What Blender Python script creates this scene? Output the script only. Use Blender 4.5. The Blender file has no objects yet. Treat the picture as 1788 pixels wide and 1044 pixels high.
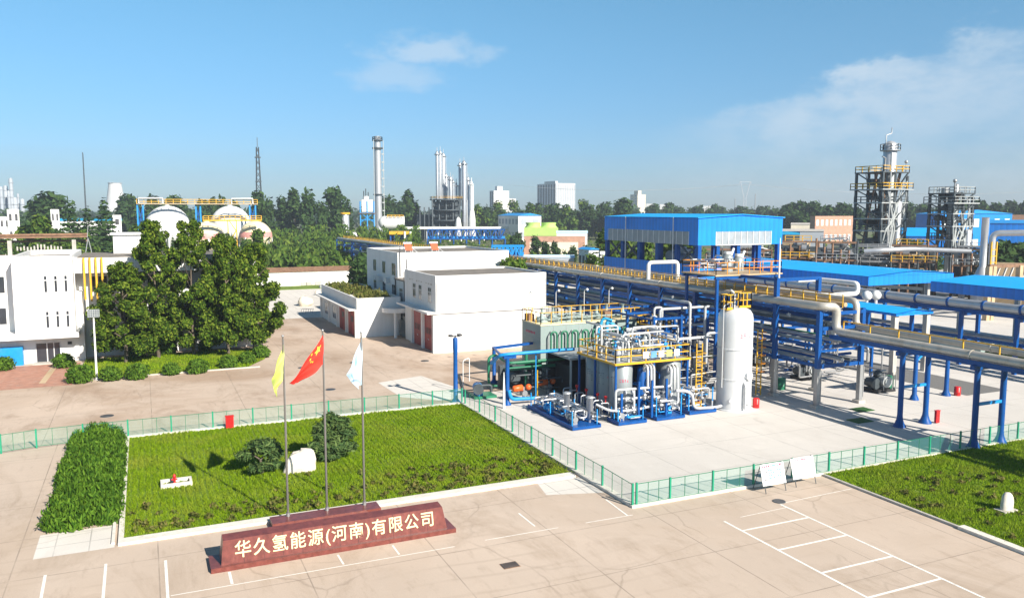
import bpy, random
from math import *
from mathutils import Vector
import numpy as np
S = bpy.context.scene
COL = S.collection
R = random.Random(7)

# ---------------------------------------------------------------- camera, sky, sun, exposure
cam = bpy.data.cameras.new('camera'); camo = bpy.data.objects.new('camera', cam); COL.objects.link(camo)
YAW, PIT = radians(24.2), atan(154 / 1430)
camo.location = (0, 0, 16); camo.rotation_euler = (pi / 2 - PIT, 0, -YAW)
cam.sensor_width = 36; cam.lens = 36 * 1430 / 1788; cam.clip_start = .5; cam.clip_end = 12000
S.camera = camo
S.view_settings.view_transform = 'Standard'; S.view_settings.look = 'None'
S.view_settings.gamma = 1; S.view_settings.exposure = .90
SUN_D = Vector((-.5, 1.53, -1)).normalized()
SUN_EL = asin(-SUN_D.z); SUN_ROT = atan2(-SUN_D.x, -SUN_D.y)
W = bpy.data.worlds.new('World'); S.world = W; W.use_nodes = True
def world():
    nt = W.node_tree; N = nt.nodes; L = nt.links; N.clear()
    out = N.new('ShaderNodeOutputWorld'); bg = N.new('ShaderNodeBackground'); bg.inputs[1].default_value = .052
    sky = N.new('ShaderNodeTexSky'); sky.sky_type = 'NISHITA'; sky.sun_disc = False
    sky.sun_elevation = SUN_EL; sky.sun_rotation = SUN_ROT
    sky.altitude = 100; sky.air_density = 1.0; sky.dust_density = .25; sky.ozone_density = 2.5
    hsv = N.new('ShaderNodeHueSaturation'); hsv.inputs['Hue'].default_value = .488; hsv.inputs['Saturation'].default_value = 1.12; hsv.inputs['Value'].default_value = 1.0
    L.new(sky.outputs[0], hsv.inputs['Color'])
    tc = N.new('ShaderNodeTexCoord'); sep = N.new('ShaderNodeSeparateXYZ'); L.new(tc.outputs['Generated'], sep.inputs[0])
    def m(op, a, b=None, c=None, clamp=False):
        n = N.new('ShaderNodeMath'); n.operation = op; n.use_clamp = clamp
        for i, x in enumerate((a, b, c)):
            if x is None: continue
            if isinstance(x, (int, float)): n.inputs[i].default_value = x
            else: L.new(x, n.inputs[i])
        return n.outputs[0]
    def mr(v, a, b, c=0., d=1.):
        n = N.new('ShaderNodeMapRange'); n.interpolation_type = 'SMOOTHSTEP'
        L.new(v, n.inputs[0]); n.inputs[1].default_value = a; n.inputs[2].default_value = b; n.inputs[3].default_value = c; n.inputs[4].default_value = d
        return n.outputs[0]
    az = m('ARCTAN2', sep.outputs[0], sep.outputs[1])       # azimuth, clockwise from +Y
    el = m('ARCSINE', sep.outputs[2])
    # thin summer haze low down: the band above the skyline is a soft grey blue
    band = N.new('ShaderNodeMix'); band.data_type = 'RGBA'; L.new(mr(el, -.02, .30), band.inputs[0]); band.inputs[6].default_value = (.60, .84, 1.26, 1); band.inputs[7].default_value = (1.08, 1.36, 1.44, 1)
    tone = N.new('ShaderNodeMix'); tone.data_type = 'RGBA'; tone.blend_type = 'MULTIPLY'; tone.inputs[0].default_value = 1; L.new(hsv.outputs[0], tone.inputs[6]); L.new(band.outputs[2], tone.inputs[7])
    zen = N.new('ShaderNodeMix'); zen.data_type = 'RGBA'; zen.blend_type = 'MULTIPLY'; zen.inputs[0].default_value = 1; L.new(tone.outputs[2], zen.inputs[6]); L.new(mr(el, .36, 1.0, 1, .38), zen.inputs[7]); tone = zen  # upper sky, out of view, darkened to cut the ambient light
    cmb = N.new('ShaderNodeCombineXYZ'); L.new(m('MULTIPLY', az, 1.0), cmb.inputs[0]); L.new(m('MULTIPLY', el, 1.9), cmb.inputs[1])
    def noise(sc, det=8, rough=.6, off=0):
        n = N.new('ShaderNodeTexNoise'); n.inputs['Scale'].default_value = sc; n.inputs['Detail'].default_value = det; n.inputs['Roughness'].default_value = rough
        mp = N.new('ShaderNodeMapping'); mp.inputs['Location'].default_value = (off, off * .7, 0); L.new(cmb.outputs[0], mp.inputs[0]); L.new(mp.outputs[0], n.inputs[0])
        return n.outputs[0]
    n1 = noise(9, 9, .62, 3.1); n2 = noise(26, 6, .6, 1.7)
    # a bank rising towards the right: its top edge climbs with azimuth
    edge = m('MULTIPLY_ADD', az, .275, -.060)                # elevation of the top edge
    edge = m('ADD', edge, m('MULTIPLY', m('SUBTRACT', n1, .5), .10))
    edge = m('ADD', edge, m('MULTIPLY', m('SUBTRACT', n2, .5), .05))
    d = m('SUBTRACT', edge, el)
    bank = m('MULTIPLY', mr(d, -.004, .022), mr(d, .015, .17, 1, .42))
    bank = m('MULTIPLY', bank, mr(az, .55, .80))
    bank = m('MULTIPLY', bank, mr(n1, .30, .64, .25, 1)); bank = m('MULTIPLY', bank, mr(n2, .28, .62, .6, 1))
    # two small wisps left of the middle
    def wisp(a0, e0, wa, we, k):
        da = m('DIVIDE', m('SUBTRACT', az, a0), wa); de = m('DIVIDE', m('SUBTRACT', el, e0), we)
        r = m('SQRT', m('ADD', m('MULTIPLY', da, da), m('MULTIPLY', de, de)))
        r = m('ADD', r, m('MULTIPLY', m('SUBTRACT', n2, .5), 1.9)); r = m('ADD', r, m('MULTIPLY', m('SUBTRACT', n1, .5), 1.6))
        return m('MULTIPLY', mr(r, .1, 1.15, 1, 0), k)
    w = m('MAXIMUM', wisp(.325, .186, .085, .019, .55), wisp(.282, .155, .06, .024, .38))
    tot = m('MAXIMUM', m('MULTIPLY', bank, .62), m('MULTIPLY', w, .8), clamp=True)
    mix = N.new('ShaderNodeMix'); mix.data_type = 'RGBA'; L.new(tot, mix.inputs[0]); L.new(tone.outputs[2], mix.inputs[6]); mix.inputs[7].default_value = (8.2, 9.0, 9.6, 1)
    L.new(mix.outputs[2], bg.inputs[0]); L.new(bg.outputs[0], out.inputs[0])
world()
sl = bpy.data.lights.new('sun', 'SUN'); so = bpy.data.objects.new('sun', sl); COL.objects.link(so)
sl.energy = 5.0; sl.angle = radians(.5); sl.color = (1, .93, .82)
so.rotation_euler = SUN_D.to_track_quat('-Z', 'Y').to_euler(); so.location = (20, -60, 60)

# ---------------------------------------------------------------- survey helpers: where a sight line meets a level, in site metres
_fw = Vector((sin(YAW) * cos(PIT), cos(YAW) * cos(PIT), -sin(PIT))); _rt = Vector((cos(YAW), -sin(YAW), 0)); _up = _rt.cross(_fw)
def sight(px, py): return _fw * 1430 + _rt * (px - 894) - _up * (py - 522)
def at(px, py, z=0):
    d = sight(px, py); t = (z - 16) / d.z; return (d.x * t, d.y * t)
def far(px, dist):
    d = sight(px, 368); h = hypot(d.x, d.y); return (d.x / h * dist, d.y / h * dist)
def hgt(py, dist, px=894):
    d = sight(px, py); return 16 + d.z / hypot(d.x, d.y) * dist

# ---------------------------------------------------------------- materials
def newmat(name):
    m = bpy.data.materials.new(name); m.use_nodes = True; nt = m.node_tree; return m, nt.nodes, nt.links, nt.nodes['Principled BSDF']
def mat(name, col, rough=.6, metal=0, var=.14, scale=1.2, bump=0, bscale=12, stretch=(1, 1, 1), spec=.4, dirt=None, dirt_amt=.5, coat=0):
    m, N, L, b = newmat(name)
    tc = N.new('ShaderNodeTexCoord'); mp = N.new('ShaderNodeMapping'); mp.inputs['Scale'].default_value = stretch; L.new(tc.outputs['Object'], mp.inputs[0])
    n = N.new('ShaderNodeTexNoise'); n.inputs['Scale'].default_value = scale; n.inputs['Detail'].default_value = 7; n.inputs['Roughness'].default_value = .65; L.new(mp.outputs[0], n.inputs[0])
    r = N.new('ShaderNodeValToRGB'); e = r.color_ramp.elements; e[0].position = .3; e[1].position = .72
    e[0].color = (*[c * (1 - var) for c in col], 1); e[1].color = (*[min(.95, c * (1 + var)) for c in col], 1)
    L.new(n.outputs[0], r.inputs[0]); o = r.outputs[0]
    if dirt:
        n2 = N.new('ShaderNodeTexNoise'); n2.inputs['Scale'].default_value = scale * .55; n2.inputs['Detail'].default_value = 9; n2.inputs['Roughness'].default_value = .72
        mp2 = N.new('ShaderNodeMapping'); mp2.inputs['Scale'].default_value = (stretch[0] * 1.7, stretch[1] * 1.7, stretch[2] * .45); mp2.inputs['Location'].default_value = (7, 3, 1)
        L.new(tc.outputs['Object'], mp2.inputs[0]); L.new(mp2.outputs[0], n2.inputs[0])
        rr = N.new('ShaderNodeMapRange'); rr.inputs[1].default_value = .52; rr.inputs[2].default_value = .75; rr.inputs[4].default_value = dirt_amt; L.new(n2.outputs[0], rr.inputs[0])
        x = N.new('ShaderNodeMix'); x.data_type = 'RGBA'; L.new(rr.outputs[0], x.inputs[0]); L.new(o, x.inputs[6]); x.inputs[7].default_value = (*dirt, 1); o = x.outputs[2]
    L.new(o, b.inputs['Base Color']); b.inputs['Roughness'].default_value = rough; b.inputs['Metallic'].default_value = metal; b.inputs['Specular IOR Level'].default_value = spec
    if coat: b.inputs['Coat Weight'].default_value = coat
    if bump:
        nb = N.new('ShaderNodeTexNoise'); nb.inputs['Scale'].default_value = bscale; nb.inputs['Detail'].default_value = 5; L.new(tc.outputs['Object'], nb.inputs[0])
        bp = N.new('ShaderNodeBump'); bp.inputs['Strength'].default_value = bump; bp.inputs['Distance'].default_value = .05; L.new(nb.outputs[0], bp.inputs['Height']); L.new(bp.outputs[0], b.inputs['Normal'])
    return m
def leafmat(name, cols, trans=.25, patch=None):
    m, N, L, b = newmat(name)
    g = N.new('ShaderNodeNewGeometry'); r = N.new('ShaderNodeValToRGB'); e = r.color_ramp.elements
    while len(e) < len(cols): e.new(.5)
    for i, c in enumerate(cols): e[i].position = i / (len(cols) - 1); e[i].color = (*c, 1)
    L.new(g.outputs['Random Per Island'], r.inputs[0])
    if patch:    # drier turf in broad patches
        tc = N.new('ShaderNodeTexCoord'); n = N.new('ShaderNodeTexNoise'); n.inputs['Scale'].default_value = .28; n.inputs['Detail'].default_value = 6; n.inputs['Roughness'].default_value = .65; L.new(tc.outputs['Object'], n.inputs[0])
        q = N.new('ShaderNodeMapRange'); q.inputs[1].default_value = .46; q.inputs[2].default_value = .70; q.inputs[4].default_value = patch[1]; L.new(n.outputs[0], q.inputs[0])
        x = N.new('ShaderNodeMix'); x.data_type = 'RGBA'; L.new(q.outputs[0], x.inputs[0]); L.new(r.outputs[0], x.inputs[6]); x.inputs[7].default_value = (*patch[0], 1); r = x; out = x.outputs[2]
    else: out = r.outputs[0]
    L.new(out, b.inputs['Base Color']); b.inputs['Roughness'].default_value = .75; b.inputs['Specular IOR Level'].default_value = .12
    t = N.new('ShaderNodeBsdfTranslucent'); L.new(out, t.inputs[0]); x = N.new('ShaderNodeMixShader'); x.inputs[0].default_value = trans
    L.new(b.outputs[0], x.inputs[1]); L.new(t.outputs[0], x.inputs[2]); L.new(x.outputs[0], N['Material Output'].inputs[0]); return m
def ribbed(name, col, period, axis=0, rough=.4, amt=.18, spec=.5):
    m, N, L, b = newmat(name)
    tc = N.new('ShaderNodeTexCoord'); w = N.new('ShaderNodeTexWave'); w.bands_direction = 'XYZ'[axis]; w.inputs['Scale'].default_value = .314 / period; w.wave_profile = 'SAW'
    L.new(tc.outputs['Object'], w.inputs[0]); n = N.new('ShaderNodeTexNoise'); n.inputs['Scale'].default_value = .35; n.inputs['Detail'].default_value = 6; L.new(tc.outputs['Object'], n.inputs[0])
    a = N.new('ShaderNodeMath'); a.operation = 'MULTIPLY_ADD'; a.inputs[1].default_value = .5; L.new(w.outputs[1], a.inputs[0]); L.new(n.outputs[0], a.inputs[2])
    r = N.new('ShaderNodeValToRGB'); e = r.color_ramp.elements; e[0].position = .3; e[1].position = 1
    e[0].color = (*[c * (1 - amt) for c in col], 1); e[1].color = (*[c * (1 + amt) for c in col], 1)
    L.new(a.outputs[0], r.inputs[0]); L.new(r.outputs[0], b.inputs['Base Color']); b.inputs['Roughness'].default_value = rough; b.inputs['Specular IOR Level'].default_value = spec
    bp = N.new('ShaderNodeBump'); bp.inputs['Strength'].default_value = .35; bp.inputs['Distance'].default_value = .04; L.new(w.outputs[1], bp.inputs['Height']); L.new(bp.outputs[0], b.inputs['Normal'])
    return m
def concrete(name, col, stain, stain_amt=.55, joint=None, tint=None):
    """poured slab: large stains, scuffs, tyre tracks, fine grain, optional saw-cut joints"""
    m, N, L, b = newmat(name)
    tc = N.new('ShaderNodeTexCoord'); P = tc.outputs['Object']
    def noise(sc, det, ro, stretch=(1, 1, 1), dist=0):
        mp = N.new('ShaderNodeMapping'); mp.inputs['Scale'].default_value = stretch; L.new(P, mp.inputs[0])
        n = N.new('ShaderNodeTexNoise'); n.inputs['Scale'].default_value = sc; n.inputs['Detail'].default_value = det; n.inputs['Roughness'].default_value = ro; n.inputs['Distortion'].default_value = dist; L.new(mp.outputs[0], n.inputs[0]); return n.outputs[0]
    def rng(v, a, bb, c, d):
        n = N.new('ShaderNodeMapRange'); L.new(v, n.inputs[0])
        for i, x in enumerate((a, bb, c, d)): n.inputs[i + 1].default_value = x
        return n.outputs[0]
    def mix(f, a, c, mode='MIX'):
        n = N.new('ShaderNodeMix'); n.data_type = 'RGBA'; n.blend_type = mode; L.new(f, n.inputs[0])
        for i, x in ((6, a), (7, c)):
            if isinstance(x, tuple): n.inputs[i].default_value = (*x, 1)
            else: L.new(x, n.inputs[i])
        return n.outputs[2]
    base = mix(rng(noise(.09, 5, .6), .35, .65, 0, 1), tuple(c * .93 for c in col), tuple(min(.9, c * 1.08) for c in col))
    if tint: base = mix(rng(noise(.05, 4, .55, (1, 1, 1), 1.2), .45, .62, 0, .8), base, tint)
    base = mix(rng(noise(.22, 10, .72, (1, .55, 1), .8), .50, .74, 0, stain_amt), base, stain)
    base = mix(rng(noise(1.1, 8, .7, (1.6, .35, 1)), .55, .8, 0, stain_amt * .7), base, tuple(c * .8 for c in stain))
    base = mix(rng(noise(.5, 7, .65), .58, .72, 0, .35), base, tuple(min(.9, c * 1.2) for c in col))
    vo = N.new('ShaderNodeTexVoronoi'); vo.feature = 'DISTANCE_TO_EDGE'; vo.inputs['Scale'].default_value = .13; vd = N.new('ShaderNodeMix'); vd.data_type = 'RGBA'; vd.blend_type = 'ADD'; vd.inputs[0].default_value = 1; vn = N.new('ShaderNodeTexNoise'); vn.inputs['Scale'].default_value = .5; vn.inputs['Detail'].default_value = 6; L.new(P, vn.inputs[0]); L.new(P, vd.inputs[6]); L.new(vn.outputs[1], vd.inputs[7]); L.new(vd.outputs[2], vo.inputs[0])
    ck = N.new('ShaderNodeMath'); ck.operation = 'MULTIPLY'; L.new(rng(vo.outputs['Distance'], .0, .010, .32, 0), ck.inputs[0]); L.new(rng(noise(.16, 3, .5), .48, .6, 0, 1), ck.inputs[1]); base = mix(ck.outputs[0], base, tuple(c * .4 for c in stain))
    wv = N.new('ShaderNodeTexWave'); wv.inputs['Scale'].default_value = .22; wv.inputs['Distortion'].default_value = 5; wv.inputs['Detail'].default_value = 2; wv.inputs['Detail Scale'].default_value = .35; wv.bands_direction = 'Y'; L.new(P, wv.inputs[0])
    tk = N.new('ShaderNodeMath'); tk.operation = 'MULTIPLY'; L.new(rng(wv.outputs[1], .90, 1.0, 0, .22 * stain_amt), tk.inputs[0]); L.new(rng(noise(.1, 4, .6, (1, 1, 1), .5), .5, .66, 0, 1), tk.inputs[1]); base = mix(tk.outputs[0], base, tuple(c * .7 for c in stain))
    base = mix(rng(noise(14, 4, .6), .3, .75, 0, .3), base, tuple(c * .75 for c in col))
    if joint:
        br = N.new('ShaderNodeTexBrick'); br.offset = 0; br.inputs['Scale'].default_value = 1; br.inputs['Mortar Size'].default_value = .035; br.inputs['Brick Width'].default_value = joint[0]; br.inputs['Row Height'].default_value = joint[1]; br.inputs['Mortar Smooth'].default_value = .4
        L.new(P, br.inputs[0]); f = N.new('ShaderNodeMath'); f.operation = 'MULTIPLY'; L.new(br.outputs['Fac'], f.inputs[0]); L.new(rng(noise(.6, 3, .5), .3, .6, .15, .75), f.inputs[1]); base = mix(f.outputs[0], base, tuple(c * .45 for c in col))
    L.new(base, b.inputs['Base Color']); b.inputs['Roughness'].default_value = .85; b.inputs['Specular IOR Level'].default_value = .25
    bp = N.new('ShaderNodeBump'); bp.inputs['Strength'].default_value = .15; bp.inputs['Distance'].default_value = .03; L.new(noise(6, 6, .6), bp.inputs['Height']); L.new(bp.outputs[0], b.inputs['Normal'])
    return m
def netmat():
    m, N, L, b = newmat('green_wire_net'); b.inputs['Base Color'].default_value = (.10, .42, .33, 1); b.inputs['Roughness'].default_value = .6
    t = N.new('ShaderNodeBsdfTransparent'); x = N.new('ShaderNodeMixShader'); x.inputs[0].default_value = .18
    L.new(t.outputs[0], x.inputs[1]); L.new(b.outputs[0], x.inputs[2]); L.new(x.outputs[0], N['Material Output'].inputs[0]); return m

M = dict(
    yard=concrete('yard_concrete', (.53, .43, .35), (.33, .245, .175), .8, (6, 5), (.48, .375, .29)),
    road=concrete('road_concrete', (.54, .43, .345), (.26, .175, .115), .85, (7, 9), (.38, .265, .185)),
    pad=concrete('pad_concrete', (.605, .57, .53), (.44, .40, .365), .45, (5, 5)),
    pale=concrete('pale_paving', (.66, .62, .57), (.5, .45, .4), .4, (1.5, 1.5)),
    kerb=mat('kerb_concrete', (.68, .64, .57), .85, 0, .12, 3, .1, dirt=(.3, .27, .22), dirt_amt=.5),
    brick=mat('brick_paving', (.40, .20, .14), .85, 0, .25, 1.5, .1, dirt=(.45, .36, .3), dirt_amt=.7),
    gravel=mat('grey_gravel', (.17, .165, .16), .9, 0, .35, 14, .6, 18),
    earth=mat('green_ground', (.10, .12, .04), .95, 0, .4, .06, 0, dirt=(.22, .18, .1), dirt_amt=.5),
    soil=mat('lawn_soil', (.12, .19, .010), .95, 0, .3, .5, .3, dirt=(.17, .14, .05), dirt_amt=.4),
    paint=mat('white_road_paint', (.80, .78, .73), .8, 0, .06, 4, dirt=(.48, .40, .33), dirt_amt=.8),
    white=mat('white_wall', (.74, .735, .72), .8, 0, .04, .8, .04, 9, (1, 1, .2), .25, dirt=(.50, .47, .42), dirt_amt=.45),
    white2=mat('weathered_white_wall', (.76, .745, .72), .85, 0, .06, .9, .05, 9, (1, 1, .18), .2, dirt=(.42, .38, .33), dirt_amt=.5),
    roof=mat('roof_screed', (.20, .175, .15), .9, 0, .3, .8, .2, dirt=(.09, .085, .07), dirt_amt=.6),
    glass=mat('dark_glass', (.025, .03, .04), .08, 0, .3, .5, spec=.8),
    frame=mat('window_frame', (.62, .62, .62), .5),
    sill=mat('dark_frame', (.06, .06, .065), .5),
    red_door=mat('red_steel_door', (.30, .035, .035), .55, 0, .2, 2, dirt=(.33, .14, .11), dirt_amt=.6),
    granite=mat('red_granite', (.165, .045, .036), .3, 0, .35, 3.5, spec=.5, dirt=(.25, .085, .065), dirt_amt=.6),
    gold=mat('gold_lettering', (.74, .65, .38), .4, .15, .08, 3),
    steel=mat('galvanised_steel', (.36, .365, .37), .42, .55, .12, 3),
    alu=mat('aluminium_cladding', (.50, .51, .53), .4, .5, .08, 1.2, dirt=(.36, .34, .32), dirt_amt=.4),
    clad=mat('weathered_cladding', (.50, .47, .42), .45, .35, .12, .8, dirt=(.34, .25, .15), dirt_amt=.75),
    pipew=mat('silver_pipe_paint', (.52, .53, .54), .42, .2, .1, 1.5, dirt=(.36, .34, .31), dirt_amt=.5),
    colm=mat('column_cladding', (.40, .42, .45), .38, .6, .12, .5),
    vessel=mat('vessel_silver', (.64, .65, .66), .38, .2, .05, .8, dirt=(.55, .55, .55), dirt_amt=.3),
    tank=mat('silver_paint', (.27, .30, .31), .4, .25, .06, .8, 0, 9, (1, 1, .3), dirt=(.52, .52, .52), dirt_amt=.35),
    whitep=mat('white_paint_metal', (.70, .70, .69), .45, 0, .08, 1, dirt=(.46, .42, .37), dirt_amt=.5),
    grey=mat('grey_paint', (.34, .36, .36), .5, 0, .12, 2),
    conc=mat('grey_concrete', (.46, .43, .39), .85, 0, .15, 1.5, .1, dirt=(.25, .22, .19), dirt_amt=.5),
    blue=mat('blue_steel_paint', (.002, .070, .275), .45, 0, .16, 2, spec=.25, dirt=(.02, .06, .17), dirt_amt=.5),
    skyblue=mat('light_blue_paint', (.010, .25, .62), .45, 0, .12, 2, spec=.35, dirt=(.08, .22, .38), dirt_amt=.5),
    bluew=ribbed('blue_cladding', (.002, .205, .70), .9, 0),
    bluey=ribbed('blue_cladding_side', (.002, .205, .70), .9, 1),
    blueroof=ribbed('blue_roof_sheet', (.003, .34, .80), 1.0, 1, .5, .10, .35),
    teal=mat('teal_roof', (.02, .30, .52), .5, 0, .2, .5),
    yellow=mat('yellow_paint', (.66, .37, .02), .5, 0, .15, 3, dirt=(.38, .22, .06), dirt_amt=.5),
    amber=mat('amber_paint', (.74, .27, .015), .45, 0, .12, 3),
    orange=mat('orange_paint', (.74, .12, .02), .4, 0, .1, 3),
    red=mat('red_paint', (.55, .015, .015), .4, 0, .12, 3),
    green=mat('green_paint', (.02, .17, .09), .45, 0, .15, 3),
    fgreen=mat('fence_green', (.015, .27, .15), .45, 0, .1, 3),
    dgreen=mat('dark_green_cover', (.03, .11, .02), .7, 0, .3, 6, .2),
    cabinet=mat('grey_green_cabinet', (.25, .315, .30), .5, 0, .06, 1, 0, 9, (1, 1, .3), dirt=(.22, .25, .23), dirt_amt=.4),
    deck=mat('deck_plate', (.38, .40, .40), .55, .2, .2, 2),
    black=mat('black_rubber', (.02, .02, .022), .6, 0, .2, 3),
    dark=mat('dark_steel', (.07, .085, .095), .5, .2, .35, 1),
    rust=mat('rusty_steel', (.22, .125, .075), .8, 0, .4, 1.5, .1),
    tan=mat('ochre_insulation', (.50, .37, .22), .55, .15, .2, 1, 0, 9, (1, .2, 1), dirt=(.5, .46, .4), dirt_amt=.7),
    rock=mat('white_stone', (.60, .55, .48), .8, 0, .1, 3, .7, 3, dirt=(.5, .4, .3), dirt_amt=.45),
    bark=mat('tree_bark', (.12, .095, .07), .9, 0, .35, 3, .5, 8, (1, 1, .3)),
    lime=mat('lime_green_panel', (.42, .62, .16), .6, 0, .12, .5),
    terra=mat('pinkish_brick', (.48, .27, .19), .85, 0, .2, .8),
    cream=mat('cream_wall', (.72, .64, .52), .85, 0, .12, .3),
    towerw=mat('tower_white', (.60, .60, .60), .8, 0, .08, .1),
    towerg=mat('tower_grey', (.36, .39, .43), .7, 0, .15, .1),
    dpole=mat('dull_pole_steel', (.20, .185, .17), .45, .5, .1, 2),
    net=netmat(),
    leaf=leafmat('broadleaf_leaves', [(.016, .04, .004), (.05, .102, .008), (.105, .172, .013), (.20, .255, .028)], .3),
    leafd=leafmat('dark_leaves', [(.020, .048, .014), (.038, .078, .02), (.065, .115, .03)], .2),
    leafm=leafmat('thicket_leaves', [(.036, .08, .012), (.075, .14, .018), (.15, .21, .03)], .25),
    pine=leafmat('pine_needles', [(.025, .055, .018), (.06, .11, .03), (.12, .17, .05)], .1),
    hedge=leafmat('juniper_leaves', [(.022, .065, .005), (.065, .145, .010), (.13, .23, .02)], .2),
    shrub=leafmat('shrub_leaves', [(.035, .085, .008), (.075, .15, .014), (.12, .21, .02)], .25),
    grass=leafmat('grass_blades', [(.105, .195, .003), (.18, .295, .005), (.28, .385, .011)], .3, ((.33, .33, .05), .55)),
    weed=leafmat('dry_weeds', [(.10, .09, .02), (.09, .13, .02), (.19, .16, .05), (.06, .09, .015)], .2),
    flagred=mat('red_flag_cloth', (.75, .035, .02), .8, 0, .06, 2),
    flagyel=mat('yellow_green_flag_cloth', (.66, .74, .16), .8, 0, .06, 2),
    flagmark=mat('blue_flag_mark', (.30, .52, .78), .8, 0, .06, 2),
    flagblue=mat('pale_blue_flag_cloth', (.55, .72, .85), .8, 0, .06, 2),
    star=mat('flag_star', (.85, .65, .05), .7),
    ink=mat('dark_print', (.06, .06, .08), .6), inkred=mat('red_print', (.55, .05, .12), .6), inkblue=mat('blue_print', (.12, .30, .65), .6),
    orange_flag=mat('solar_heater_red', (.65, .13, .06), .4),
    panelw=mat('translucent_sheet', (.30, .33, .35), .35, 0, .2, .6),
    pinkband=mat('pink_band_paint', (.62, .30, .27), .5),
    creamtank=mat('cream_tank_paint', (.80, .70, .45), .5, 0, .06, .5),
)

# ---------------------------------------------------------------- mesh builder
class MB:
    def __init__(s): s.v = []; s.f = []; s.s = []; s.m = []; s.c = 0
    def mat(s, i): s.c = i; return s
    def add(s, vs, fs, smooth=False):
        o = len(s.v); s.v += [tuple(p) for p in vs]
        for f in fs: s.f.append(tuple(i + o for i in f)); s.s.append(smooth); s.m.append(s.c)
        return s
    def box(s, x0, x1, y0, y1, z0, z1):
        return s.add([(x0, y0, z0), (x1, y0, z0), (x1, y1, z0), (x0, y1, z0), (x0, y0, z1), (x1, y0, z1), (x1, y1, z1), (x0, y1, z1)],
                     [(0, 3, 2, 1), (4, 5, 6, 7), (0, 1, 5, 4), (1, 2, 6, 5), (2, 3, 7, 6), (3, 0, 4, 7)])
    def cbox(s, x, y, z, w, d, h): return s.box(x - w / 2, x + w / 2, y - d / 2, y + d / 2, z, z + h)
    def bar(s, p, q, w, h=None):
        h = h or w; p = Vector(p); q = Vector(q); d = (q - p).normalized()
        u = d.cross(Vector((0, 0, 1))); u = Vector((1, 0, 0)) if u.length < 1e-4 else u.normalized(); t = u.cross(d)
        vs = [c + u * (a * w / 2) + t * (b * h / 2) for c in (p, q) for a, b in ((-1, -1), (1, -1), (1, 1), (-1, 1))]
        return s.add(vs, [(0, 3, 2, 1), (4, 5, 6, 7), (0, 1, 5, 4), (1, 2, 6, 5), (2, 3, 7, 6), (3, 0, 4, 7)])
    def tube(s, pts, r, n=8, fil=0, cap=True, smooth=True):
        P = [Vector(p) for p in pts]
        if fil and len(P) > 2:
            Q = [P[0]]
            for a, b, c in zip(P, P[1:], P[2:]):
                k = min(fil, (b - a).length * .49, (c - b).length * .49); u = b + (a - b).normalized() * k; w = b + (c - b).normalized() * k
                Q += [(1 - t) ** 2 * u + 2 * t * (1 - t) * b + t * t * w for t in (0, .25, .5, .75, 1)]
            P = Q + [P[-1]]
        T = [(P[min(i + 1, len(P) - 1)] - P[max(i - 1, 0)]).normalized() for i in range(len(P))]
        u = T[0].cross(Vector((0, 0, 1)));  u = Vector((1, 0, 0)) if u.length < 1e-3 else u.normalized()
        vs = []; rr = r if isinstance(r, (list, tuple)) else None
        for i, p in enumerate(P):
            u = (u - T[i] * u.dot(T[i])).normalized(); w = T[i].cross(u); ri = rr[min(i, len(rr) - 1)] if rr else r
            vs += [p + u * (ri * cos(2 * pi * k / n)) + w * (ri * sin(2 * pi * k / n)) for k in range(n)]
        s.add(vs, [(i * n + k, i * n + (k + 1) % n, i * n + n + (k + 1) % n, i * n + n + k) for i in range(len(P) - 1) for k in range(n)], smooth)
        if cap: s.add(vs[:n], [tuple(range(n))[::-1]]); s.add(vs[-n:], [tuple(range(n))])
        return s
    def lathe(s, x, y, prof, n=16, smooth=True):
        vs = [(x + r * cos(2 * pi * k / n), y + r * sin(2 * pi * k / n), z) for r, z in prof for k in range(n)]
        s.add(vs, [(i * n + k, i * n + (k + 1) % n, i * n + n + (k + 1) % n, i * n + n + k) for i in range(len(prof) - 1) for k in range(n)], smooth)
        s.add(vs[:n], [tuple(range(n))[::-1]]); s.add(vs[-n:], [tuple(range(n))]); return s
    def cyl(s, x, y, z0, z1, r, n=14):
        s.lathe(x, y, [(r, z0), (r, z1)], n); return s
    def hcyl(s, p, q, r, n=14): return s.tube([p, q], r, n)
    def sphere(s, x, y, z, r, n=16, m=10, rz=None, lo=-1, hi=1):
        rz = rz or r; a0, a1 = asin(lo), asin(hi)
        return s.lathe(x, y, [(max(.001, r * cos(a0 + (a1 - a0) * i / m)), z + rz * sin(a0 + (a1 - a0) * i / m)) for i in range(m + 1)], n)
    def poly(s, pts): return s.add(pts, [tuple(range(len(pts)))])
    def prism(s, pts, z0, z1):
        n = len(pts); a = sum(pts[i][0] * pts[(i + 1) % n][1] - pts[(i + 1) % n][0] * pts[i][1] for i in range(n))
        if a < 0: pts = pts[::-1]
        return s.add([(x, y, z0) for x, y in pts] + [(x, y, z1) for x, y in pts], [tuple(range(n))[::-1], tuple(range(n, 2 * n))] + [(i, (i + 1) % n, n + (i + 1) % n, n + i) for i in range(n)])
    def extr(s, pts, d):     # planar polygon extruded along d
        n = len(pts); d = Vector(d); P = [Vector(p) for p in pts]
        return s.add(P + [p + d for p in P], [tuple(range(n))[::-1], tuple(range(n, 2 * n))] + [(i, (i + 1) % n, n + (i + 1) % n, n + i) for i in range(n)])
    def rail(s, pts, h=1.1, sp=1.5, r=.03, mid=True, close=False):
        P = [Vector(p) for p in pts]; P = P + [P[0]] if close else P
        for a, b in zip(P, P[1:]):
            k = max(1, round((b - a).length / sp))
            for i in range(k + 1):
                p = a.lerp(b, i / k); s.bar(p, p + Vector((0, 0, h)), 2 * r)
            for z in ((h, h * .5) if mid else (h,)): s.bar(a + Vector((0, 0, z)), b + Vector((0, 0, z)), 2 * r)
        return s
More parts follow.
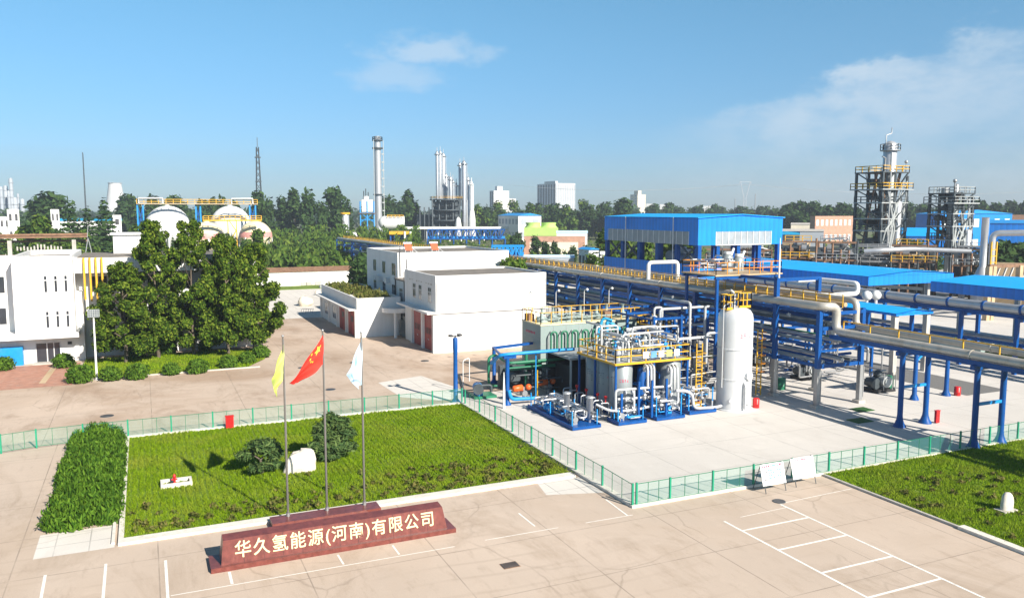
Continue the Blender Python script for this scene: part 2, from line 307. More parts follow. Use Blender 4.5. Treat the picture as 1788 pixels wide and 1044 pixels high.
    def mesh(s, name, mats, off=(0, 0, 0)):
        me = bpy.data.meshes.new(name); ox, oy, oz = off
        me.from_pydata([(x - ox, y - oy, z - oz) for x, y, z in s.v], [], s.f)
        me.polygons.foreach_set('use_smooth', s.s); me.polygons.foreach_set('material_index', s.m)
        for m in (mats if isinstance(mats, (list, tuple)) else [mats]): me.materials.append(M[m] if isinstance(m, str) else m)
        me.update(); return me
LOC = {}
def meta(o, label=None, cat=None, group=None, kind=None):
    for k, v in (('label', label), ('category', cat), ('group', group), ('kind', kind)):
        if v: o[k] = v
    return o
def link(name, data, parent=None, loc=(0, 0, 0)):
    o = bpy.data.objects.new(name, data); COL.objects.link(o); o.location = loc
    if parent is not None: o.parent = parent
    return o
def thing(name, label, cat, loc, group=None):
    o = link(name, None, None, loc); o.empty_display_size = .3; LOC[o] = tuple(loc); return meta(o, label, cat, group)
def root(o):
    while o.parent is not None: o = o.parent
    return o
def part(mb, name, mats, parent, label=None):
    o = link(name, mb.mesh(name, mats, LOC[root(parent)]), parent)
    if label: o['label'] = label
    return o
def solo(mb, name, mats, label, cat, loc, group=None):
    o = link(name, mb.mesh(name, mats, loc), None, loc); LOC[o] = tuple(loc); return meta(o, label, cat, group)
def setting(mb, name, mats): return meta(link(name, mb.mesh(name, mats)), kind='structure')
def dup(src, loc, label=None, rz=None, sc=None):
    c = src.copy(); COL.objects.link(c); c.location = loc; LOC[c] = tuple(loc)
    if label: c['label'] = label
    if rz is not None: c.rotation_euler.z = rz
    if sc: c.scale = (sc,) * 3 if not isinstance(sc, tuple) else sc
    for ch in [x for x in src.children]:
        d = ch.copy(); COL.objects.link(d); d.parent = c
        for g in list(ch.children):
            e = g.copy(); COL.objects.link(e); e.parent = d
    return c
ORD = ['first', 'second', 'third', 'fourth', 'fifth', 'sixth', 'seventh', 'eighth', 'ninth', 'tenth', 'eleventh', 'twelfth', 'thirteenth', 'fourteenth']

# leaf clouds: many small faces spread through blobs
def leafmesh(name, blobs, n, size, mats, seed=0, flat=.35, shell=.55, vert=0, aspect=1.5):
    g = np.random.default_rng(seed); B = np.array(blobs, float); vol = B[:, 3] * B[:, 4] * B[:, 5]; k = g.choice(len(B), n, p=vol / vol.sum())
    d = g.normal(size=(n, 3)); d /= np.linalg.norm(d, axis=1)[:, None]; r = (shell + (1 - shell) * g.random(n)) ** .8 * (1 + .12 * g.normal(size=n))
    P = B[k, :3] + d * B[k, 3:6] * r[:, None]
    nr = d + g.normal(size=(n, 3)) * .75; nr[:, 2] += flat; nr /= np.linalg.norm(nr, axis=1)[:, None]
    a = np.cross(nr, g.normal(size=(n, 3))); 
    if vert: a = a * (1 - vert) + np.array([0, 0, 1.]) * vert
    a /= np.linalg.norm(a, axis=1)[:, None]; b = np.cross(nr, a); b /= np.linalg.norm(b, axis=1)[:, None] + 1e-9
    s = (size * (.6 + .8 * g.random(n)))[:, None]
    q = np.stack([P - a * s * .5 * aspect, P + b * s * .4, P + a * s * .5 * aspect, P - b * s * .4], 1).reshape(-1, 3)
    return rawquads(name, q, mats)
def rawquads(name, q, mats, k=4):
    me = bpy.data.meshes.new(name); n = len(q) // k
    me.vertices.add(len(q)); me.vertices.foreach_set('co', np.ascontiguousarray(q, np.float32).ravel())
    me.loops.add(len(q)); me.loops.foreach_set('vertex_index', np.arange(len(q), dtype=np.int32))
    me.polygons.add(n); me.polygons.foreach_set('loop_start', np.arange(0, len(q), k, dtype=np.int32)); me.polygons.foreach_set('loop_total', np.full(n, k, np.int32))
    for m in (mats if isinstance(mats, (list, tuple)) else [mats]): me.materials.append(M[m])
    me.update(calc_edges=True); return me
def inpoly(P, poly):
    x, y = P[:, 0], P[:, 1]; r = np.zeros(len(P), bool); n = len(poly)
    for i in range(n):
        (x0, y0), (x1, y1) = poly[i], poly[i - 1]
        r ^= ((y0 > y) != (y1 > y)) & (x < (x1 - x0) * (y - y0) / (y1 - y0 + 1e-12) + x0)
    return r
def blades(name, poly, n, h, w, mats, seed=0, row=0, z=0, clump=0):
    g = np.random.default_rng(seed); a = np.array(poly); lo, hi = a.min(0), a.max(0); P = lo + (hi - lo) * g.random((n * 2, 2))
    P = P[inpoly(P, poly)][:n]
    if row: P[:, 0] = np.round(P[:, 0] / row) * row + g.normal(size=len(P)) * row * .22
    k = len(P); t = g.random(k) * 2 * pi; hh = h * (.5 + g.random(k)); 
    if clump: hh *= .65 + .7 * (.5 + .5 * np.sin(P[:, 0] * 1.3 + 2 * np.sin(P[:, 1] * .7)) * np.cos(P[:, 1] * .9))
    dx, dy = np.cos(t) * w / 2, np.sin(t) * w / 2; lean = g.normal(size=(k, 2)) * .4 * hh[:, None]; zz = np.full(k, z)
    A = np.stack([P[:, 0] - dx, P[:, 1] - dy, zz], 1); B = np.stack([P[:, 0] + dx, P[:, 1] + dy, zz], 1); C = np.stack([P[:, 0] + lean[:, 0], P[:, 1] + lean[:, 1], zz + hh], 1)
    return rawquads(name, np.stack([A, B, C], 1).reshape(-1, 3), mats, 3)
# ---------------------------------------------------------------- the setting: ground, paving, lawns, kerbs, markings
def sheet(name, pts, z, m): b = MB(); b.poly([(x, y, z) for x, y in pts]); return setting(b, name, m)
sheet('ground', [(-3500, -200), (5000, -200), (5000, 6000), (-3500, 6000)], -.03, 'earth')
sheet('yard', [(-70, -8), (120, -8), (120, 63.4), (-70, 63.4)], 0, 'yard')
sheet('road', [(-60, 63.4), (56, 63.4), (56, 86), (32, 100), (32, 150), (-16, 150), (-60, 100)], 0, 'road')
sheet('plaza', [(-10, 124), (31.5, 124), (44, 178), (10, 178)], .006, 'pale')
sheet('plant_pad', [(23.7, 36.55), (220, 36.55), (220, 160), (58, 160), (58, 66), (23.7, 66)], .008, 'pad')
sheet('gravel_bed', [(64.8, 47.6), (70.2, 47.6), (70.2, 96), (64.8, 96)], .014, 'gravel')
sheet('brick_forecourt', [(-30, 84.6), (-6.6, 84.6), (-6.6, 97), (-30, 97)], .008, 'brick')
sheet('pale_patch', [at(*p) for p in ((660, 668), (735, 656), (800, 677), (818, 693), (770, 699), (700, 693))], .004, 'pale')
sheet('clean_paving', [(-5.3, 42.2), (-1.9, 42.2), (-1.9, 45.3), (-5.3, 45.3)], .004, 'pale')
sheet('fresh_paving', [(20.2, 40.2), (23.4, 39.2), (23.4, 42.2), (20.6, 42.2)], .004, 'pale')
def kerb(name, x0, x1, y0, y1, z, m='kerb'): b = MB(); b.box(x0, x1, y0, y1, -.02, z); setting(b, name, m)
kerb('lawn_kerb', -1.5, 23.2, 42.25, 42.9, .14)
kerb('lawn_side_kerb', -1.75, -1.5, 42.25, 62.6, .14)
kerb('hedge_kerb', -2.05, -1.9, 42.6, 62.6, .10)
kerb('fence_kerb', -1.9, 23.4, 62.6, 63.0, .16)
kerb('pad_kerb', 23.5, 23.9, 36.75, 62.9, .16)
kerb('pad_front_kerb', 23.5, 78, 36.4, 36.72, .14)
kerb('right_lawn_kerb', 37.0, 37.16, 27.2, 36.3, .12, 'conc')
kerb('right_lawn_white_kerb', 36.95, 37.4, 10, 27.2, .16)
kerb('strip_kerb', -5.2, 10.4, 86.35, 86.55, .12, 'conc')
LAWN = [(-1.5, 42.9), (23.3, 42.9), (23.5, 62.6), (-1.5, 62.6)]
LAWNR = [(37.2, 14), (75, 14), (75, 36.4), (37.2, 36.4)]
STRIP = [(-6.2, 86.5), (9, 86.5), (11.5, 91), (11.5, 98.4), (-6.2, 98.4)]
sheet('lawn', LAWN, .05, 'soil'); sheet('right_lawn', LAWNR, .05, 'soil'); sheet('tree_strip', STRIP, .04, 'soil')
def stuff(name, me, label, cat): return meta(link(name, me), label, cat, kind='stuff')
stuff('grass', blades('grass', LAWN, 150000, .12, .05, 'grass', 1, .36, .05, .4), 'bright green grass in sown rows on the fenced lawn behind the stone name sign', 'grass')
stuff('grass', blades('grass', [(37.2, 20), (47, 20), (62, 36.4), (37.2, 36.4)], 80000, .13, .05, 'grass', 2, 0, .05, .5), 'green grass of the lawn right of the striped parking bays', 'grass')
stuff('grass', blades('grass', STRIP, 16000, .16, .08, 'grass', 3, 0, .04, 1), 'grass of the narrow strip under the big trees before the office', 'grass')
g_ = random.Random(5)
def weedblobs(n, fx, fy, lo=.12, hi=.3): return [(fx(), fy(), .16, g_.uniform(lo, hi), g_.uniform(lo, hi), g_.uniform(.1, .26)) for _ in range(n)]
wb = weedblobs(150, lambda: g_.uniform(-1.2, 23), lambda: 43.1 + abs(g_.gauss(0, 2.1))) + weedblobs(60, lambda: g_.uniform(13, 23), lambda: g_.uniform(43.2, 47.5))
stuff('weeds', leafmesh('weeds', wb, 6500, .13, 'weed', 4, 0, .3), 'brownish weedy tufts along the front edge of the fenced lawn', 'weeds')
stuff('weeds', leafmesh('weeds', weedblobs(70, lambda: g_.uniform(37.6, 47), lambda: g_.uniform(25, 34)), 2200, .13, 'weed', 5, 0, .3), 'darker weedy tufts scattered over the lawn beside the parking bays', 'weeds')
def stripe(b, p, q, w, z=.008):
    p = Vector((*p, z)); q = Vector((*q, z)); n = (q - p).normalized(); s_ = Vector((-n.y, n.x, 0)) * w / 2; b.poly([p - s_, q - s_, q + s_, p + s_])
def marking(name, segs, w=.13):
    b = MB()
    for i, (p, q) in enumerate(segs): stripe(b, p, q, w, .006 + .002 * (i % 2))
    setting(b, name, 'paint')
YS = (31.5, 28.92, 26.2, 23.63, 21.0)
marking('parking_marking', [((26.85, 32.9), (26.85, 19)), ((31.25, 33.6), (31.25, 19))])
marking('parking_marking', [((26.9, y), (31.2, y)) for y in YS])
marking('parking_marking', [((-4.6, 40.1), (-4.5, 36.6)), ((-2.2, 40.3), (-2.17, 35)), ((.29, 39.6), (.28, 34)), ((2.85, 37.1), (2.85, 35.8))], .12)
marking('parking_marking', [((.4, 35.72), (13.0, 35.6)), ((14.6, 35.7), (18.6, 35.65)), ((20.2, 35.65), (23.0, 35.6))], .06)
marking('parking_marking', [((7.66, 36.95), (7.68, 35.8)), ((10.3, 36.95), (10.3, 35.8)), ((17.6, 38.3), (17.6, 36.3)), ((22.9, 38.2), (22.7, 35.6))], .09)
marking('parking_marking', [((31.3, 33.7), (36.8, 33.9)), ((28, 33.0), (31.2, 33.1))], .05)
b = MB(); stripe(b, (-8.9, 96), (-9.2, 86.5), .55, .012); setting(b, 'tactile_strip', 'tan')
# ---------------------------------------------------------------- granite name sign, flagpoles and flags
t = thing('name_sign', 'long low red granite name sign with gold company lettering before the lawn', 'sign', (7.85, 38, 0))
b = MB(); b.box(2.1, 13.65, 37.2, 38.75, 0, .22); part(b, 'plinth', 'granite', t)
b = MB(); x0, x1 = 2.55, 13.25
v = [(x0, 37.42, .22), (x1, 37.42, .22), (x1, 38.5, .22), (x0, 38.5, .22), (x0 + .12, 37.62, 1.27), (x1 - .18, 37.62, 1.27), (x1 - .18, 38.3, 1.33), (x0 + .12, 38.3, 1.33)]
b.add(v, [(0, 3, 2, 1), (4, 5, 6, 7), (0, 1, 5, 4), (1, 2, 6, 5), (2, 3, 7, 6), (3, 0, 4, 7)]); part(b, 'sign_body', 'granite', t)
for i in range(1, 12): x = x0 + .12 + i * .87; b = MB(); b.bar((x, 37.418, .22), (x, 37.617, 1.265), .012, .006); part(b, 'slab_joint', 'black', t)
def text_mesh(txt, size, name, m, bold=.02, ext=.02, width=None, space=1):
    c = bpy.data.curves.new(name, 'FONT'); c.body = txt; c.size = size; c.offset = bold; c.extrude = ext; c.align_x = 'CENTER'; c.align_y = 'CENTER'; c.space_character = space; c.resolution_u = 3
    o = bpy.data.objects.new(name, c); COL.objects.link(o); bpy.context.view_layer.update()
    me = bpy.data.meshes.new_from_object(o.evaluated_get(bpy.context.evaluated_depsgraph_get())); bpy.data.objects.remove(o); me.materials.clear(); me.materials.append(M[m])
    if width:
        xs = [q.co.x for q in me.vertices]; k = width / (max(xs) - min(xs)); c0 = (max(xs) + min(xs)) / 2
        for q in me.vertices: q.co.x = (q.co.x - c0) * k
    return me
from mathutils import Matrix
me = text_mesh('华久氢能源(河南)有限公司', .80, 'lettering', 'gold', .008, .02, 9.4, 1.15)
me.transform(Matrix.Translation((7.85 - 7.85, 37.505 - 38, .75)) @ Matrix.Rotation(atan2(1.05, .20), 4, 'X'))
link('lettering', me, t)
b = MB(); b.box(5.3, 10.9, 41.2, 42.24, 0, .34); b.box(4.4, 10.2, 40.6, 41.2, 0, .2)
solo(b, 'flagpole_plinth', 'granite', 'low red granite step holding the three flagpoles at the lawn edge', 'plinth', (8, 41.7, 0))
def flagpole(x, y, h, label):
    t = thing('flagpole', label, 'flagpole', (x, y, .34), 'flagpoles behind the granite sign')
    b = MB(); b.cyl(x, y, .34, .52, .10); part(b, 'base_collar', 'steel', t)
    b = MB(); b.lathe(x, y, [(.062, .5), (.055, 4), (.04, h)], 10); part(b, 'pole', 'dpole', t)
    b = MB(); b.sphere(x, y, h + .06, .07, 10, 6); part(b, 'finial', 'steel', t)
    b = MB(); b.tube([(x + .05, y, .9), (x + .05, y, h - .1)], .008, 4); part(b, 'halyard', 'grey', t)
flagpole(6.2, 42.0, 9.66, 'steel flagpole under the yellow green flag, leftmost of three')
flagpole(8.2, 42.0, 9.83, 'steel flagpole carrying the red flag, middle of three')
flagpole(10.2, 42.0, 9.60, 'steel flagpole carrying the pale blue flag, rightmost of three')
def flag(name, label, mats, A, B, C, D, nx=18, ny=12, rip=.12, waves=2.4, sag=0, cells=None, marks=()):
    A, B, C, D = map(Vector, (A, B, C, D))
    def P(u, v, off=0):
        p = A.lerp(D, u).lerp(B.lerp(C, u), v); p.z -= sag * sin(pi * u) * .5
        p.y += rip * u ** .6 * sin(waves * 2 * pi * (u * .55 + v * .75)) + off; p.x += .04 * sin(9 * u + 5 * v); return p
    b = MB(); vs = [P(i / nx, j / ny) for j in range(ny + 1) for i in range(nx + 1)]
    for j in range(ny):
        for i in range(nx):
            o = j * (nx + 1) + i; b.c = 1 if cells and cells((i + .5) / nx, (j + .5) / ny) else 0
            b.add([vs[o], vs[o + 1], vs[o + nx + 2], vs[o + nx + 1]], [(0, 1, 2, 3)], True)
    o = solo(b, name, mats, label, 'flag', tuple(A))
    for k, (u, v, ru, rv, m) in enumerate(marks):
        b = MB()
        for off in (-.012, .012):
            q = [P(u + ru * (1, .42)[i % 2] * sin(pi * i / 5), v - rv * (1, .42)[i % 2] * cos(pi * i / 5), off) for i in range(10)]; c = P(u, v, off)
            b.add([c] + q, [(0, i + 1, (i + 1) % 10 + 1) for i in range(10)])
        part(b, 'star', m, o)
    return o
flag('hanging_flag', 'yellow green flag drooping from the leftmost flagpole', ['flagyel'], (6.2, 41.95, 9.3), (6.2, 41.95, 7.85), (5.72, 41.6, 6.72), (5.62, 42.1, 7.55), rip=.2, waves=2)
flag('national_flag', 'red national flag with yellow stars blowing left from the middle flagpole', ['flagred'], (8.2, 41.95, 9.66), (8.2, 41.95, 8.15), (6.78, 41.7, 7.3), (6.45, 42.1, 7.22), rip=.16, waves=1.8, sag=.2,
     marks=[(.17, .25, .10, .16, 'star'), (.33, .10, .035, .055, 'star'), (.38, .22, .035, .055, 'star'), (.38, .36, .035, .055, 'star'), (.33, .47, .035, .055, 'star')])
flag('hanging_flag', 'pale blue and white flag drooping from the rightmost flagpole', ['flagblue', 'flagmark'], (10.2, 41.95, 9.35), (10.2, 41.95, 6.95), (9.85, 41.6, 6.78), (9.45, 42.2, 7.4), rip=.2, waves=2.2,
     cells=lambda u, v: (.82 < u < .9 and v > .25) or (.35 < u < .5 and .12 < v < .3))
# ---------------------------------------------------------------- fences of green net
def fence(label, pts, h=1.22, z=.12, mid=2, heavy=.10):
    t = thing('net_fence', label, 'fence', (*pts[0], z), 'green net fences round the lawn and plant pad')
    for p in pts:
        b = MB(); b.box(p[0] - heavy / 2, p[0] + heavy / 2, p[1] - heavy / 2, p[1] + heavy / 2, z - .1, z + h); part(b, 'post', 'fgreen', t)
    for p, q in zip(pts, pts[1:]):
        P = Vector((*p, z)); Q = Vector((*q, z)); n = (Q - P).normalized(); P += n * (heavy / 2 + .005); Q -= n * (heavy / 2 + .005); b = MB()
        b.poly([P + Vector((0, 0, .03)), Q + Vector((0, 0, .03)), Q + Vector((0, 0, h - .08)), P + Vector((0, 0, h - .08))]); o = part(b, 'net_panel', 'net', t)
        b = MB()
        for zz in (.02, h - .07): b.bar(P + Vector((0, 0, zz)), Q + Vector((0, 0, zz)), .03)
        for k in range(1, mid + 1): m_ = P.lerp(Q, k / (mid + 1)); b.bar(m_ + Vector((0, 0, .035)), m_ + Vector((0, 0, h - .085)), .028)
        part(b, 'panel_frame', 'green', o)
fence('green net fence curving in from the left edge behind the hedge and lawn', [(-19.5, 55.5), (-16.9, 57.6), (-14.2, 59.6), (-11.5, 61.3), (-9.2, 62.1), (-7.2, 62.6)] + [(-4.4 + 2.83 * i, 62.8) for i in range(10)] + [(23.65, 62.8)])
fence('green net fence running towards the camera between lawn and white plant pad', [(23.7, 62.8 - .6 - 3.18 * i) for i in range(9)][:-1] + [(23.6, 36.56)])
fence('green net fence along the front of the plant pad behind the info boards', [(23.85, 36.56)] + [(26.04 + i * 2.92, 36.56) for i in range(18)])
# ---------------------------------------------------------------- things on the lawn
hb = []
for i in range(4):
    for j in range(17):
        x = -4.55 + i * .74 + g_.uniform(-.12, .12) + .0; y = 45.9 + j * 1.06 + g_.uniform(-.2, .2)
        q = g_.uniform(.5, .8); e_ = .62 if i in (0, 3) else .85; hb.append((x, y, .5 * e_, q, q, e_ * g_.uniform(.75, 1.15))); hb.append((x, y, .25, .6, .6, .3))
meta(link('juniper_hedge', leafmesh('juniper_hedge', hb, 80000, .115, 'hedge', 8, .5, .5, .62, 2.8)), 'dense green juniper hedge block left of the fenced lawn', 'hedge')
def deform_rock(b, amp, seed, n=3):
    g = random.Random(seed); ph = [(Vector((g.gauss(0, 1), g.gauss(0, 1), g.gauss(0, 1))) * 1.6, g.uniform(0, 6)) for _ in range(7)]
    c = sum((Vector(p) for p in b.v), Vector()) / len(b.v); b.v = [tuple(Vector(p) + (Vector(p) - c).normalized() * sum(amp * sin(w.dot(Vector(p) - c) * 1.7 + f) for w, f in ph) / 2) for p in b.v]
b = MB(); n_ = 40
prof = [(.95, -.05), (1.0, .15), (.97, .4), (.92, .7), (.82, .95), (.74, 1.15), (.58, 1.26), (.3, 1.3), (.02, 1.3)]
vs = []
for r, z in prof:
    for k in range(n_):
        a = 2 * pi * k / n_; c, s_ = cos(a), sin(a); q = (abs(c) ** 4 + abs(s_) ** 4) ** -.25; vs.append((8.15 + r * q * c * .94 + .12 * z, 50.4 + r * q * s_ * .62, z * (1 + .06 * c)))
b.add(vs, [(i * n_ + k, i * n_ + (k + 1) % n_, i * n_ + n_ + (k + 1) % n_, i * n_ + n_ + k) for i in range(len(prof) - 1) for k in range(n_)]); deform_rock(b, .12, 3)
solo(b, 'boulder', 'rock', 'big white landscape boulder standing on the lawn between two pines', 'boulder', (8.15, 50.4, 0))
def pine(label, x, y, trunk, pads, n, size, seed):
    t = thing('pine_tree', label, 'tree', (x, y, .05)); b = MB()
    for pts, r in trunk: b.tube([(x + p[0], y + p[1], p[2]) for p in pts], r, 8, .15)
    part(b, 'trunk', 'bark', t); me = leafmesh('foliage', pads, n, size, 'pine', seed, .9, .3, 0, 3.0); link('foliage', me, t)
pine('low cloud-pruned pine with spreading pads left of the white boulder', 6.0, 50.6, [([(0, 0, 0), (.05, 0, .5), (-.1, .05, .95)], [.11, .1, .08, .07]), ([(-.05, 0, .9), (-.5, 0, 1.3), (-.9, .1, 1.4)], .05), ([(-.05, 0, .9), (.3, .1, 1.4), (.5, 0, 1.6)], .05), ([(0, 0, .6), (.6, 0, .8)], .04), ([(0, 0, .5), (-.5, -.2, .6)], .04)],
     [(-.95, .1, 1.25, .6, .5, .28), (.1, .15, 1.78, .95, .7, .34), (.75, .1, 1.2, .6, .5, .4), (-.35, -.4, .55, .6, .4, .28), (.55, -.3, .6, .55, .4, .3), (.3, .1, 1.5, .9, .6, .3)], 3600, .12, 21)
pine('taller bushy pine right of the white boulder on the lawn', 10.45, 51.3, [([(0, 0, 0), (.1, 0, 1.2), (0, .05, 2.6)], [.14, .12, .1, .06]), ([(.05, 0, .9), (.8, .1, 1.3)], .05), ([(.05, 0, .8), (-.8, .1, 1.2)], .05)],
     [(-.1, 0, 2.9, .5, .45, .35), (.5, .1, 2.45, .75, .6, .4), (-.6, 0, 2.35, .6, .5, .35), (.85, 0, 1.75, .75, .6, .4), (-.35, .1, 1.8, .9, .7, .4), (-.9, 0, 1.1, .75, .6, .45), (.2, -.1, 1.1, .9, .7, .45), (1.05, 0, .85, .6, .5, .35), (-.1, -.2, .5, .8, .5, .3)], 5200, .13, 22)
for me_ob in [o for o in COL.objects if o.name.startswith('foliage') and o.parent and o.parent.name.startswith('pine_tree')]: pass
t = thing('hydrant_pit', 'white concrete valve pit sunk in the lawn near the hedge', 'pit', (1.1, 50.5, .05))
b = MB(); 
for x0, x1, y0, y1 in ((.3, 2.0, 50.0, 50.14), (.3, 2.0, 50.95, 51.09), (.3, .44, 50.14, 50.95), (1.86, 2.0, 50.14, 50.95)): b.box(x0, x1, y0, y1, .02, .3)
part(b, 'curb', 'kerb', t); b = MB(); b.box(.44, 1.86, 50.14, 50.95, .03, .07); part(b, 'pit_floor', 'dark', t)
def hydrant(x, y, z, label):
    t = thing('fire_hydrant', label, 'hydrant', (x, y, z)); b = MB(); b.lathe(x, y, [(.11, z), (.11, z + .05), (.075, z + .07), (.075, z + .42), (.1, z + .45), (.1, z + .5), (.07, z + .6), (.02, z + .66)], 12); part(b, 'barrel', 'red', t)
    b = MB(); b.hcyl((x - .17, y, z + .33), (x + .17, y, z + .33), .05, 8); b.hcyl((x, y, z + .33), (x, y - .17, z + .33), .06, 8); part(b, 'outlet', 'red', t)
hydrant(1.05, 50.5, .07, 'red fire hydrant standing in the white valve pit')
b = MB(); b.box(4.95, 5.5, 62.3, 62.62, .1, .95); b.box(4.92, 5.53, 62.28, 62.64, .95, 1.0); b.bar((5.42, 62.285, .5), (5.42, 62.285, .62), .03)
solo(b, 'extinguisher_box', 'red', 'red fire extinguisher box against the lawn fence', 'fire box', (5.2, 62.45, .1))
def manhole(x, y, r, label):
    b = MB(); b.lathe(x, y, [(r, 0.005), (r, .02), (r * .97, .03)], 24); b.mat(1).lathe(x, y, [(r * .9, .031), (r * .9, .034)], 20)
    solo(b, 'manhole_cover', ['dark', 'sill'], label, 'manhole cover', (x, y, 0), 'round manhole covers in the paving')
manhole(-3.2, 70.4, .5, 'round manhole cover in the road above the juniper hedge'); manhole(31.5, 34.0, .36, 'round manhole cover beside the info boards')
manhole(14.8, 72.8, .45, 'round manhole cover behind the pale blue flag'); manhole(*at(527, 642), .4, 'round manhole cover in the road beside the red flag tip'); manhole(*at(617, 633), .4, 'round manhole cover in the road behind the pale blue flag top'); manhole(*at(742, 630), .45, 'round manhole cover before the white garage corner'); manhole(*at(548, 634), .4, 'round manhole cover in the road nearest the red flag hoist')
t = thing('drain_grate', 'dark iron drain grate in the paving right of the granite sign', 'drain', (14.5, 32.6, 0))
b = MB(); b.box(14.15, 14.95, 32.3, 32.9, .004, .016); part(b, 'frame', 'rust', t)
b = MB(); [b.box(14.18 + i * .11, 14.24 + i * .11, 32.34, 32.86, .017, .03) for i in range(7)]; part(b, 'bars', 'dark', t)
def info_board(x0, x1, y, label, lines):
    t = thing('info_board', label, 'notice board', ((x0 + x1) / 2, y, 0)); zb, zt, tb = .42, 1.58, .34
    def p(u, v, o=0): return (x0 + (x1 - x0) * u, y + .02 + tb * v - o * .95, zb + (zt - zb) * v + o * .3)
    b = MB(); b.extr([p(0, 0), p(1, 0), p(1, 1), p(0, 1)], (0, .03, -.01)); part(b, 'panel', 'whitep', t)
    for x in (x0 + .12, x1 - .12):
        b = MB(); b.bar((x, y - .1, 0), (x, y + .04 + .36, 1.62), .035); part(b, 'leg', 'dark', t)
        b = MB(); b.bar((x, y + 1.0, 0), (x, y + .42, 1.6), .03); part(b, 'leg', 'dark', t)
    for m, items in lines.items():
        b = MB()
        for u0, u1, v0, v1 in items: b.extr([p(u0, v0, .004), p(u1, v0, .004), p(u1, v1, .004), p(u0, v1, .004)], (0, -.004, .001))
        part(b, 'print', m, t)
gg = random.Random(3)
def rows(u0, u1, vs, h, k): return [(u0 + (u1 - u0) * i / k, u0 + (u1 - u0) * (i + gg.uniform(.45, .9)) / k, v, v + h) for v in vs for i in range(k)]
info_board(31.55, 33.25, 35.32, 'white notice board on an easel with red heading and blue text rows', dict(inkred=rows(.08, .4, (.84,), .08, 4) + rows(.8, .95, (.84,), .11, 2), inkblue=rows(.4, .8, (.84,), .08, 4) + rows(.3, .58, (.3, .42, .54, .66), .06, 3) + rows(.68, .95, (.36, .5, .64), .06, 3), ink=rows(.1, .28, (.25, .45, .6), .04, 2)))
info_board(33.95, 35.7, 35.5, 'plain white notice board on an easel with one thin red heading', dict(inkred=rows(.2, .75, (.86,), .06, 7), ink=rows(.1, .9, (.3, .45, .6, .72), .014, 9)))
t = thing('stone_ornament', 'small white carved stone on the lawn right of the parking bays', 'ornament', (41.5, 27.8, .05))
b = MB(); b.box(40.95, 42.0, 27.5, 28.15, .0, .14); part(b, 'base_slab', 'conc', t)
b = MB(); n_ = 24; prof = [(1, .12), (1.04, .3), (1, .55), (.9, .8), (.72, .98), (.42, 1.08), (.02, 1.1)]; vs = [(41.5 + .4 * r * cos(2 * pi * k / n_) + .06 * z, 27.82 + .27 * r * sin(2 * pi * k / n_), z) for r, z in prof for k in range(n_)]
b.add(vs, [(q * n_ + k, q * n_ + (k + 1) % n_, q * n_ + n_ + (k + 1) % n_, q * n_ + n_ + k) for q in range(len(prof) - 1) for k in range(n_)], True); deform_rock(b, .04, 5); part(b, 'stone', 'rock', t)
# ---------------------------------------------------------------- buildings near the yard
def wall_window(parent, x0, x1, z0, z1, y, bars=1, trans=None, name='window', axis='y', sgn=-1, label=None):
    """window on a wall facing -Y (axis y, plane y) or -X (axis x, plane x): frame with panes"""
    d = .05
    def bx(b, a0, a1, c0, c1, p0, p1):
        lo, hi = sorted((y + sgn * p0, y + sgn * p1))
        b.box(a0, a1, lo, hi, c0, c1) if axis == 'y' else b.box(lo, hi, a0, a1, c0, c1)
    b = MB()
    for a0, a1, c0, c1 in ((x0, x1, z0, z0 + d), (x0, x1, z1 - d, z1), (x0, x0 + d, z0 + d, z1 - d), (x1 - d, x1, z0 + d, z1 - d)): bx(b, a0, a1, c0, c1, 0, .06)
    for k in range(1, bars + 1): m = x0 + (x1 - x0) * k / (bars + 1); bx(b, m - .025, m + .025, z0 + d, z1 - d, 0, .05)
    if trans: bx(b, x0 + d, x1 - d, trans - .05, trans + .05, 0, .052)
    o = part(b, name, 'frame', parent, label); b = MB(); bx(b, x0 + d, x1 - d, z0 + d, z1 - d, -.02, .02); part(b, 'pane', 'glass', o); return o
def parapet(b, x0, x1, y0, y1, z0, z1, w=.25):
    b.box(x0, x1, y0, y0 + w, z0, z1); b.box(x0, x1, y1 - w, y1, z0, z1); b.box(x0, x0 + w, y0 + w, y1 - w, z0, z1); b.box(x1 - w, x1, y0 + w, y1 - w, z0, z1)
# office
t = thing('office_building', 'white three-storey office with narrow windows beside the big trees', 'building', (-10, 97, 0))
b = MB(); b.box(-12.4, -6.9, 97, 112, 2.75, 10.75); b.box(-26, -12.4, 99.6, 112, 2.75, 10.75); b.box(-26, -6.9, 98.5, 112, 0, 2.75)
parapet(b, -12.4, -6.9, 97, 112, 10.75, 11.35); b.box(-26, -12.4, 99.6, 99.85, 10.75, 11.35)
b.box(-6.9, 11.4, 100.4, 110, 0, 9.7); b.box(-6.9, -6.2, 98.4, 100.4, 0, 7.4)
part(b, 'wall', 'white', t)
b = MB(); b.box(-26, -6.6, 96.4, 99.55, 2.8, 3.3); b.box(-26, -12.42, 96.6, 99.5, 3.3, 3.34); part(b, 'canopy', 'white', t)
b = MB(); b.box(-6.88, 11.7, 97.9, 100.4, 9.4, 11.0); part(b, 'cornice', 'white', t)
b = MB(); b.box(-12.1, -7.2, 97.3, 111.7, 10.76, 10.8); b.box(-26, -12.45, 99.9, 111.7, 10.76, 10.8); b.box(-6.5, 11.3, 98, 109.8, 11.0, 11.04); part(b, 'roof', 'roof', t)
b = MB(); b.box(-3.2, -.2, 106, 110, 9.7, 13.2); b.box(-3.5, .1, 105.7, 110.3, 13.2, 13.4); part(b, 'stair_head', 'white', t)
for z in (7.55, 3.85):
    for i in range(3):
        x = -9.6 + i * .93 + .0
        o = wall_window(t, x, x + .32, z, z + 1.75 - (.0), 97, 0, z + 1.28)
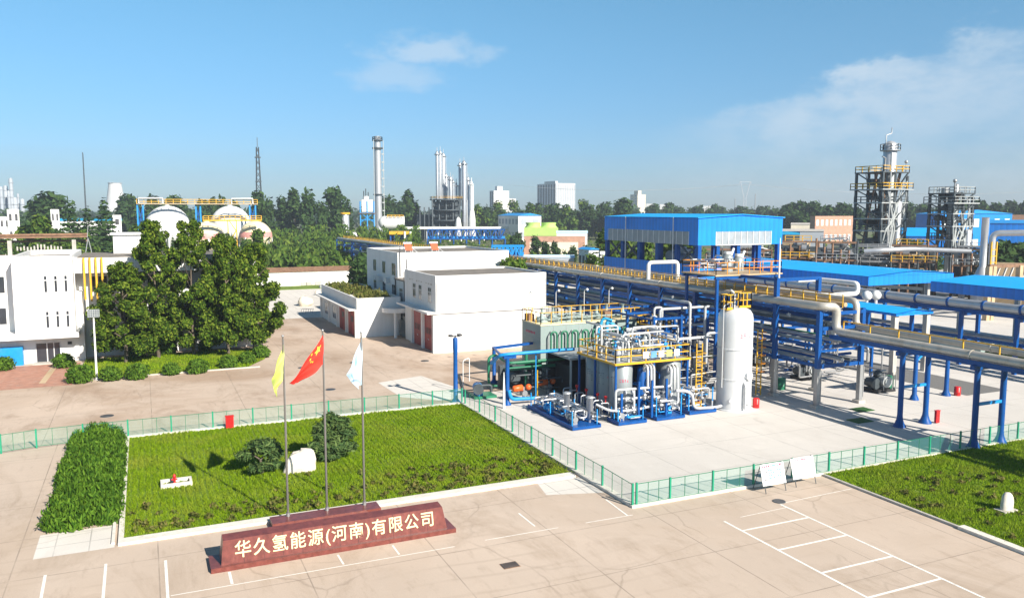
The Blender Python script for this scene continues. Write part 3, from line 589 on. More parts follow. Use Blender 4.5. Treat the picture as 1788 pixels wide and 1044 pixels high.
for z in (4.1, 7.4):
    wall_window(t, -15.6, -13.4, z, z + 1.8, 99.6, 2); 
    for i in range(6): wall_window(t, -5.6 + i * 2.9, -3.8 + i * 2.9, z - .3, z + 1.5, 100.4, 1)
for i in range(5): wall_window(t, -4.6 + i * 3.2, -3.0 + i * 3.2, 1.0, 2.6, 100.4, 1)
wall_window(t, -7.9, -7.4, 1.75, 2.15, 98.5, 0)
b = MB(); b.box(-10.9, -10.78, 98.42, 98.48, .1, 2.2); b.box(-8.6, -8.48, 98.42, 98.48, .1, 2.2); b.box(-10.78, -8.6, 98.42, 98.48, 2.08, 2.2); b.box(-9.85, -9.75, 98.42, 98.48, .1, 2.08); b.box(-9.2, -9.12, 98.42, 98.48, .1, 2.08)
o = part(b, 'entrance_door', 'frame', t); b = MB(); b.box(-10.78, -8.6, 98.44, 98.46, .1, 2.08); part(b, 'pane', 'glass', o)
b = MB(); b.box(-11.1, -8.3, 97.2, 98.4, .0, .1); part(b, 'step', 'conc', t)
b = MB(); b.box(-17.6, -11.95, 97.6, 98.46, 0, 1.9); part(b, 'blue_hoarding', 'skyblue', t)
for i in range(4):
    b = MB(); b.box(-5.95 + i * .57, -5.77 + i * .57, 97.5, 97.88, 6.6 - .2 * i, 11.05); part(b, 'fin', 'yellow', t)
b = MB(); b.tube([(-6.75, 96.9, 11), (-6.75, 96.9, 3.4)], .05, 6); part(b, 'downpipe', 'whitep', t)
# street lamp
t = thing('street_lamp', 'white lamp post with a boxy solar head at the edge of the tree strip', 'street lamp', (-4.6, 86.1, 0))
b = MB(); b.lathe(-4.6, 86.1, [(.16, 0), (.16, .08), (.10, .1), (.07, 6.0)], 10); part(b, 'pole', 'whitep', t)
b = MB(); b.extr([(-5.1, 85.95, 6.0), (-4.1, 85.95, 6.0), (-4.1, 86.25, 6.75), (-5.1, 86.25, 6.75)], (0, .16, -.05)); part(b, 'lamp_head', 'dark', t)
b = MB(); [b.bar((-5.05 + i * .19, 85.93, 6.05), (-5.05 + i * .19, 86.22, 6.72), .03) for i in range(6)]; [b.bar((-5.08, 85.94 + .07 * i, 6.06 + .16 * i), (-4.12, 85.94 + .07 * i, 6.06 + .16 * i), .03) for i in range(5)]; part(b, 'panel_grid', 'grey', t)
# broadleaf trees before the office
def bigblobs(seed, h, r):
    g = random.Random(seed); B = []
    for i in range(54):
        a = i * 2.4 + g.uniform(-.4, .4); zz = (i + g.random()) / 54; rr = r * (1 - .80 * max(0, (zz - .3) / .7) ** 1.7) * g.uniform(.35, .95); q = g.uniform(.62, 1.06) * r / 3.6 * (1 - .3 * zz)
        B.append((rr * cos(a), rr * sin(a), 1.7 + zz * (h - 2.3), q, q, q * g.uniform(.7, 1.0)))
    return B
BIG = []
for k, (h, r) in enumerate(((15.2, 4.2), (13.0, 4.3))):
    cr = leafmesh('broadleaf_crown', bigblobs(30 + k, h, r), 21000, .29, 'leaf', 31 + k, .5, .4, 0, 1.35)
    b = MB(); g = random.Random(k); b.tube([(0, 0, 0), (.06, .05, 1.8), (.1, 0, 4), (0, .1, h * .7)], [.24, .2, .16, .06], 8)
    for i in range(9): a = i * 2.4; z = 2.2 + i * .75; b.tube([(.05, 0, z), (1.2 * cos(a), 1.2 * sin(a), z + .8), (2.5 * cos(a), 2.5 * sin(a), z + 1.9)], [.09, .06, .03], 5)
    BIG.append((b.mesh('broadleaf_trunk', 'bark'), cr))
def bigtree(k, x, y, rz, sc, label):
    t = thing('broadleaf_tree', label, 'tree', (x, y, .04), 'broadleaf trees before the office'); t.rotation_euler.z = rz; t.scale = (sc[0], sc[0], sc[1])
    link('trunk', BIG[k][0], t); link('crown', BIG[k][1], t)
bigtree(1, -2.2, 94.8, .4, (.88, .84), 'leftmost big broadleaf tree, crown hiding the yellow office fins'); bigtree(0, 1.0, 96.4, 1.9, (.84, 1.0), 'tallest big broadleaf tree, second from the office entrance')
bigtree(0, 4.6, 96.6, 4.0, (.80, 1.0), 'middle one of the five big broadleaf trees before the office'); bigtree(1, 8.2, 96.0, 2.7, (.84, 1.06), 'big broadleaf tree with low hanging crown, second from the road')
bigtree(1, 11.2, 97.6, 5.2, (.86, .97), 'big broadleaf tree closest to the road, at the right end of the row')
# round shrubs
SHR = [leafmesh('round_shrub', [(0, 0, .62, .95, .95, .62), (.2, .1, .9, .6, .6, .4), (-.25, -.1, .85, .6, .6, .4), (0, .2, .4, .9, .9, .42)], 1700, .17, 'shrub', 50 + i, .7, .7, .3, 1.8) for i in range(2)]
def shrub(px, py, r, label, k): o = link('round_shrub', SHR[k % 2], None, (*at(px, py), 0)); o.scale = (r, r, r * 1.05); o.rotation_euler.z = px; meta(o, label, 'shrub', 'clipped round shrubs along the tree strip')
for i, (px, py, r) in enumerate(((141, 667, 1.2), (193, 664, 1.0), (241, 661, 1.08), (299, 654, .85), (347, 651, 1.05), (399, 642, .95), (431, 634, .9), (456, 624, .95))):
    shrub(px, py, r, ('clipped round shrub left of the street lamp foot', 'clipped round shrub just right of the street lamp foot')[i] if i < 2 else '%s clipped round shrub counted right from the street lamp' % ORD[i - 1], i)
shrub(111, 641, 1.05, 'clipped round shrub beside the glazed office entrance', 0); shrub(8, 646, 1.0, 'clipped round shrub before the blue hoarding at the left edge', 1)
for i, (x, y, s) in enumerate(((-1.2, 97.6, .9), (1.9, 98.2, 1.1), (5.9, 98.4, .8))): o = link('round_shrub', SHR[i % 2], None, (x, y, 0)); o.scale = (s, s, s * 1.4); meta(o, 'loose dark bush in the shade between the big tree trunks', 'shrub', 'bushes in the shade against the office wing')
# white garage
t = thing('garage_building', 'white two-storey garage block with two red doors and a bare sunlit end wall', 'building', (36, 92, 0))
b = MB(); b.box(29.6, 43.4, 86.7, 98.6, 0, 8.5); parapet(b, 29.6, 43.4, 86.7, 98.6, 8.5, 8.75); part(b, 'wall', 'white', t)
b = MB(); b.box(29.86, 43.14, 86.96, 98.34, 8.5, 8.54); part(b, 'roof', 'roof', t)
b = MB(); b.box(28.5, 29.6, 86.5, 98.6, 4.45, 4.68); b.box(29.6, 43.6, 86.45, 86.7, 4.5, 4.66); part(b, 'canopy', 'white2', t)
for y0 in (87.5, 91.6):
    b = MB(); b.box(29.53, 29.6, y0, y0 + 3.1, .05, 4.2); o = part(b, 'garage_door', 'red_door', t)
    b = MB(); [b.box(29.49, 29.53, y0 + .15 + i * .57, y0 + .35 + i * .57, 1.9, 2.6) for i in range(5)]; part(b, 'louvre', 'sill', o)
    b = MB(); b.bar((29.49, y0 + 1.5, 1.2), (29.49, y0 + 1.8, 1.35), .05); part(b, 'handle', 'whitep', o)
for y in (86.78, 90.75, 94.95): b = MB(); b.box(29.3, 29.6, y, y + .55, 0, 4.45); part(b, 'pier', 'white2', t)
for y0 in (88.2, 91.7, 94.0): wall_window(t, y0, y0 + 1.15, 5.55, 7.3, 29.6, 1, 6.75, axis='x')
b = MB(); b.tube([(43.3, 86.62, 8.1), (43.3, 86.62, .1)], .06, 6); b.tube([(29.75, 86.62, 8.0), (29.75, 86.62, 4.7)], .05, 6); part(b, 'downpipe', 'whitep', t)
b = MB(); [b.box(29.585, 29.6, 88 + i * .9, 88.5 + i * .9, 7.6 + .04 * (i % 3), 7.75) for i in range(10) if i not in (3, 7)]; part(b, 'stain', 'conc', t)
# link block
t = thing('link_building', 'weathered white link block between the garage and the tall block', 'building', (34, 102, 0))
b = MB(); b.box(30.6, 42, 98.62, 106.3, 0, 6.9); part(b, 'wall', 'white2', t); b = MB(); b.box(30.4, 42, 98.62, 106.3, 6.9, 7.05); part(b, 'roof', 'roof', t)
for y0 in (99.6, 102.8):
    for z in (.9, 4.2): wall_window(t, y0, y0 + 1.5, z, z + 1.7, 30.6, 2, z + 1.2, axis='x')
b = MB(); b.tube([(30.5, 105.9, 8.8), (30.5, 105.9, .2)], .08, 6); b.tube([(30.5, 101.9, 8.2), (30.5, 101.9, .2)], .06, 6); part(b, 'downpipe', 'sill', t)
# tall block
t = thing('block_building', 'tall white block with two solar heaters on its roof behind the garage', 'building', (38, 114, 0))
b = MB(); b.box(31, 47.3, 106.4, 123, 0, 10.1); parapet(b, 31, 47.3, 106.4, 123, 10.1, 10.4); part(b, 'wall', 'white', t)
b = MB(); b.box(31.26, 47.04, 106.66, 122.74, 10.1, 10.14); part(b, 'roof', 'roof', t)
for y0 in (107.6, 112.5, 117.5):
    for z in (1, 4.3, 7.2): wall_window(t, y0, y0 + 1.6, z, z + 1.7, 31, 1, axis='x')
for y in (110.2, 114.2, 116): b = MB(); b.box(30.4, 31, y, y + 1.0, 6.0, 6.7); part(b, 'air_conditioner', 'frame', t)
b = MB(); b.tube([(32.2, 106.3, 9.5), (32.2, 106.3, 6)], .05, 6); b.tube([(31.3, 106.3, 11.2), (31.3, 106.3, 7.2)], .06, 6); part(b, 'downpipe', 'sill', t)
for i, (x, l) in enumerate(((33.4, 'red and white solar water heater on the tall block roof, nearer the corner'), (37.2, 'red and white solar water heater on the tall block roof, farther right'))):
    t = thing('solar_heater', l, 'solar heater', (x, 109, 10.14)); b = MB(); b.extr([(x - .5, 108.9, 10.55), (x + .5, 108.9, 10.55), (x + .5, 109.6, 11.4), (x - .5, 109.6, 11.4)], (0, .08, -.05)); part(b, 'collector', 'orange_flag', t)
    b = MB(); b.hcyl((x - .6, 109.8, 11.5), (x + .6, 109.8, 11.5), .2, 12); part(b, 'water_tank', 'alu', t)
    b = MB(); [b.bar(p, q, .06) for p, q in (((x - .5, 108.9, 10.14), (x - .5, 108.9, 10.6)), ((x + .5, 108.9, 10.14), (x + .5, 108.9, 10.6)), ((x - .5, 109.8, 10.14), (x - .5, 109.8, 11.4)), ((x + .5, 109.8, 10.14), (x + .5, 109.8, 11.4)), ((x + .5, 109.8, 11), (x + 1.3, 108.8, 10.14)))]; part(b, 'stand', 'whitep', t)
b = MB(); b.tube([(33.5, 110.5, 10.15), (33.5, 110.5, 12.6)], .05, 6); b.cbox(33.5, 110.5, 10.14, .3, .3, .1); solo(b, 'roof_mast', 'dark', 'thin dark mast on the tall block roof between two solar heaters', 'mast', (33.5, 110.5, 10.14))
# low stores with weeds on the roof
t = thing('store_building', 'low white store with weeds on its roof and dark red doors', 'building', (27, 112, 0))
b = MB(); b.box(24.2, 29.9, 101.6, 124, 0, 4.5); parapet(b, 24.2, 29.9, 101.6, 124, 4.5, 5.0, .2); part(b, 'wall', 'white', t)
b = MB(); b.box(23.2, 24.2, 101.7, 124.2, 3.45, 3.62); part(b, 'canopy', 'white2', t)
for y in (101.7, 107.0, 112.5, 118, 123.6): b = MB(); b.box(23.95, 24.2, y, y + .4, 0, 3.45); part(b, 'pier', 'white2', t)
for y0 in (103, 108.3):
    b = MB(); b.box(24.13, 24.2, y0, y0 + 3.2, .05, 3.1); o = part(b, 'store_door', 'red_door', t); b = MB(); b.box(24.09, 24.13, y0 + .4, y0 + 1.3, 1.8, 2.5); b.bar((24.1, y0 + 1.6, .1), (24.1, y0 + 1.6, 3.05), .04); part(b, 'louvre', 'sill', o)
for y0 in (114, 119.5): wall_window(t, y0, y0 + 2, .9, 2.7, 24.2, 1, axis='x')
wb = [(g_.uniform(24.8, 29.3), g_.uniform(102.2, 123.5), 4.85, .5, .6, g_.uniform(.3, .75)) for _ in range(70)]
stuff('weeds', leafmesh('roof_weeds', wb, 4200, .22, 'weed', 61, .2, .3, .6, 2), 'yellow green weeds covering the roof of the low store', 'weeds')
t = thing('entrance_porch', 'round white entrance porch on a column beside the low store', 'porch', (29, 100.3, 0))
b = MB(); b.prism([(30.55, 98.7)] + [(29.6 + 2.4 * cos(a), 100.6 + 1.7 * sin(a)) for a in [1.5 * pi - i * pi / 10 for i in range(9)]] + [(28.0, 101.55), (30.55, 101.55)], 3.2, 3.75); part(b, 'porch_roof', 'white2', t)
b = MB(); b.cyl(28.6, 99.5, 0, 3.2, .2); part(b, 'column', 'white2', t); b = MB(); [b.box(29.4, 29.9, 98.8, 101.3, .25 * i, .25 * i + .04) for i in range(1, 9)]; b.box(30.0, 30.5, 99.6, 101, 0, 2.6); part(b, 'stair', 'grey', t)
# white boundary wall and yard beyond
t = thing('boundary_wall', 'white boundary wall with brown coping beyond the pale plaza', 'wall', (28, 178, 0)); b = MB(); b.box(8, 41.5, 178, 178.4, 0, 3.0); part(b, 'wall_face', 'white', t); b = MB(); b.add([(8, 177.8, 3.0), (41.7, 177.8, 3.0), (41.7, 180.4, 3.9), (8, 180.4, 3.9), (8, 180.4, 3.0), (41.7, 180.4, 3.0)], [(0, 1, 2, 3), (0, 3, 4), (1, 5, 2), (3, 2, 5, 4), (0, 4, 5, 1)]); part(b, 'coping', 'rust', t)
b = MB(); b.box(10, 41, 170, 177.5, -.02, .1); setting(b, 'verge', 'soil')
def lump(px, py, r, label):
    x, y = at(px, py); b = MB(); b.sphere(x, y, r * .6, r, 14, 9, r * .75); deform_rock(b, .14 * r, int(px)); solo(b, 'boulder', 'cream', label, 'boulder', (x, y, 0))
lump(533, 534, 1.2, 'big cream boulder lying at the end of the road by the trees'); lump(571, 522, .9, 'smaller cream boulder near the low store'); lump(556, 515, .6, 'smallest cream boulder on the pale plaza')
def pile(px, py, r, m, label, cat, nm): x, y = at(px, py); b = MB(); [b.cbox(x + g_.uniform(-r, r), y + g_.uniform(-r, r) * 1.5, 0, g_.uniform(.5, 1.4), g_.uniform(.5, 1.4), g_.uniform(.2, .9)) for _ in range(12)]; deform_rock(b, .06, 9); solo(b, nm, m, label, cat, (x, y, 0))
pile(585, 505, 2.6, 'grey', 'heap of grey rubble on the pale plaza behind the boulders', 'rubble', 'rubble_heap'); pile(540, 497, 2.0, 'conc', 'heap of pale rubble on the plaza before the white wall', 'rubble', 'rubble_heap'); pile(590, 528, 2.0, 'grey', 'heap of grey scrap beside the low store end', 'rubble', 'rubble_heap')
b = MB(); 
for i in range(6): x, y = at(525 + i * 4, 548); b.bar((x, y, 0), (x + .2, y, .8), .05)
b.bar((*at(524, 548), .8), (*at(548, 548), .8), .06); solo(b, 'barrier', 'grey', 'small grey rail barrier on the road by the boulder', 'barrier', (*at(536, 548), 0))
# ---------------------------------------------------------------- process plant on the white pad
def ony(px, py, y): d = sight(px, py); t = y / d.y; return (d.x * t, y, 16 + d.z * t)
gp = random.Random(11)
def ortho(b, x0, x1, y0, y1, z0, z1, n, r=(.04, .08), fil=.15):
    for _ in range(n):
        p = [gp.uniform(x0, x1), gp.uniform(y0, y1), gp.uniform(z0, z1)]; pts = [tuple(p)]; ax = gp.randrange(3)
        for k in range(gp.choice((2, 3, 3))):
            lo, hi = ((x0, x1), (y0, y1), (z0, z1))[ax]; p[ax] = gp.uniform(lo, hi); pts.append(tuple(p)); ax = (ax + gp.choice((1, 2))) % 3
        pts = [p for i, p in enumerate(pts) if i == 0 or (Vector(p) - Vector(pts[i - 1])).length > .12]
        if len(pts) > 1: b.tube(pts, gp.uniform(*r), 6, fil)
def valves(b, x0, x1, y0, y1, z0, z1, n, r=.13):
    for _ in range(n):
        x, y, z = gp.uniform(x0, x1), gp.uniform(y0, y1), gp.uniform(z0, z1); b.hcyl((x - r, y, z), (x + r, y, z), r, 8); b.cyl(x, y, z, z + .35, .04, 6); b.lathe(x, y, [(.16, z + .35), (.16, z + .39)], 10)
def shield(b, x, y, z, r, rows_, a0, a1, h=.09):   # small printed marks on a curved shell
    for i, (n, zz) in enumerate(rows_):
        for k in range(n):
            a = a0 + (a1 - a0) * k / max(1, n - 1)
            for dz in (0, h * 1.1, h * 2.2):
                if gp.random() < .8: w = gp.uniform(.03, .08); b.bar((x + r * cos(a - w), y + r * sin(a - w), z + zz + dz), (x + r * cos(a + w), y + r * sin(a + w), z + zz + dz), .012, gp.uniform(.03, .06))
def pipe_(label, pts, r, m, grp=None): b = MB(); b.tube(pts, r, 8, .3); return solo(b, 'steel_pipe', m, label, 'pipe', pts[0], grp)
def rackframe(label, xs, ys, zs, npipe):
    t = thing('pipe_rack', label, 'pipe rack', ((xs[0] + xs[-1]) / 2, (ys[0] + ys[-1]) / 2, 0))
    for x in xs:
        for y in ys: b = MB(); b.box(x - .11, x + .11, y - .11, y + .11, 0, zs[-1] + .25); part(b, 'column', 'blue', t)
    for z in zs:
        for y in ys: b = MB(); b.bar((xs[0] + .11, y, z), (xs[-1] - .11, y, z), .2); part(b, 'cross_beam', 'blue', t)
        for x in xs: b = MB(); b.bar((x, ys[0] + .11, z - .12), (x, ys[-1] - .11, z - .12), .18); part(b, 'girder', 'blue', t)
    b = MB(); ortho(b, xs[0] + .3, xs[-1] - .3, ys[0] + .3, ys[-1] + .8, .5, zs[-1], npipe, (.08, .16), .2); part(b, 'pipe_run', 'blue', t)
# tall vessel
t = thing('storage_vessel', 'tall white vertical vessel with domed top and yellow cages right of the plant', 'vessel', (43.35, 52.4, 0)); vx, vy = 43.35, 52.4
b = MB(); b.lathe(vx, vy, [(1.40, 0), (1.40, 3.6), (1.40, 7.2), (1.39, 7.45), (1.33, 7.75), (1.15, 8.05), (.8, 8.25), (.4, 8.33), (.02, 8.35)], 32); part(b, 'shell', 'vessel', t)
for z in (2.5, 4.95): b = MB(); b.lathe(vx, vy, [(1.401, z), (1.45, z + .005), (1.45, z + .1), (1.401, z + .105)], 32, False); part(b, 'weld_band', 'vessel', t)
b = MB(); b.lathe(vx, vy, [(1.55, 0), (1.55, .1), (1.42, .12)], 28); part(b, 'base_ring', 'vessel', t)
b = MB(); b.hcyl((vx + .25, vy - 1.3, 2.9), (vx + .3, vy - 1.56, 2.9), .36, 14); b.hcyl((vx - 1.0, vy - .9, .9), (vx - 1.15, vy - 1.1, .9), .16, 10); b.hcyl((vx + .3, vy - 1.3, .6), (vx + .32, vy - 1.5, .6), .12, 10); part(b, 'manway', 'vessel', t)
b = MB(); shield(b, vx, vy, 6.0, 1.41, [(5, 0)], -1.9, -1.15, .12); part(b, 'marking', 'inkred', t)
for x0, x1, y0, y1, z in ((42.0, 42.65, 51.9, 52.6, 8.2), (43.15, 44.35, 51.8, 52.9, 8.32)):
    b = MB(); b.box(x0, x1, y0, y1, z - .05, z); b.rail([(x0, y0, z), (x1, y0, z), (x1, y1, z), (x0, y1, z)], 1.15, .45, .032, True, True); b.box(x0, x1, y0 - .02, y0, z, z + .14); part(b, 'cage', 'yellow', t)
b = MB(); b.tube([(vx - .2, vy, 8.2), (vx - .2, vy, 9.4), (vx - .6, vy, 9.7)], .10, 8, .2); b.tube([(vx - 1.55, vy - .4, 1.9), (vx - 1.55, vy - .4, 8.5), (vx - .6, vy - .2, 8.75), (vx - .4, vy, 8.3)], .055, 6, .2); b.tube([(vx + 1.5, vy - .2, 2.7), (vx + 1.5, vy - .2, 7.5)], .05, 6); b.tube([(vx - .15, vy - 1.6, .25), (vx - .15, vy - 1.6, 2.2), (vx - .15, vy - 1.2, 2.45)], .1, 8, .2); part(b, 'nozzle_pipe', 'pipew', t)
# tanks under the service platform
def tank(x, y, label, marks):
    t = thing('process_tank', label, 'tank', (x, y, 0), 'silver process tanks under the service platform'); b = MB(); b.lathe(x, y, [(.92, .25), (.92, 2.2), (.92, 4.1), (.75, 4.22)], 24); part(b, 'shell', 'tank', t)
    b = MB(); [b.cbox(x + dx, y + dy, 0.0, .16, .16, .3) for dx in (-.7, .7) for dy in (-.7, .7)]; part(b, 'feet', 'blue', t)
    if marks: b = MB(); shield(b, x, y, 2.8, .93, [(3, 0), (2, -.5)], pi + .15, pi + .6, .16); part(b, 'marking', 'ink', t); b = MB(); shield(b, x, y, 2.85, .93, [(4, 0)], 1.32 * pi, 1.52 * pi, .08); part(b, 'marking', 'inkred', t)
for i, y in enumerate((54.1, 56.0, 57.8)):
    tank(33.65, y, ('front corner silver tank with printed marks under the yellow-railed platform', 'middle silver tank of the left row under the yellow-railed platform', 'rear silver tank of the left row, beside the dark opening')[i], True); tank(38.2, y, ('front silver tank on the ladder side under the platform', 'middle silver tank on the ladder side under the platform', 'rear silver tank on the ladder side under the platform')[i], False)
t = thing('service_platform', 'grey deck with yellow railings over the silver process tanks', 'platform', (36, 57, 0))
b = MB(); b.box(32.45, 39.35, 52.95, 58.9, 4.26, 4.34); part(b, 'deck', 'deck', t)
b = MB(); [b.box(*q, 4.24, 4.40) for q in ((32.4, 39.4, 52.87, 52.95), (32.4, 39.4, 58.9, 58.98), (32.37, 32.45, 52.95, 58.9), (39.35, 39.43, 52.95, 58.9))]; part(b, 'toe_board', 'yellow', t)
b = MB(); b.rail([(32.5, 53, 4.34), (39.3, 53, 4.34), (39.3, 58.8, 4.34), (32.5, 58.8, 4.34)], 1.1, 1.35, .035, True, True); part(b, 'railing', 'yellow', t)
for x in (32.55, 36, 39.2):
    for y in (53.05, 56.2, 58.8): b = MB(); b.box(x - .07, x + .07, y - .07, y + .07, 0, 4.26); part(b, 'leg', 'blue', t)
for i, (m, x) in enumerate((('whitep', 34.9), ('inkblue', 35.65), ('whitep', 36.35), ('flagyel', 37.1), ('flagblue', 37.8))): b = MB(); b.box(x, x + .5, 52.9, 52.94, 4.62, 5.15); part(b, 'safety_sign', m, t)
b = MB()
for x in (39.8, 40.35): b.bar((x, 52.7, .2), (x, 52.7, 5.5), .07)
for i in range(16): b.bar((39.8, 52.7, .4 + i * .3), (40.35, 52.7, .4 + i * .3), .05)
for z in (2.4, 3.2, 4.0, 4.8): b.tube([(39.8, 52.7, z), (39.75, 52.2, z), (40.07, 51.95, z), (40.4, 52.2, z), (40.35, 52.7, z)], .025, 5)
part(b, 'ladder', 'yellow', t)
# equipment standing on the deck
t = thing('deck_pipework', 'white pipes, domes and valves standing on the yellow-railed deck', 'pipework', (36, 57, 4.34))
b = MB(); zt = 4.34
for pts in ([(33.4, 57.5, zt), (33.4, 57.5, 6.6), (35.4, 57.5, 6.6), (35.4, 57.5, zt)], [(34.1, 54.6, zt), (34.1, 54.6, 6.3), (36.6, 54.6, 6.3), (36.6, 54.6, zt)], [(36.2, 56.5, zt), (36.2, 56.5, 6.5), (38.6, 56.5, 6.5), (38.6, 56.5, zt)], [(33, 56, zt), (33, 56, 6.9), (33, 58.5, 6.9)], [(37, 58.3, zt), (37, 58.3, 6.1), (42, 58.3, 6.1), (42, 58.3, 3)], [(33.9, 53.4, zt), (33.9, 53.4, 5.9), (33.9, 58.4, 5.9)], [(38.9, 54, zt), (38.9, 54, 5.7), (42, 54, 5.7)]): b.tube(pts, .085, 7, .25)
ortho(b, 33, 39, 53.6, 58.5, 4.5, 6.4, 24, (.05, .08)); part(b, 'pipe_run', 'pipew', t)
b = MB()
for x, y, r in ((35, 56.8, .42), (37.3, 57.6, .48), (38.4, 55, .34), (34.3, 58.2, .4), (36.3, 58.2, .5), (33.5, 54.3, .34)): b.lathe(x, y, [(r, zt), (r, zt + .55), (r * .8, zt + .75), (r * .3, zt + .86)], 14); b.cyl(x, y, zt + .8, zt + 1.2, .08, 8)
part(b, 'dome', 'alu', t); 
for _ in range(10): b = MB(); valves(b, 33, 39, 53.6, 58.4, 4.5, 5.5, 1); part(b, 'valve', 'skyblue', t)
for x, y, h in ((33.2, 57.2, 1.6), (34.6, 58.6, 1.9), (37.8, 58.6, 1.3), (35.6, 54, 1.4), (38.9, 58.3, 1.6)): b = MB(); b.tube([(x, y, zt), (x, y, zt + h)], .06, 6); part(b, 'vent_post', 'yellow', t)
# exchangers between the tanks and the white manifold before them
for x, y, r, h in ((34.4, 57.9, .55, 1.1), (36.9, 55.4, .5, 1.0), (38.3, 57.9, .5, 1.3)): b = MB(); b.lathe(x, y, [(r, 4.34), (r, 4.34 + h - .2), (r * .7, 4.34 + h), (.08, 4.36 + h)], 16); solo(b, 'small_tank', 'tank', 'one of the stubby grey vessels standing on the yellow-railed deck', 'tank', (x, y, 4.34), 'stubby grey vessels on the deck')
t = thing('heat_exchanger', 'dark blue upright heat exchangers between the two rows of tanks', 'exchanger', (36, 55, 0))
b = MB(); [b.lathe(x, y, [(.36, .3), (.36, 3.5), (.2, 3.8)], 14) for x, y in ((35.5, 54), (36.4, 54.6), (35.4, 56.5), (36.5, 57.2))]; part(b, 'shell', 'blue', t); b = MB(); ortho(b, 34.9, 37.1, 53.2, 59, .4, 4.0, 16, (.05, .09)); part(b, 'pipe_run', 'blue', t)
b = MB(); b.box(34.7, 37.1, 58.3, 58.7, .3, 4.1); part(b, 'back_panel', 'dark', t)
t = thing('pipe_manifold', 'white looping pipe manifold on blue posts in front of the silver tanks', 'pipework', (36, 52, 0))
b = MB(); F = lambda pts, y=52.1: [ony(px, py, y + dy) for px, py, dy in pts]
for pts in ([(1075, 716, 0), (1075, 681, 0), (1171, 674, 0), (1172, 642, 0), (1166, 638, .5), (1166, 650, .9)], [(1107, 714, 0), (1107, 681, 0)], [(1078, 697, .3), (1168, 691, .3), (1178, 684, .3), (1177, 640, .3), (1172, 637, .9), (1172, 650, 1.0)], [(1041, 706, .6), (1062, 716, 0), (1078, 718, -.1), (1112, 715, 0), (1140, 708, 0), (1184, 704, 0), (1183, 642, .2), (1178, 637, .9)], [(1131, 676, 0), (1131, 640, 0), (1125, 636, .6), (1125, 648, .9)], [(1137, 676, .1), (1137, 640, .1), (1131, 636, .7), (1131, 648, .9)], [(1142, 694, .2), (1142, 640, .2), (1137, 636, .8)]): b.tube(F(pts), .10, 8, .28)
part(b, 'pipe_run', 'pipew', t)
b = MB(); b.tube(F([(1180, 682, 0), (1198, 682, 0), (1209, 688, 0), (1211, 713, 0), (1252, 711, 0), (1270, 704, 0)]), .13, 8, .5); part(b, 'crossover_pipe', 'pipew', t)
for px in (1086, 1116, 1139, 1164): b = MB(); x, y, z = ony(px, 680, 51.85); b.box(x - .08, x + .08, 51.8, 51.95, .2, 3.1 if px > 1100 else 2.3); part(b, 'post', 'blue', t)
b = MB(); 
for x in (32.8, 33.4, 34.5, 35.2, 36.3, 36.9):
    for z in (2.3, 1.72, 1.05): b = MB(); b.hcyl((x, 52.1, z), (x + .07, 52.1, z), .17, 10); part(b, 'flange', 'alu', t)
b = MB(); valves(b, 33, 37.6, 52.3, 52.6, .6, 1.9, 8); part(b, 'valve', 'alu', t)
t = thing('equipment_shelter', 'open grey shelter with a black interior between the tanks and the cabinet', 'shelter', (34.5, 62, 0))
b = MB(); b.box(32.3, 37.5, 59.9, 64.6, 3.5, 3.66); part(b, 'roof', 'grey', t); b = MB(); b.box(32.4, 37.4, 64.3, 64.5, 0, 3.5); b.box(37.2, 37.4, 60, 64.3, 0, 3.5); part(b, 'back_wall', 'black', t); b = MB(); b.box(33, 36.8, 61.2, 64, .05, 2.7); part(b, 'machine', 'black', t)  # darkness of the opening is put into the black back wall and machine
for x, y in ((32.4, 60), (37.3, 60), (32.4, 64.4)): b = MB(); b.box(x - .07, x + .07, y - .07, y + .07, 0, 3.5); part(b, 'post', 'grey', t)
# blue based skids
def skid(label, x0, x1, y0, y1, filt=(), motors=(), npipe=10, ht=1.5, extra='alu', cat='pump skid'):
    t = thing('pump_skid', label, cat, ((x0 + x1) / 2, (y0 + y1) / 2, 0), 'blue based skids along the front of the plant')
    b = MB(); b.box(x0, x1, y0, y1, .04, .24); [b.box(x0 + .02, x1 - .02, y, y + .12, .0, .04) for y in (y0 + .1, (y0 + y1) / 2, y1 - .25)]; b.box(x0, x0 + .1, y0, y1, .24, .32); b.box(x1 - .1, x1, y0, y1, .24, .32); part(b, 'base_frame', 'blue', t)
    for x, y, h in filt: b = MB(); b.lathe(x, y, [(.12, .24), (.12, .5), (.24, .55), (.24, h - .1), (.32, h - .08), (.32, h), (.2, h + .06)], 14); part(b, 'filter_vessel', 'alu', t)
    for x, y, m in motors:
        b = MB(); b.hcyl((x, y - .45, .62), (x, y + .25, .62), .22, 12); b.cbox(x, y - .1, .24, .36, .6, .2); b.hcyl((x, y + .3, .62), (x, y + .55, .62), .3, 12); part(b, 'pump_motor', m, t)
    b = MB(); ortho(b, x0 + .15, x1 - .15, y0 + .2, y1 - .2, .4, ht, npipe, (.05, .09)); part(b, 'pipe_run', extra, t)
    b = MB(); ortho(b, x0 + .15, x1 - .15, y0 + .2, y1 - .2, .35, ht * .8, npipe // 2, (.04, .07)); [b.box(x, x + .07, y, y + .07, .24, ht) for x in (x0 + .1, x1 - .2) for y in (y0 + .3, (y0 + y1) / 2, y1 - .4)]; part(b, 'support', 'skyblue', t)
    b = MB(); valves(b, x0 + .25, x1 - .25, y0 + .3, y1 - .3, .5, ht * .75, npipe // 2); part(b, 'valve', 'steel', t); return t
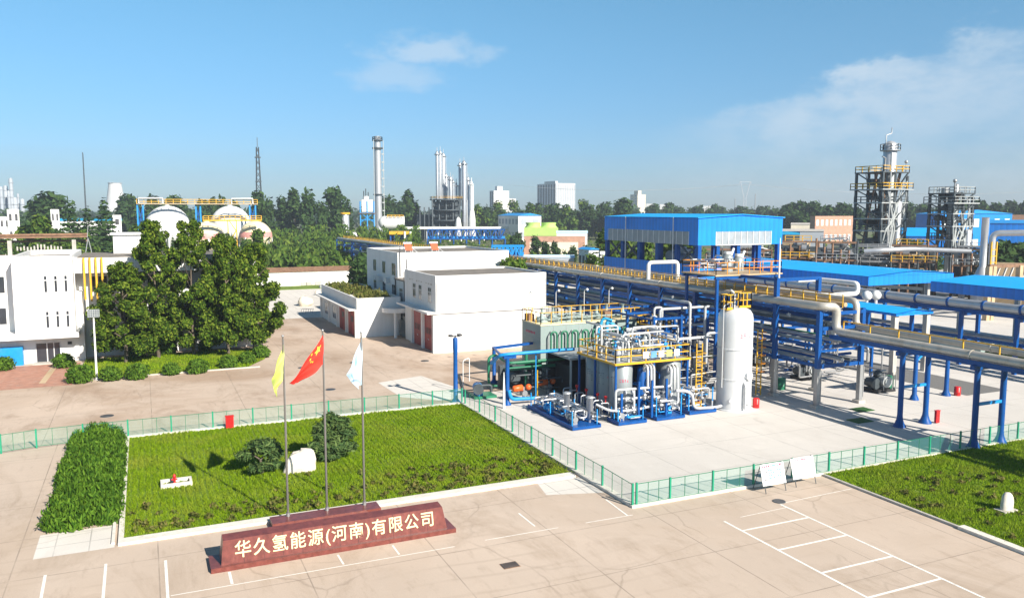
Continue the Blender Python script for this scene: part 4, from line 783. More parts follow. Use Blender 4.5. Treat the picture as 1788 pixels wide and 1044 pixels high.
skid('blue pump skid with two upright silver filters, nearest the lawn fence', 28.0, 30.4, 51.5, 59.2, ((29.0, 54.3, 2.2), (30.0, 52.5, 2.15)), ((28.5, 56.2, 'skyblue'), (29.6, 57.8, 'steel'), (28.6, 52.6, 'steel'), (29.4, 55.3, 'skyblue')), 26, 1.35)
skid('blue skid in front of the corner tank with printed marks', 31.8, 34.3, 51.3, 53.0, (), ((32.4, 52.2, 'steel'),), 8, 1.2)
skid('blue skid in the middle of the white pipe manifold', 35.2, 37.8, 51.3, 54.8, ((36.2, 52.9, 2.0),), ((37, 52.6, 'skyblue'),), 12, 1.8)
skid('small blue skid between the yellow ladder and the tall vessel', 38.6, 41.2, 51.8, 54.3, ((40.9, 53.2, 1.8),), ((40.2, 53.4, 'red'),), 14, 2.0)
b = MB()
t = thing('valve_row', 'row of small pipes and red handled valves along the left tanks', 'valves', (31.7, 57, 0))
b = MB(); [b.tube([(32.3, y, .2), (32.3, y, 1.25), (31.5, y, 1.25), (31.5, y, .3)], .06, 6, .2) for y in (53.6, 54.6, 55.6, 56.6, 57.6, 58.6, 59.6)]; b.tube([(31.5, 53.2, .35), (31.5, 60.5, .35)], .11, 8); part(b, 'pipe_run', 'alu', t)
for y in (53.6, 54.8, 56.6, 58.2): b = MB(); b.cyl(32.0, y, 1.2, 1.65, .045, 6); b.lathe(32, y, [(.13, 1.6), (.13, 1.78)], 8); part(b, 'valve_handle', 'red', t)
# cabinet row behind
t = thing('equipment_cabinet', 'long grey green equipment cabinet with green arched pipes and a railed roof', 'cabinet', (39, 69.8, 0)); X0, X1, Y0, Y1, ZC = 33.4, 44.3, 67.8, 71.9, 5.35
b = MB(); b.box(X0, X1, Y0, Y1, .2, ZC); part(b, 'body', 'cabinet', t)
b = MB(); [b.box(X0 + i * 1.36 - .02, X0 + i * 1.36 + .02, Y0 - .025, Y0, .25, ZC - .1) for i in range(1, 8)]; [b.box(X0, X1, Y0 - .02, Y0, z, z + .04) for z in (1.9, 3.6)]; [b.box(X0 - .02, X0, Y0, Y1, z, z + .05) for z in (2.2, 4.0)]; part(b, 'seam', 'grey', t)
b = MB(); b.box(X0 - .05, X1 + .05, Y0 - .06, Y1 + .05, ZC, ZC + .1); part(b, 'roof_edge', 'creamtank', t)
b = MB(); b.rail([(X0, Y0, ZC + .1), (X1, Y0, ZC + .1), (X1, Y1, ZC + .1), (X0, Y1, ZC + .1)], 1.1, 1.1, .03, False, True); part(b, 'railing', 'yellow', t)
for i in range(9):
    x = 34.3 + i * 1.12; b = MB(); b.tube([(x, Y0 - .35, 1.0), (x, Y0 - .35, 4.75), (x + .62, Y0 - .35, 4.75), (x + .62, Y0 - .35, 1.0)], .085, 7, .3); part(b, 'arched_pipe', 'green', t)
    b = MB(); b.tube([(x - .22, Y0 - .2, .6), (x - .22, Y0 - .2, 4.3), (x + .1, Y0 - .2, 4.75), (x + .1, Y0 - .05, 4.75)], .06, 6, .2); part(b, 'grey_pipe', 'grey', t)
b = MB()
for i in range(7): x = 34.4 + i * 1.5; b.lathe(x, 69.6 + .6 * (i % 2), [(.6, ZC + .1), (.6, ZC + .4), (.16, ZC + .7), (.12, ZC + 1.3), (.2, ZC + 1.4)], 12)
ortho(b, 34, 44, 68.2, 71.5, ZC + .15, ZC + .9, 14, (.05, .09)); part(b, 'roof_vent', 'cabinet', t)
b = MB(); b.box(33.5, 34.1, 70.6, 71.6, ZC + .1, ZC + .75); b.box(41, 41.8, 69, 69.8, ZC + .1, ZC + .8); part(b, 'roof_box', 'rust', t)
b = MB(); shield(b, X0 + 1.41 - .02 + .0, 69.9, 3.9, 1.42, [(5, 0)], pi - .5, pi + .5, .1); 
b = MB(); [b.box(X0 - .012, X0, 69.0 + i * .35, 69.22 + i * .35, 4.4, 4.62) for i in range(6)]; part(b, 'marking', 'inkred', t)
b = MB(); b.tube([(40.0, 66.9, 3.0), (40.0, 66.9, 5.6), (41.4, 66.5, 4.6), (42.2, 66.3, 3.4)], .17, 8, .3); b.tube([(38.6, 67, 3), (39.6, 67, 5.9), (40.4, 66.6, 5.6)], .15, 8, .4); solo(b, 'duct', 'teal', 'dark blue bent duct rising in front of the equipment cabinet', 'duct', (40, 66.9, 3))
for i, (x, l) in enumerate(((34.2, 'thin lamp pole at the left end of the cabinet roof'), (37.2, 'thin lamp pole on the cabinet roof behind the green arches'), (40.4, 'thin lamp pole on the cabinet roof near the blue duct'), (43.3, 'thin lamp pole at the right end of the cabinet roof'))):
    t = thing('lamp_pole', l, 'lamp', (x, 72.1, 0), 'thin lamp poles along the cabinet row'); b = MB(); b.tube([(x, 72.1, 0), (x, 72.1, 8.0), (x, 71.6, 8.2)], .04, 6, .2); part(b, 'pole', 'whitep', t); b = MB(); b.sphere(x, 71.5, 8.15, .14, 8, 6); part(b, 'lamp_head', 'whitep', t)
# blue portal at the left, pipes on it
t = thing('pipe_support', 'blue portal pipe support at the left corner of the plant', 'pipe support', (28, 64, 0))
for x, y, h in ((26.95, 60.9, 4.0), (29.35, 69.4, 3.4)): b = MB(); b.lathe(x, y, [(.34, 0), (.32, .12), (.18, .3), (.17, h)], 10); part(b, 'post', 'blue', t)
b = MB(); b.bar((29.2, 69.4, 3.3), (33.3, 69.4, 3.5), .3, .22); b.bar((26.6, 60.9, 4.0), (27.7, 60.9, 4.0), .3, .2); b.bar((27, 61, 3.6), (29.3, 69.3, 3.3), .16); part(b, 'beam', 'blue', t)
b = MB(); b.tube([(26.4, 63, 3.2), (26.4, 61.2, 4.15), (27.0, 60.9, 4.25), (33.2, 60.9, 4.25)], .15, 8, .35); b.tube([(26.95, 60.6, 1.3), (27.1, 60.5, .55), (28.9, 60.5, .45), (29.4, 60.5, .45)], .16, 8, .35); b.tube([(29.7, 61.2, 4.2), (29.7, 61.2, .4)], .06, 6); solo(b, 'blue_pipe', 'skyblue', 'light blue pipe lying over the left blue portal', 'pipe', (27, 61, 4.2))
b = MB(); b.tube([(28.4, 66.5, .4), (27.6, 66.5, .5), (27.6, 66.5, 3.0), (28.2, 66.5, 3.2), (28.4, 63.8, 2.9), (33.8, 63.8, 2.9)], .13, 8, .35); b.tube([(28.2, 64.2, 2.3), (33.8, 64.2, 2.3)], .16, 8); b.box(29.5, 34.2, 64.5, 65.5, 2.55, 2.65); b.tube([(30.5, 64.8, .3), (30.5, 64.8, 3.6)], .15, 8); solo(b, 'green_pipe', 'green', 'dark green pipes running from the left portal to the cabinet', 'pipe', (28, 65, .4))
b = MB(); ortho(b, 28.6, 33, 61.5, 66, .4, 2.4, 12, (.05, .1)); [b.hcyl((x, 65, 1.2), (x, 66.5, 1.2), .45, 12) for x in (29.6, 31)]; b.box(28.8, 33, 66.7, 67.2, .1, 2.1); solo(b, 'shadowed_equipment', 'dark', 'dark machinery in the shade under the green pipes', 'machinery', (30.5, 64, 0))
b = MB(); b.tube([(25.2, 66.6, 0), (25.2, 66.6, 2.9), (25.8, 66.6, 3.1), (25.8, 66.6, 1)], .04, 6, .2); solo(b, 'sample_pipe', 'whitep', 'thin white hooked pipe behind the blue motor pump', 'pipe', (25.2, 66.6, 0)); b = MB(); b.tube([(26.2, 59.9, 0), (26.2, 59.9, 1.6), (26.2, 59.9, 3)], [.12, .1, .03], 8); solo(b, 'sample_pipe', 'whitep', 'thin white upright pipe before the left blue portal post', 'pipe', (26.2, 59.9, 0))
for i, (x, y, l) in enumerate(((28.9, 61.7, 'orange actuator valve nearer the blue portal post'), (31.9, 63.0, 'orange actuator valve deeper under the green pipes'))):
    t = thing('actuated_valve', l, 'valve', (x, y, 0)); b = MB(); b.tube([(x - 1.1, y, 1.1), (x - 1.0, y, 1.1), (x - .25, y, 1.15), (x - .2, y, 1.15)], [.2, .28, .28, .2], 12); b.sphere(x + .35, y, 1.15, .27, 10, 7); part(b, 'actuator', 'orange', t); b = MB(); b.cyl(x - .1, y, 0, 1.2, .12, 8); b.hcyl((x - .1, y - .3, .7), (x - .1, y + .3, .7), .25, 12); part(b, 'valve_body', 'steel', t)
b = MB(); b.tube([(30.2, 61.9, .4), (30.2, 61.9, 2.5)], .05, 6); b.cyl(30.2, 61.9, .0, .4, .1, 8); solo(b, 'vent_post', 'yellow', 'short yellow vent post between the orange valves', 'post', (30.2, 61.9, 0))
t = thing('water_pump', 'blue motor pump on a green base behind the fence corner', 'pump', (25.9, 64.5, 0))
b = MB(); b.box(25.2, 27.2, 63.7, 65.4, 0, .22); part(b, 'base', 'green', t); b = MB(); b.hcyl((25.6, 64.0, .85), (25.9, 65.0, .85), .42, 14); b.cbox(25.8, 64.5, .22, .5, .9, .3); part(b, 'motor', 'skyblue', t); b = MB(); b.hcyl((25.5, 63.7, .85), (25.58, 63.95, .85), .46, 14); b.hcyl((26.1, 65.1, .7), (26.3, 65.5, .7), .3, 12); b.tube([(26.3, 65.4, .8), (27.3, 65.2, .8), (27.3, 65.2, .2)], .13, 8, .2); part(b, 'casing', 'dark', t)
t = thing('camera_post', 'slim blue camera post at the lawn fence corner', 'camera post', (23.35, 63.5, 0)); b = MB(); b.lathe(23.35, 63.5, [(.42, 0), (.4, .08), (.2, .35), (.17, 3.9), (.21, 4.6), (.21, 5.4), (.14, 5.5)], 12); part(b, 'post', 'blue', t); b = MB(); b.bar((22.9, 63.5, 5.6), (23.8, 63.5, 5.6), .08); b.box(22.8, 23.1, 63.2, 63.7, 5.6, 5.75); b.box(23.6, 23.9, 63.3, 63.8, 5.62, 5.77); b.cyl(23.35, 63.5, 5.4, 5.7, .07, 8); part(b, 'camera', 'sill', t)
# round platform on a column, pipes to the tank deck
x, y = 43.7, 64.5
t = thing('round_platform', 'round blue platform with yellow railing on a blue column behind the tank deck', 'platform', (x, y, 0)); b = MB(); b.cyl(x, y, 0, 4.6, .9, 14); part(b, 'column', 'blue', t); b = MB(); b.cyl(x, y, 4.6, 4.9, 1.7, 20); part(b, 'deck', 'blue', t)
b = MB(); b.rail([(x + 1.6 * cos(a), y + 1.6 * sin(a), 4.9) for a in [i * pi / 4 for i in range(8)]], 1.15, 1.3, .05, True, True); part(b, 'railing', 'yellow', t); b = MB(); b.lathe(x, y, [(.5, 4.9), (.5, 5.8), (.3, 6.1), (.12, 6.2)], 12); b.tube([(x, y, 6.1), (x, y, 6.9), (x + .9, y, 6.9), (x + .9, y, 3)], .12, 8, .3); part(b, 'top_pipe', 'pipew', t)
for p in ([(43, 62.5, 2), (43, 62.5, 7.0), (49, 62.5, 7.0)], [(45.6, 61.5, 1), (45.6, 61.5, 7.6), (45.6, 66, 7.6)], [(47.3, 61.5, 1), (47.3, 61.5, 7.2)], [(41, 60.5, 4.5), (49.3, 60.5, 4.5)], [(46, 59.5, 2), (46, 59.5, 5), (47.6, 59.5, 5), (47.6, 59.5, 1.2)], [(40, 63.5, 5.2), (49, 63.5, 5.2)]): pipe_('one of the tall white pipes joining the tank deck to the blue rack', p, .13, 'pipew', 'white pipes between tank deck and rack')
rackframe('dark blue pipe frame between the tall vessel and the long pipe rack', (42, 45, 48), (62, 66.5, 71), (3, 6.2), 22)
for x, y, h in ((43, 68.5, 3.6), (44.6, 70, 4.2), (46.6, 68, 3.4), (47, 71.5, 4.4)): b = MB(); b.lathe(x, y, [(.5, .0), (.5, h), (.2, h + .3)], 14); solo(b, 'blue_vessel', 'blue', 'one of the upright dark blue vessels shaded by the long pipe rack', 'vessel', (x, y, 0), 'upright blue vessels by the rack')
b = MB(); ortho(b, 41, 48.6, 56, 61.5, .3, 3.2, 16, (.05, .1)); valves(b, 41, 48.6, 56, 61.5, .6, 3, 8); solo(b, 'low_pipework', 'steel', 'low grey pipes and valves on the pad behind the tall vessel', 'pipework', (45, 58.5, .3))
t = thing('caged_ladder', 'orange caged ladder rising beside the pipe rack column', 'ladder', (48.3, 55, 0)); b = MB()
for x in (48.1, 48.6): b.bar((x, 55.2, 0), (x, 55.2, 5.8), .08)
for i in range(18): b.bar((48.1, 55.2, .3 + i * .3), (48.6, 55.2, .3 + i * .3), .05)
part(b, 'rungs', 'yellow', t); b = MB(); [b.tube([(48.1, 55.2, z), (48, 54.8, z), (48.35, 54.5, z), (48.7, 54.8, z), (48.6, 55.2, z)], .03, 5) for z in (2.2, 2.9, 3.6, 4.3, 5, 5.6)]; part(b, 'cage', 'amber', t)
# ---------------------------------------------------------------- the long pipe rack
RY = [49.6, 54.6] + [60 + 6 * i for i in range(16)] + [158 + 9 * i for i in range(9)]
t = thing('pipe_rack', 'long two-column blue pipe rack running away from the tall vessel', 'pipe rack', (51.85, 140, 0))
cm = {}
for h in (8.0, 10.1):
    b = MB(); b.box(51.85 - .17, 51.85 + .17, 140 - .19, 140 + .19, 3.25, h); b.mat(1); b.box(51.85 - .17, 51.85 + .17, 140 - .19, 140 + .19, .25, 3.25); b.box(51.85 + .2, 51.85 + .28, 140 - .2, 140 + .2, .5, 3.1); b.mat(2).box(51.85 - .36, 51.85 + .36, 140 - .36, 140 + .36, 0, .25); cm[h] = b.mesh('rack_column', ['blue', 'steel', 'conc'], (51.85, 140, 0))
for y in RY:
    for x in (49.5, 54.2): o = link('column', cm[10.1 if y in (54.6,) else 8.0], t, (x - 51.85, y - 140, 0))
fr = MB(); [fr.bar((49.65, 140, z), (54.05, 140, z), .22, .28) for z in (3.4, 5.0, 6.5, 7.7)]; fm = fr.mesh('cross_frame', 'blue', (51.85, 140, 0))
for y in RY: link('cross_beam', fm, t, (0, y - 140, 0))
for x in (49.5, 54.2):
    for z in (3.4, 5.0, 6.5, 7.75): b = MB(); b.bar((x + (.28 if x < 50 else -.28), 49.4, z), (x + (.28 if x < 50 else -.28), 230, z), .16, .26); part(b, 'girder', 'blue', t)
b = MB(); b.bar((49.4, 54.6, 10.1), (54.4, 54.6, 10.1), .3); b.bar((49.5, 54.6, 10.1), (49.5, 60, 10.1), .25); part(b, 'gantry_beam', 'blue', t)
b = MB(); b.box(51.0, 52.3, 50, 228, 7.98, 8.04); part(b, 'walkway', 'deck', t)
b = MB(); b.rail([(50.95, 50, 8.04), (50.95, 228, 8.04)], 1.1, 1.5, .035); part(b, 'railing', 'yellow', t); b = MB(); b.rail([(52.35, 50, 8.04), (52.35, 228, 8.04)], 1.1, 1.5, .03); part(b, 'railing', 'yellow', t)
def pipe(label, pts, r, m, grp=None, n=10, fil=.5, nm='steel_pipe', flanges=0):
    b = MB(); b.tube(pts, r, n, fil)
    if flanges:
        for p, q in zip(pts, pts[1:]):
            p, q = Vector(p), Vector(q); L = (q - p).length
            for k in range(1, int(L / flanges)): c = p.lerp(q, k * flanges / L); d = (q - p).normalized() * .05; b.tube([c - d, c + d], r + .035, n)
    return solo(b, nm, m, label, 'pipe', pts[0], grp)
pipe('large silver clad pipe on the long rack stepping down to the low bridge', [(49.5, 228, 8.35), (49.5, 49.15, 8.35), (50.85, 49.15, 8.35), (50.85, 49.15, 6.28), (50.85, 18, 6.28)], .34, 'clad', None, 14, .7, 'clad_pipe', 12)
pipe('second silver pipe stepping down behind the large one to the low bridge', [(53.6, 120, 8.6), (53.6, 49.7, 8.6), (53.6, 49.7, 6.5), (53.6, 18, 6.5)], .28, 'clad', None, 12, .6, 'clad_pipe', 12)
pipe('tall white rectangular expansion loop standing on the pipe rack', [(49.5, 74.3, 8.4), (49.5, 74.3, 10.45), (53.3, 74.3, 10.45), (53.3, 74.3, 8.2)], .21, 'whitep', None, 12, .45, 'expansion_loop')
pipe('ochre clad pipe beside the walkway on top of the long rack', [(52.9, 226, 8.25), (52.9, 50.2, 8.25)], .2, 'tan', None, 10, 0, 'clad_pipe')
for x, z, r, m in ((50.3, 3.72, .16, 'grey'), (51.3, 3.7, .14, 'blue'), (52.4, 3.75, .18, 'alu'), (53.3, 3.68, .12, 'dark'), (50.2, 5.3, .15, 'grey'), (51.0, 5.27, .12, 'blue'), (52.0, 5.33, .18, 'alu'), (53.2, 5.27, .13, 'green'), (50.4, 6.8, .17, 'dark'), (51.6, 6.78, .13, 'grey'), (53.0, 6.83, .2, 'blue')):
    pipe('one of the thinner pipes lying on the inner shelves of the long blue rack', [(x, 222, z), (x, 49.8, z)], r, m, 'pipes on the inner shelves of the long rack', 8, 0)
b = MB(); b.bar((54.6, 130, 8.2), (54.6, 52, 8.2), .75, .14); [b.bar((54.3, y, 8.05), (54.9, y, 8.05), .1) for y in range(54, 130, 4)]; solo(b, 'cable_tray', 'skyblue', 'light blue cable tray along the far side of the long rack', 'cable tray', (54.6, 90, 8.1))
for k in range(9):
    x, y, z = gp.uniform(50, 53.8), gp.uniform(50, 72), gp.choice((3.6, 5.2, 6.7)); b = MB(); b.cbox(x, y, z, .3, .2, .38); b.cyl(x, y, z + .38, z + .46, .05, 6); solo(b, 'junction_box', 'whitep', 'small white junction box inside the near end of the blue rack', 'box', (x, y, z), 'junction boxes inside the rack')
# platform at the top with two small tanks
t = thing('service_platform', 'high platform with amber railings over the pipe rack carrying small tanks', 'platform', (51, 61, 0)); zp = 10.25
b = MB(); b.box(46.6, 54.3, 59.2, 64.4, zp - .12, zp); part(b, 'deck', 'tan', t); b = MB(); b.rail([(46.7, 59.3, zp), (54.2, 59.3, zp), (54.2, 64.3, zp), (46.7, 64.3, zp)], 1.1, 1.2, .028, True, True); part(b, 'railing', 'amber', t)
for x in (47, 54): 
    for y in (59.5, 64): b = MB(); b.box(x - .12, x + .12, y - .12, y + .12, 0 if x < 48 else 8, zp - .12); part(b, 'leg', 'blue', t)
b = MB(); [b.bar((46.7, y, zp - .25), (54.2, y, zp - .25), .2, .25) for y in (59.4, 62, 64.2)]; part(b, 'deck_beam', 'blue', t)
for x, y, h, l in ((50.6, 62.6, 1.7, 'left small silver tank with a round lid on the high platform'), (52.4, 63.2, 1.4, 'right small silver tank on the high platform')):
    t = thing('small_tank', l, 'tank', (x, y, zp)); b = MB(); b.lathe(x, y, [(.52, zp), (.52, zp + h - .3), (.35, zp + h - .1), (.2, zp + h)], 18); part(b, 'shell', 'tank', t); b = MB(); b.cyl(x, y, zp + h - .05, zp + h + .2, .36, 12); b.tube([(x + .35, y, zp + h - .3), (x + .7, y, zp + h + .5)], .12, 8); part(b, 'lid', 'whitep', t)
b = MB(); ortho(b, 47, 50, 59.6, 64, zp + .2, zp + 1.6, 14, (.05, .1)); solo(b, 'platform_pipework', 'alu', 'silver pipes crowding the left end of the high platform', 'pipework', (48.5, 62, zp))
for x, y, h, l in ((53.6, 58.9, 13.5, 'tall white lightning pole before the high platform'), (56, 61.5, 12.6, 'thin white lightning pole right of the high platform')):
    b = MB(); b.lathe(x, y, [(.16, 0), (.1, h * .6), (.04, h)], 8); b.cyl(x, y, 0, .1, .3, 10); solo(b, 'lightning_pole', 'whitep', l, 'pole', (x, y, 0))
# ---------------------------------------------------------------- low pipe bridge in front
t = thing('pipe_bridge', 'low blue pipe bridge on flared columns crossing the right side of the pad', 'pipe bridge', (52.2, 36, 0))
b = MB(); b.lathe(0, 0, [(.48, 0), (.46, .1), (.33, .3), (.23, .6), (.2, .9), (.2, 5.45)], 12); cmb_ = b.mesh('bridge_column', 'blue')
for y in (42.6, 36.62, 30.6, 24.6):
    for x in (50.8, 53.5): link('column', cmb_, t, (x - 52.2, y - 36, 0))
    b = MB(); b.bar((50.95, y, 3.0), (53.35, y, 3.0), .16, .2); part(b, 'brace', 'skyblue', t); b = MB(); b.bar((50.2, y, 5.55), (54.1, y, 5.55), .3, .3); part(b, 'cross_beam', 'blue', t)
for x in (50.5, 53.9): b = MB(); b.bar((x, 49.4, 5.86), (x, 17, 5.86), .2, .32); part(b, 'girder', 'blue', t)
b = MB(); b.box(51.35, 53.1, 17, 49.2, 5.9, 5.96); part(b, 'walkway', 'deck', t); b = MB(); b.rail([(51.4, 48.9, 5.96), (51.4, 17, 5.96)], 1.15, 2.6, .04, False); part(b, 'railing', 'yellow', t)
pipe('narrow ochre pipe on the low bridge beside the large silver one', [(51.55, 49, 6.15), (51.55, 17, 6.15)], .13, 'tan', None, 8, 0); pipe('thin grey pipe in the middle of the low bridge', [(52.6, 49, 6.12), (52.6, 17, 6.12)], .12, 'grey', None, 8, 0)
t = thing('pipe_support', 'single blue bracketed support with a grey green pipe behind the low bridge', 'pipe support', (58, 48.5, 0))
for x in (63.2, 59.3): b = MB(); b.lathe(x, 48.4, [(.4, 0), (.36, .15), (.2, .5), (.17, 4.3)], 10); part(b, 'post', 'blue', t)
b = MB(); b.bar((58.5, 48.4, 4.3), (63.6, 48.4, 4.3), .3, .5); b.bar((59.4, 48.4, 3.4), (60.5, 48.4, 4.2), .16); b.bar((63.0, 48.4, 3.2), (62.1, 48.4, 4.2), .16); part(b, 'beam', 'skyblue', t)
pipe('grey green pipe resting on the bracketed blue support', [(61.5, 44, 4.85), (61.5, 78, 4.85)], .3, 'cabinet', None, 12, 0)
# things standing under the racks
def machine(x, y, s, label):
    t = thing('compressor_pump', label, 'pump', (x, y, 0), 'compressor pumps under the racks'); b = MB(); b.box(x - 1.1 * s, x + 1.3 * s, y - .8 * s, y + .9 * s, 0, .28); part(b, 'base', 'black', t)
    b = MB(); b.hcyl((x + .2 * s, y - .85 * s, .95 * s), (x + .3 * s, y + .5 * s, .95 * s), .52 * s, 16); b.hcyl((x + .2 * s, y - .95 * s, .95 * s), (x + .2 * s, y - .85 * s, .95 * s), .36 * s, 12); part(b, 'motor', 'grey', t); b = MB(); b.hcyl((x - .7 * s, y - .4 * s, .8 * s), (x - .6 * s, y + .6 * s, .8 * s), .42 * s, 12); b.hcyl((x - .75 * s, y - .5 * s, .8 * s), (x - .75 * s, y - .35 * s, .8 * s), .5 * s, 12); b.sphere(x + .05 * s, y + .1, 1.5 * s, .4 * s, 10, 7); part(b, 'casing', 'dark', t)
    b = MB(); [b.tube([(x + q * s, y - .8 * s, .2), (x + q * s, y - .8 * s, 1.75 * s)], .04, 6) for q in (-.2, .85, 1.25)]; b.tube([(x - .6 * s, y + .3 * s, 1.2 * s), (x - .6 * s, y + .3 * s, 1.7 * s), (x + 1.2 * s, y + .3 * s, 1.7 * s)], .09, 8, .2); part(b, 'pipe_run', 'steel', t)
    b = MB(); b.cbox(x + 1.0 * s, y - .35 * s, .28, .5 * s, .5 * s, 1.1 * s); part(b, 'control_box', 'green', t)
machine(59.3, 52.2, 1.0, 'dark compressor pump with a round grey motor right of the steel column'); machine(57.3, 59.0, .95, 'compressor pump deeper under the rack beside a green box'); machine(58.2, 66, .95, 'third compressor pump farthest back under the rack')
b = MB(); b.lathe(51.9, 56.3, [(.42, 0), (.42, .3), (.44, .32), (.42, .35), (.42, 1.0), (.38, 1.04)], 16); solo(b, 'oil_drum', 'green', 'dark green drum standing under the pipe rack', 'drum', (51.9, 56.3, 0))
for x, y, l in ((45.1, 51.7, 'red drum standing right of the tall white vessel'), (64.1, 48.0, 'red drum beside the bracketed blue support')): b = MB(); b.lathe(x, y, [(.27, 0), (.27, .3), (.285, .32), (.27, .34), (.27, .75), (.2, .8)], 14); solo(b, 'red_drum', 'red', l, 'drum', (x, y, 0))
b = MB(); b.box(54.1, 54.45, 42.1, 42.3, .05, .95); b.box(54.05, 54.5, 42.08, 42.32, .95, 1.0); solo(b, 'extinguisher_box', 'red', 'narrow red extinguisher box at the foot of a low bridge column', 'fire box', (54.25, 42.2, 0))
for x, y, l in ((49.5, 45.1, 'dark green mat on the pad in the shade strip of the bridge'), (52.4, 47.6, 'brighter green mat on the sunlit pad by the steel column')): b = MB(); b.box(x - .8, x + .8, y - .6, y + .6, .012, .05); [b.box(x - .75 + i * .3, x - .6 + i * .3, y - .55, y + .55, .05, .065) for i in range(5)]; solo(b, 'floor_mat', 'dgreen', l, 'mat', (x, y, 0))
b = MB(); ortho(b, 55.5, 62, 53, 75, .4, 4.2, 26, (.06, .12)); valves(b, 56, 62, 54, 74, .6, 3.6, 10); solo(b, 'low_pipework', 'steel', 'grey pipes and valves crowding the ground behind the compressor pumps', 'pipework', (58.5, 64, .4))
rackframe('low dark blue pipe frame over the compressor pumps', (55.8, 62.6), (56, 62, 68, 74), (3.2, 4.5), 14)
# ---------------------------------------------------------------- right side: second rack, canopies, blue shed
t = thing('pipe_rack', 'second lower blue rack carrying one large banded pipe at the far right', 'pipe rack', (78.5, 70, 0))
for y in range(34, 112, 6):
    for x in (77.4, 80.0): b = MB(); b.box(x - .17, x + .17, y - .17, y + .17, 0, 5.6); part(b, 'column', 'blue', t)
    b = MB(); b.bar((77.6, y, 5.3), (79.8, y, 5.3), .25, .3); b.bar((77.6, y, 2.6), (79.8, y, 2.6), .2, .2); part(b, 'cross_beam', 'blue', t)
for x in (77.75, 79.65): b = MB(); b.bar((x, 32, 5.65), (x, 110, 5.65), .2, .35); b.bar((x, 32, 2.9), (x, 110, 2.9), .16, .25); part(b, 'girder', 'blue', t)
b = MB(); b.tube([(78.1, 32, 6.35), (78.1, 110, 6.35)], .47, 14); o = solo(b, 'clad_pipe', 'alu', 'large silver pipe with blue bands on the far right rack', 'pipe', (78.1, 32, 6.35)); b = MB(); [b.tube([(78.1, y - .12, 6.35), (78.1, y + .12, 6.35)], .53, 14) for y in range(36, 108, 4)]; part(b, 'band', 'blue', o)
pipe('thinner silver pipe behind the banded pipe on the far right rack', [(79.4, 32, 6.1), (79.4, 110, 6.1)], .25, 'alu', None, 10, 0); pipe('pale pipe lying on the lower shelf of the far right rack', [(78.4, 32, 3.2), (78.4, 110, 3.2)], .2, 'steel', None, 8, 0)
pipe('white pipe with a raised elbow by the small blue canopy', [(70.6, 82, 6.4), (70.6, 70, 6.4), (75.5, 70, 6.4), (75.5, 70, 7.6), (75.5, 76, 7.6), (72, 76, 7.6)], .28, 'whitep', None, 10, .5)
for i, x in enumerate((73.2, 74.6)): b = MB(); b.sphere(x, 66.5, 6.6, .55, 14, 9); b.cyl(x, 66.5, 5.5, 6.2, .15, 8); solo(b, 'round_lamp', 'whitep', ('left', 'right')[i] + ' one of two round white globes by the small blue canopy', 'globe', (x, 66.5, 5.5))
def canopy(label, x0, x1, y0, y1, zt, fas, cols, ridge=.5, nm='canopy_roof'):
    t = thing(nm, label, 'canopy', ((x0 + x1) / 2, (y0 + y1) / 2, 0)); xm = (x0 + x1) / 2
    b = MB(); P = [(x0 - .1, y0 - .1, zt), (xm, y0 - .1, zt + ridge), (x1 + .1, y0 - .1, zt), (x0 - .1, y1 + .1, zt), (xm, y1 + .1, zt + ridge), (x1 + .1, y1 + .1, zt)]; b.add(P + [(a, c, z - .06) for a, c, z in P], [(0, 1, 4, 3), (1, 2, 5, 4), (6, 9, 10, 7), (7, 10, 11, 8)]); part(b, 'roof', 'blueroof', t)
    b = MB(); b.box(x0, x1, y0, y0 + .08, zt - fas, zt - .03); b.box(x0, x1, y1 - .08, y1, zt - fas, zt - .03); b.add([(x0, y0, zt - .06), (xm, y0, zt + ridge - .08), (x1, y0, zt - .06)], [(0, 2, 1)]); part(b, 'fascia', 'bluew', t); b = MB(); b.box(x0, x0 + .08, y0 + .08, y1 - .08, zt - fas, zt - .03); b.box(x1 - .08, x1, y0 + .08, y1 - .08, zt - fas, zt - .03); part(b, 'fascia', 'bluey', t)
    for x, y in cols: b = MB(); b.box(x - .25, x + .25, y - .25, y + .25, 0, zt - .1); part(b, 'column', 'conc', t)
canopy('large bright blue canopy roof before the steel process towers', 86, 102, 78, 116, 7.5, 1.25, [(x, y) for x in (89, 99.5) for y in (80, 90, 100, 112)])
canopy('second bright blue canopy roof cut by the right edge', 88.2, 104, 40, 70.5, 7.4, 1.25, [(x, y) for x in (90.5, 101) for y in (44, 56, 68)])
canopy('small blue canopy roof beside the banded pipe rack', 66.2, 71.3, 56.5, 65.5, 6.1, .25, [(66.6, 57), (71, 57), (66.6, 65), (71, 65)], .3)
b = MB(); b.box(94, 96, 56, 58.5, 7.75, 8.3); solo(b, 'roof_vent', 'grey', 'grey ventilator box on the blue canopy at the right edge', 'vent', (95, 57, 7.75))
meta(link('clipped_hedge', leafmesh('clipped_hedge', [(82 + i * .9, 44 + j * .95, .8, .8, .8, .75) for i in range(4) for j in range(22)], 5000, .3, 'leafd', 71, .5, .5)), 'dark green hedge behind the far right rack', 'hedge')
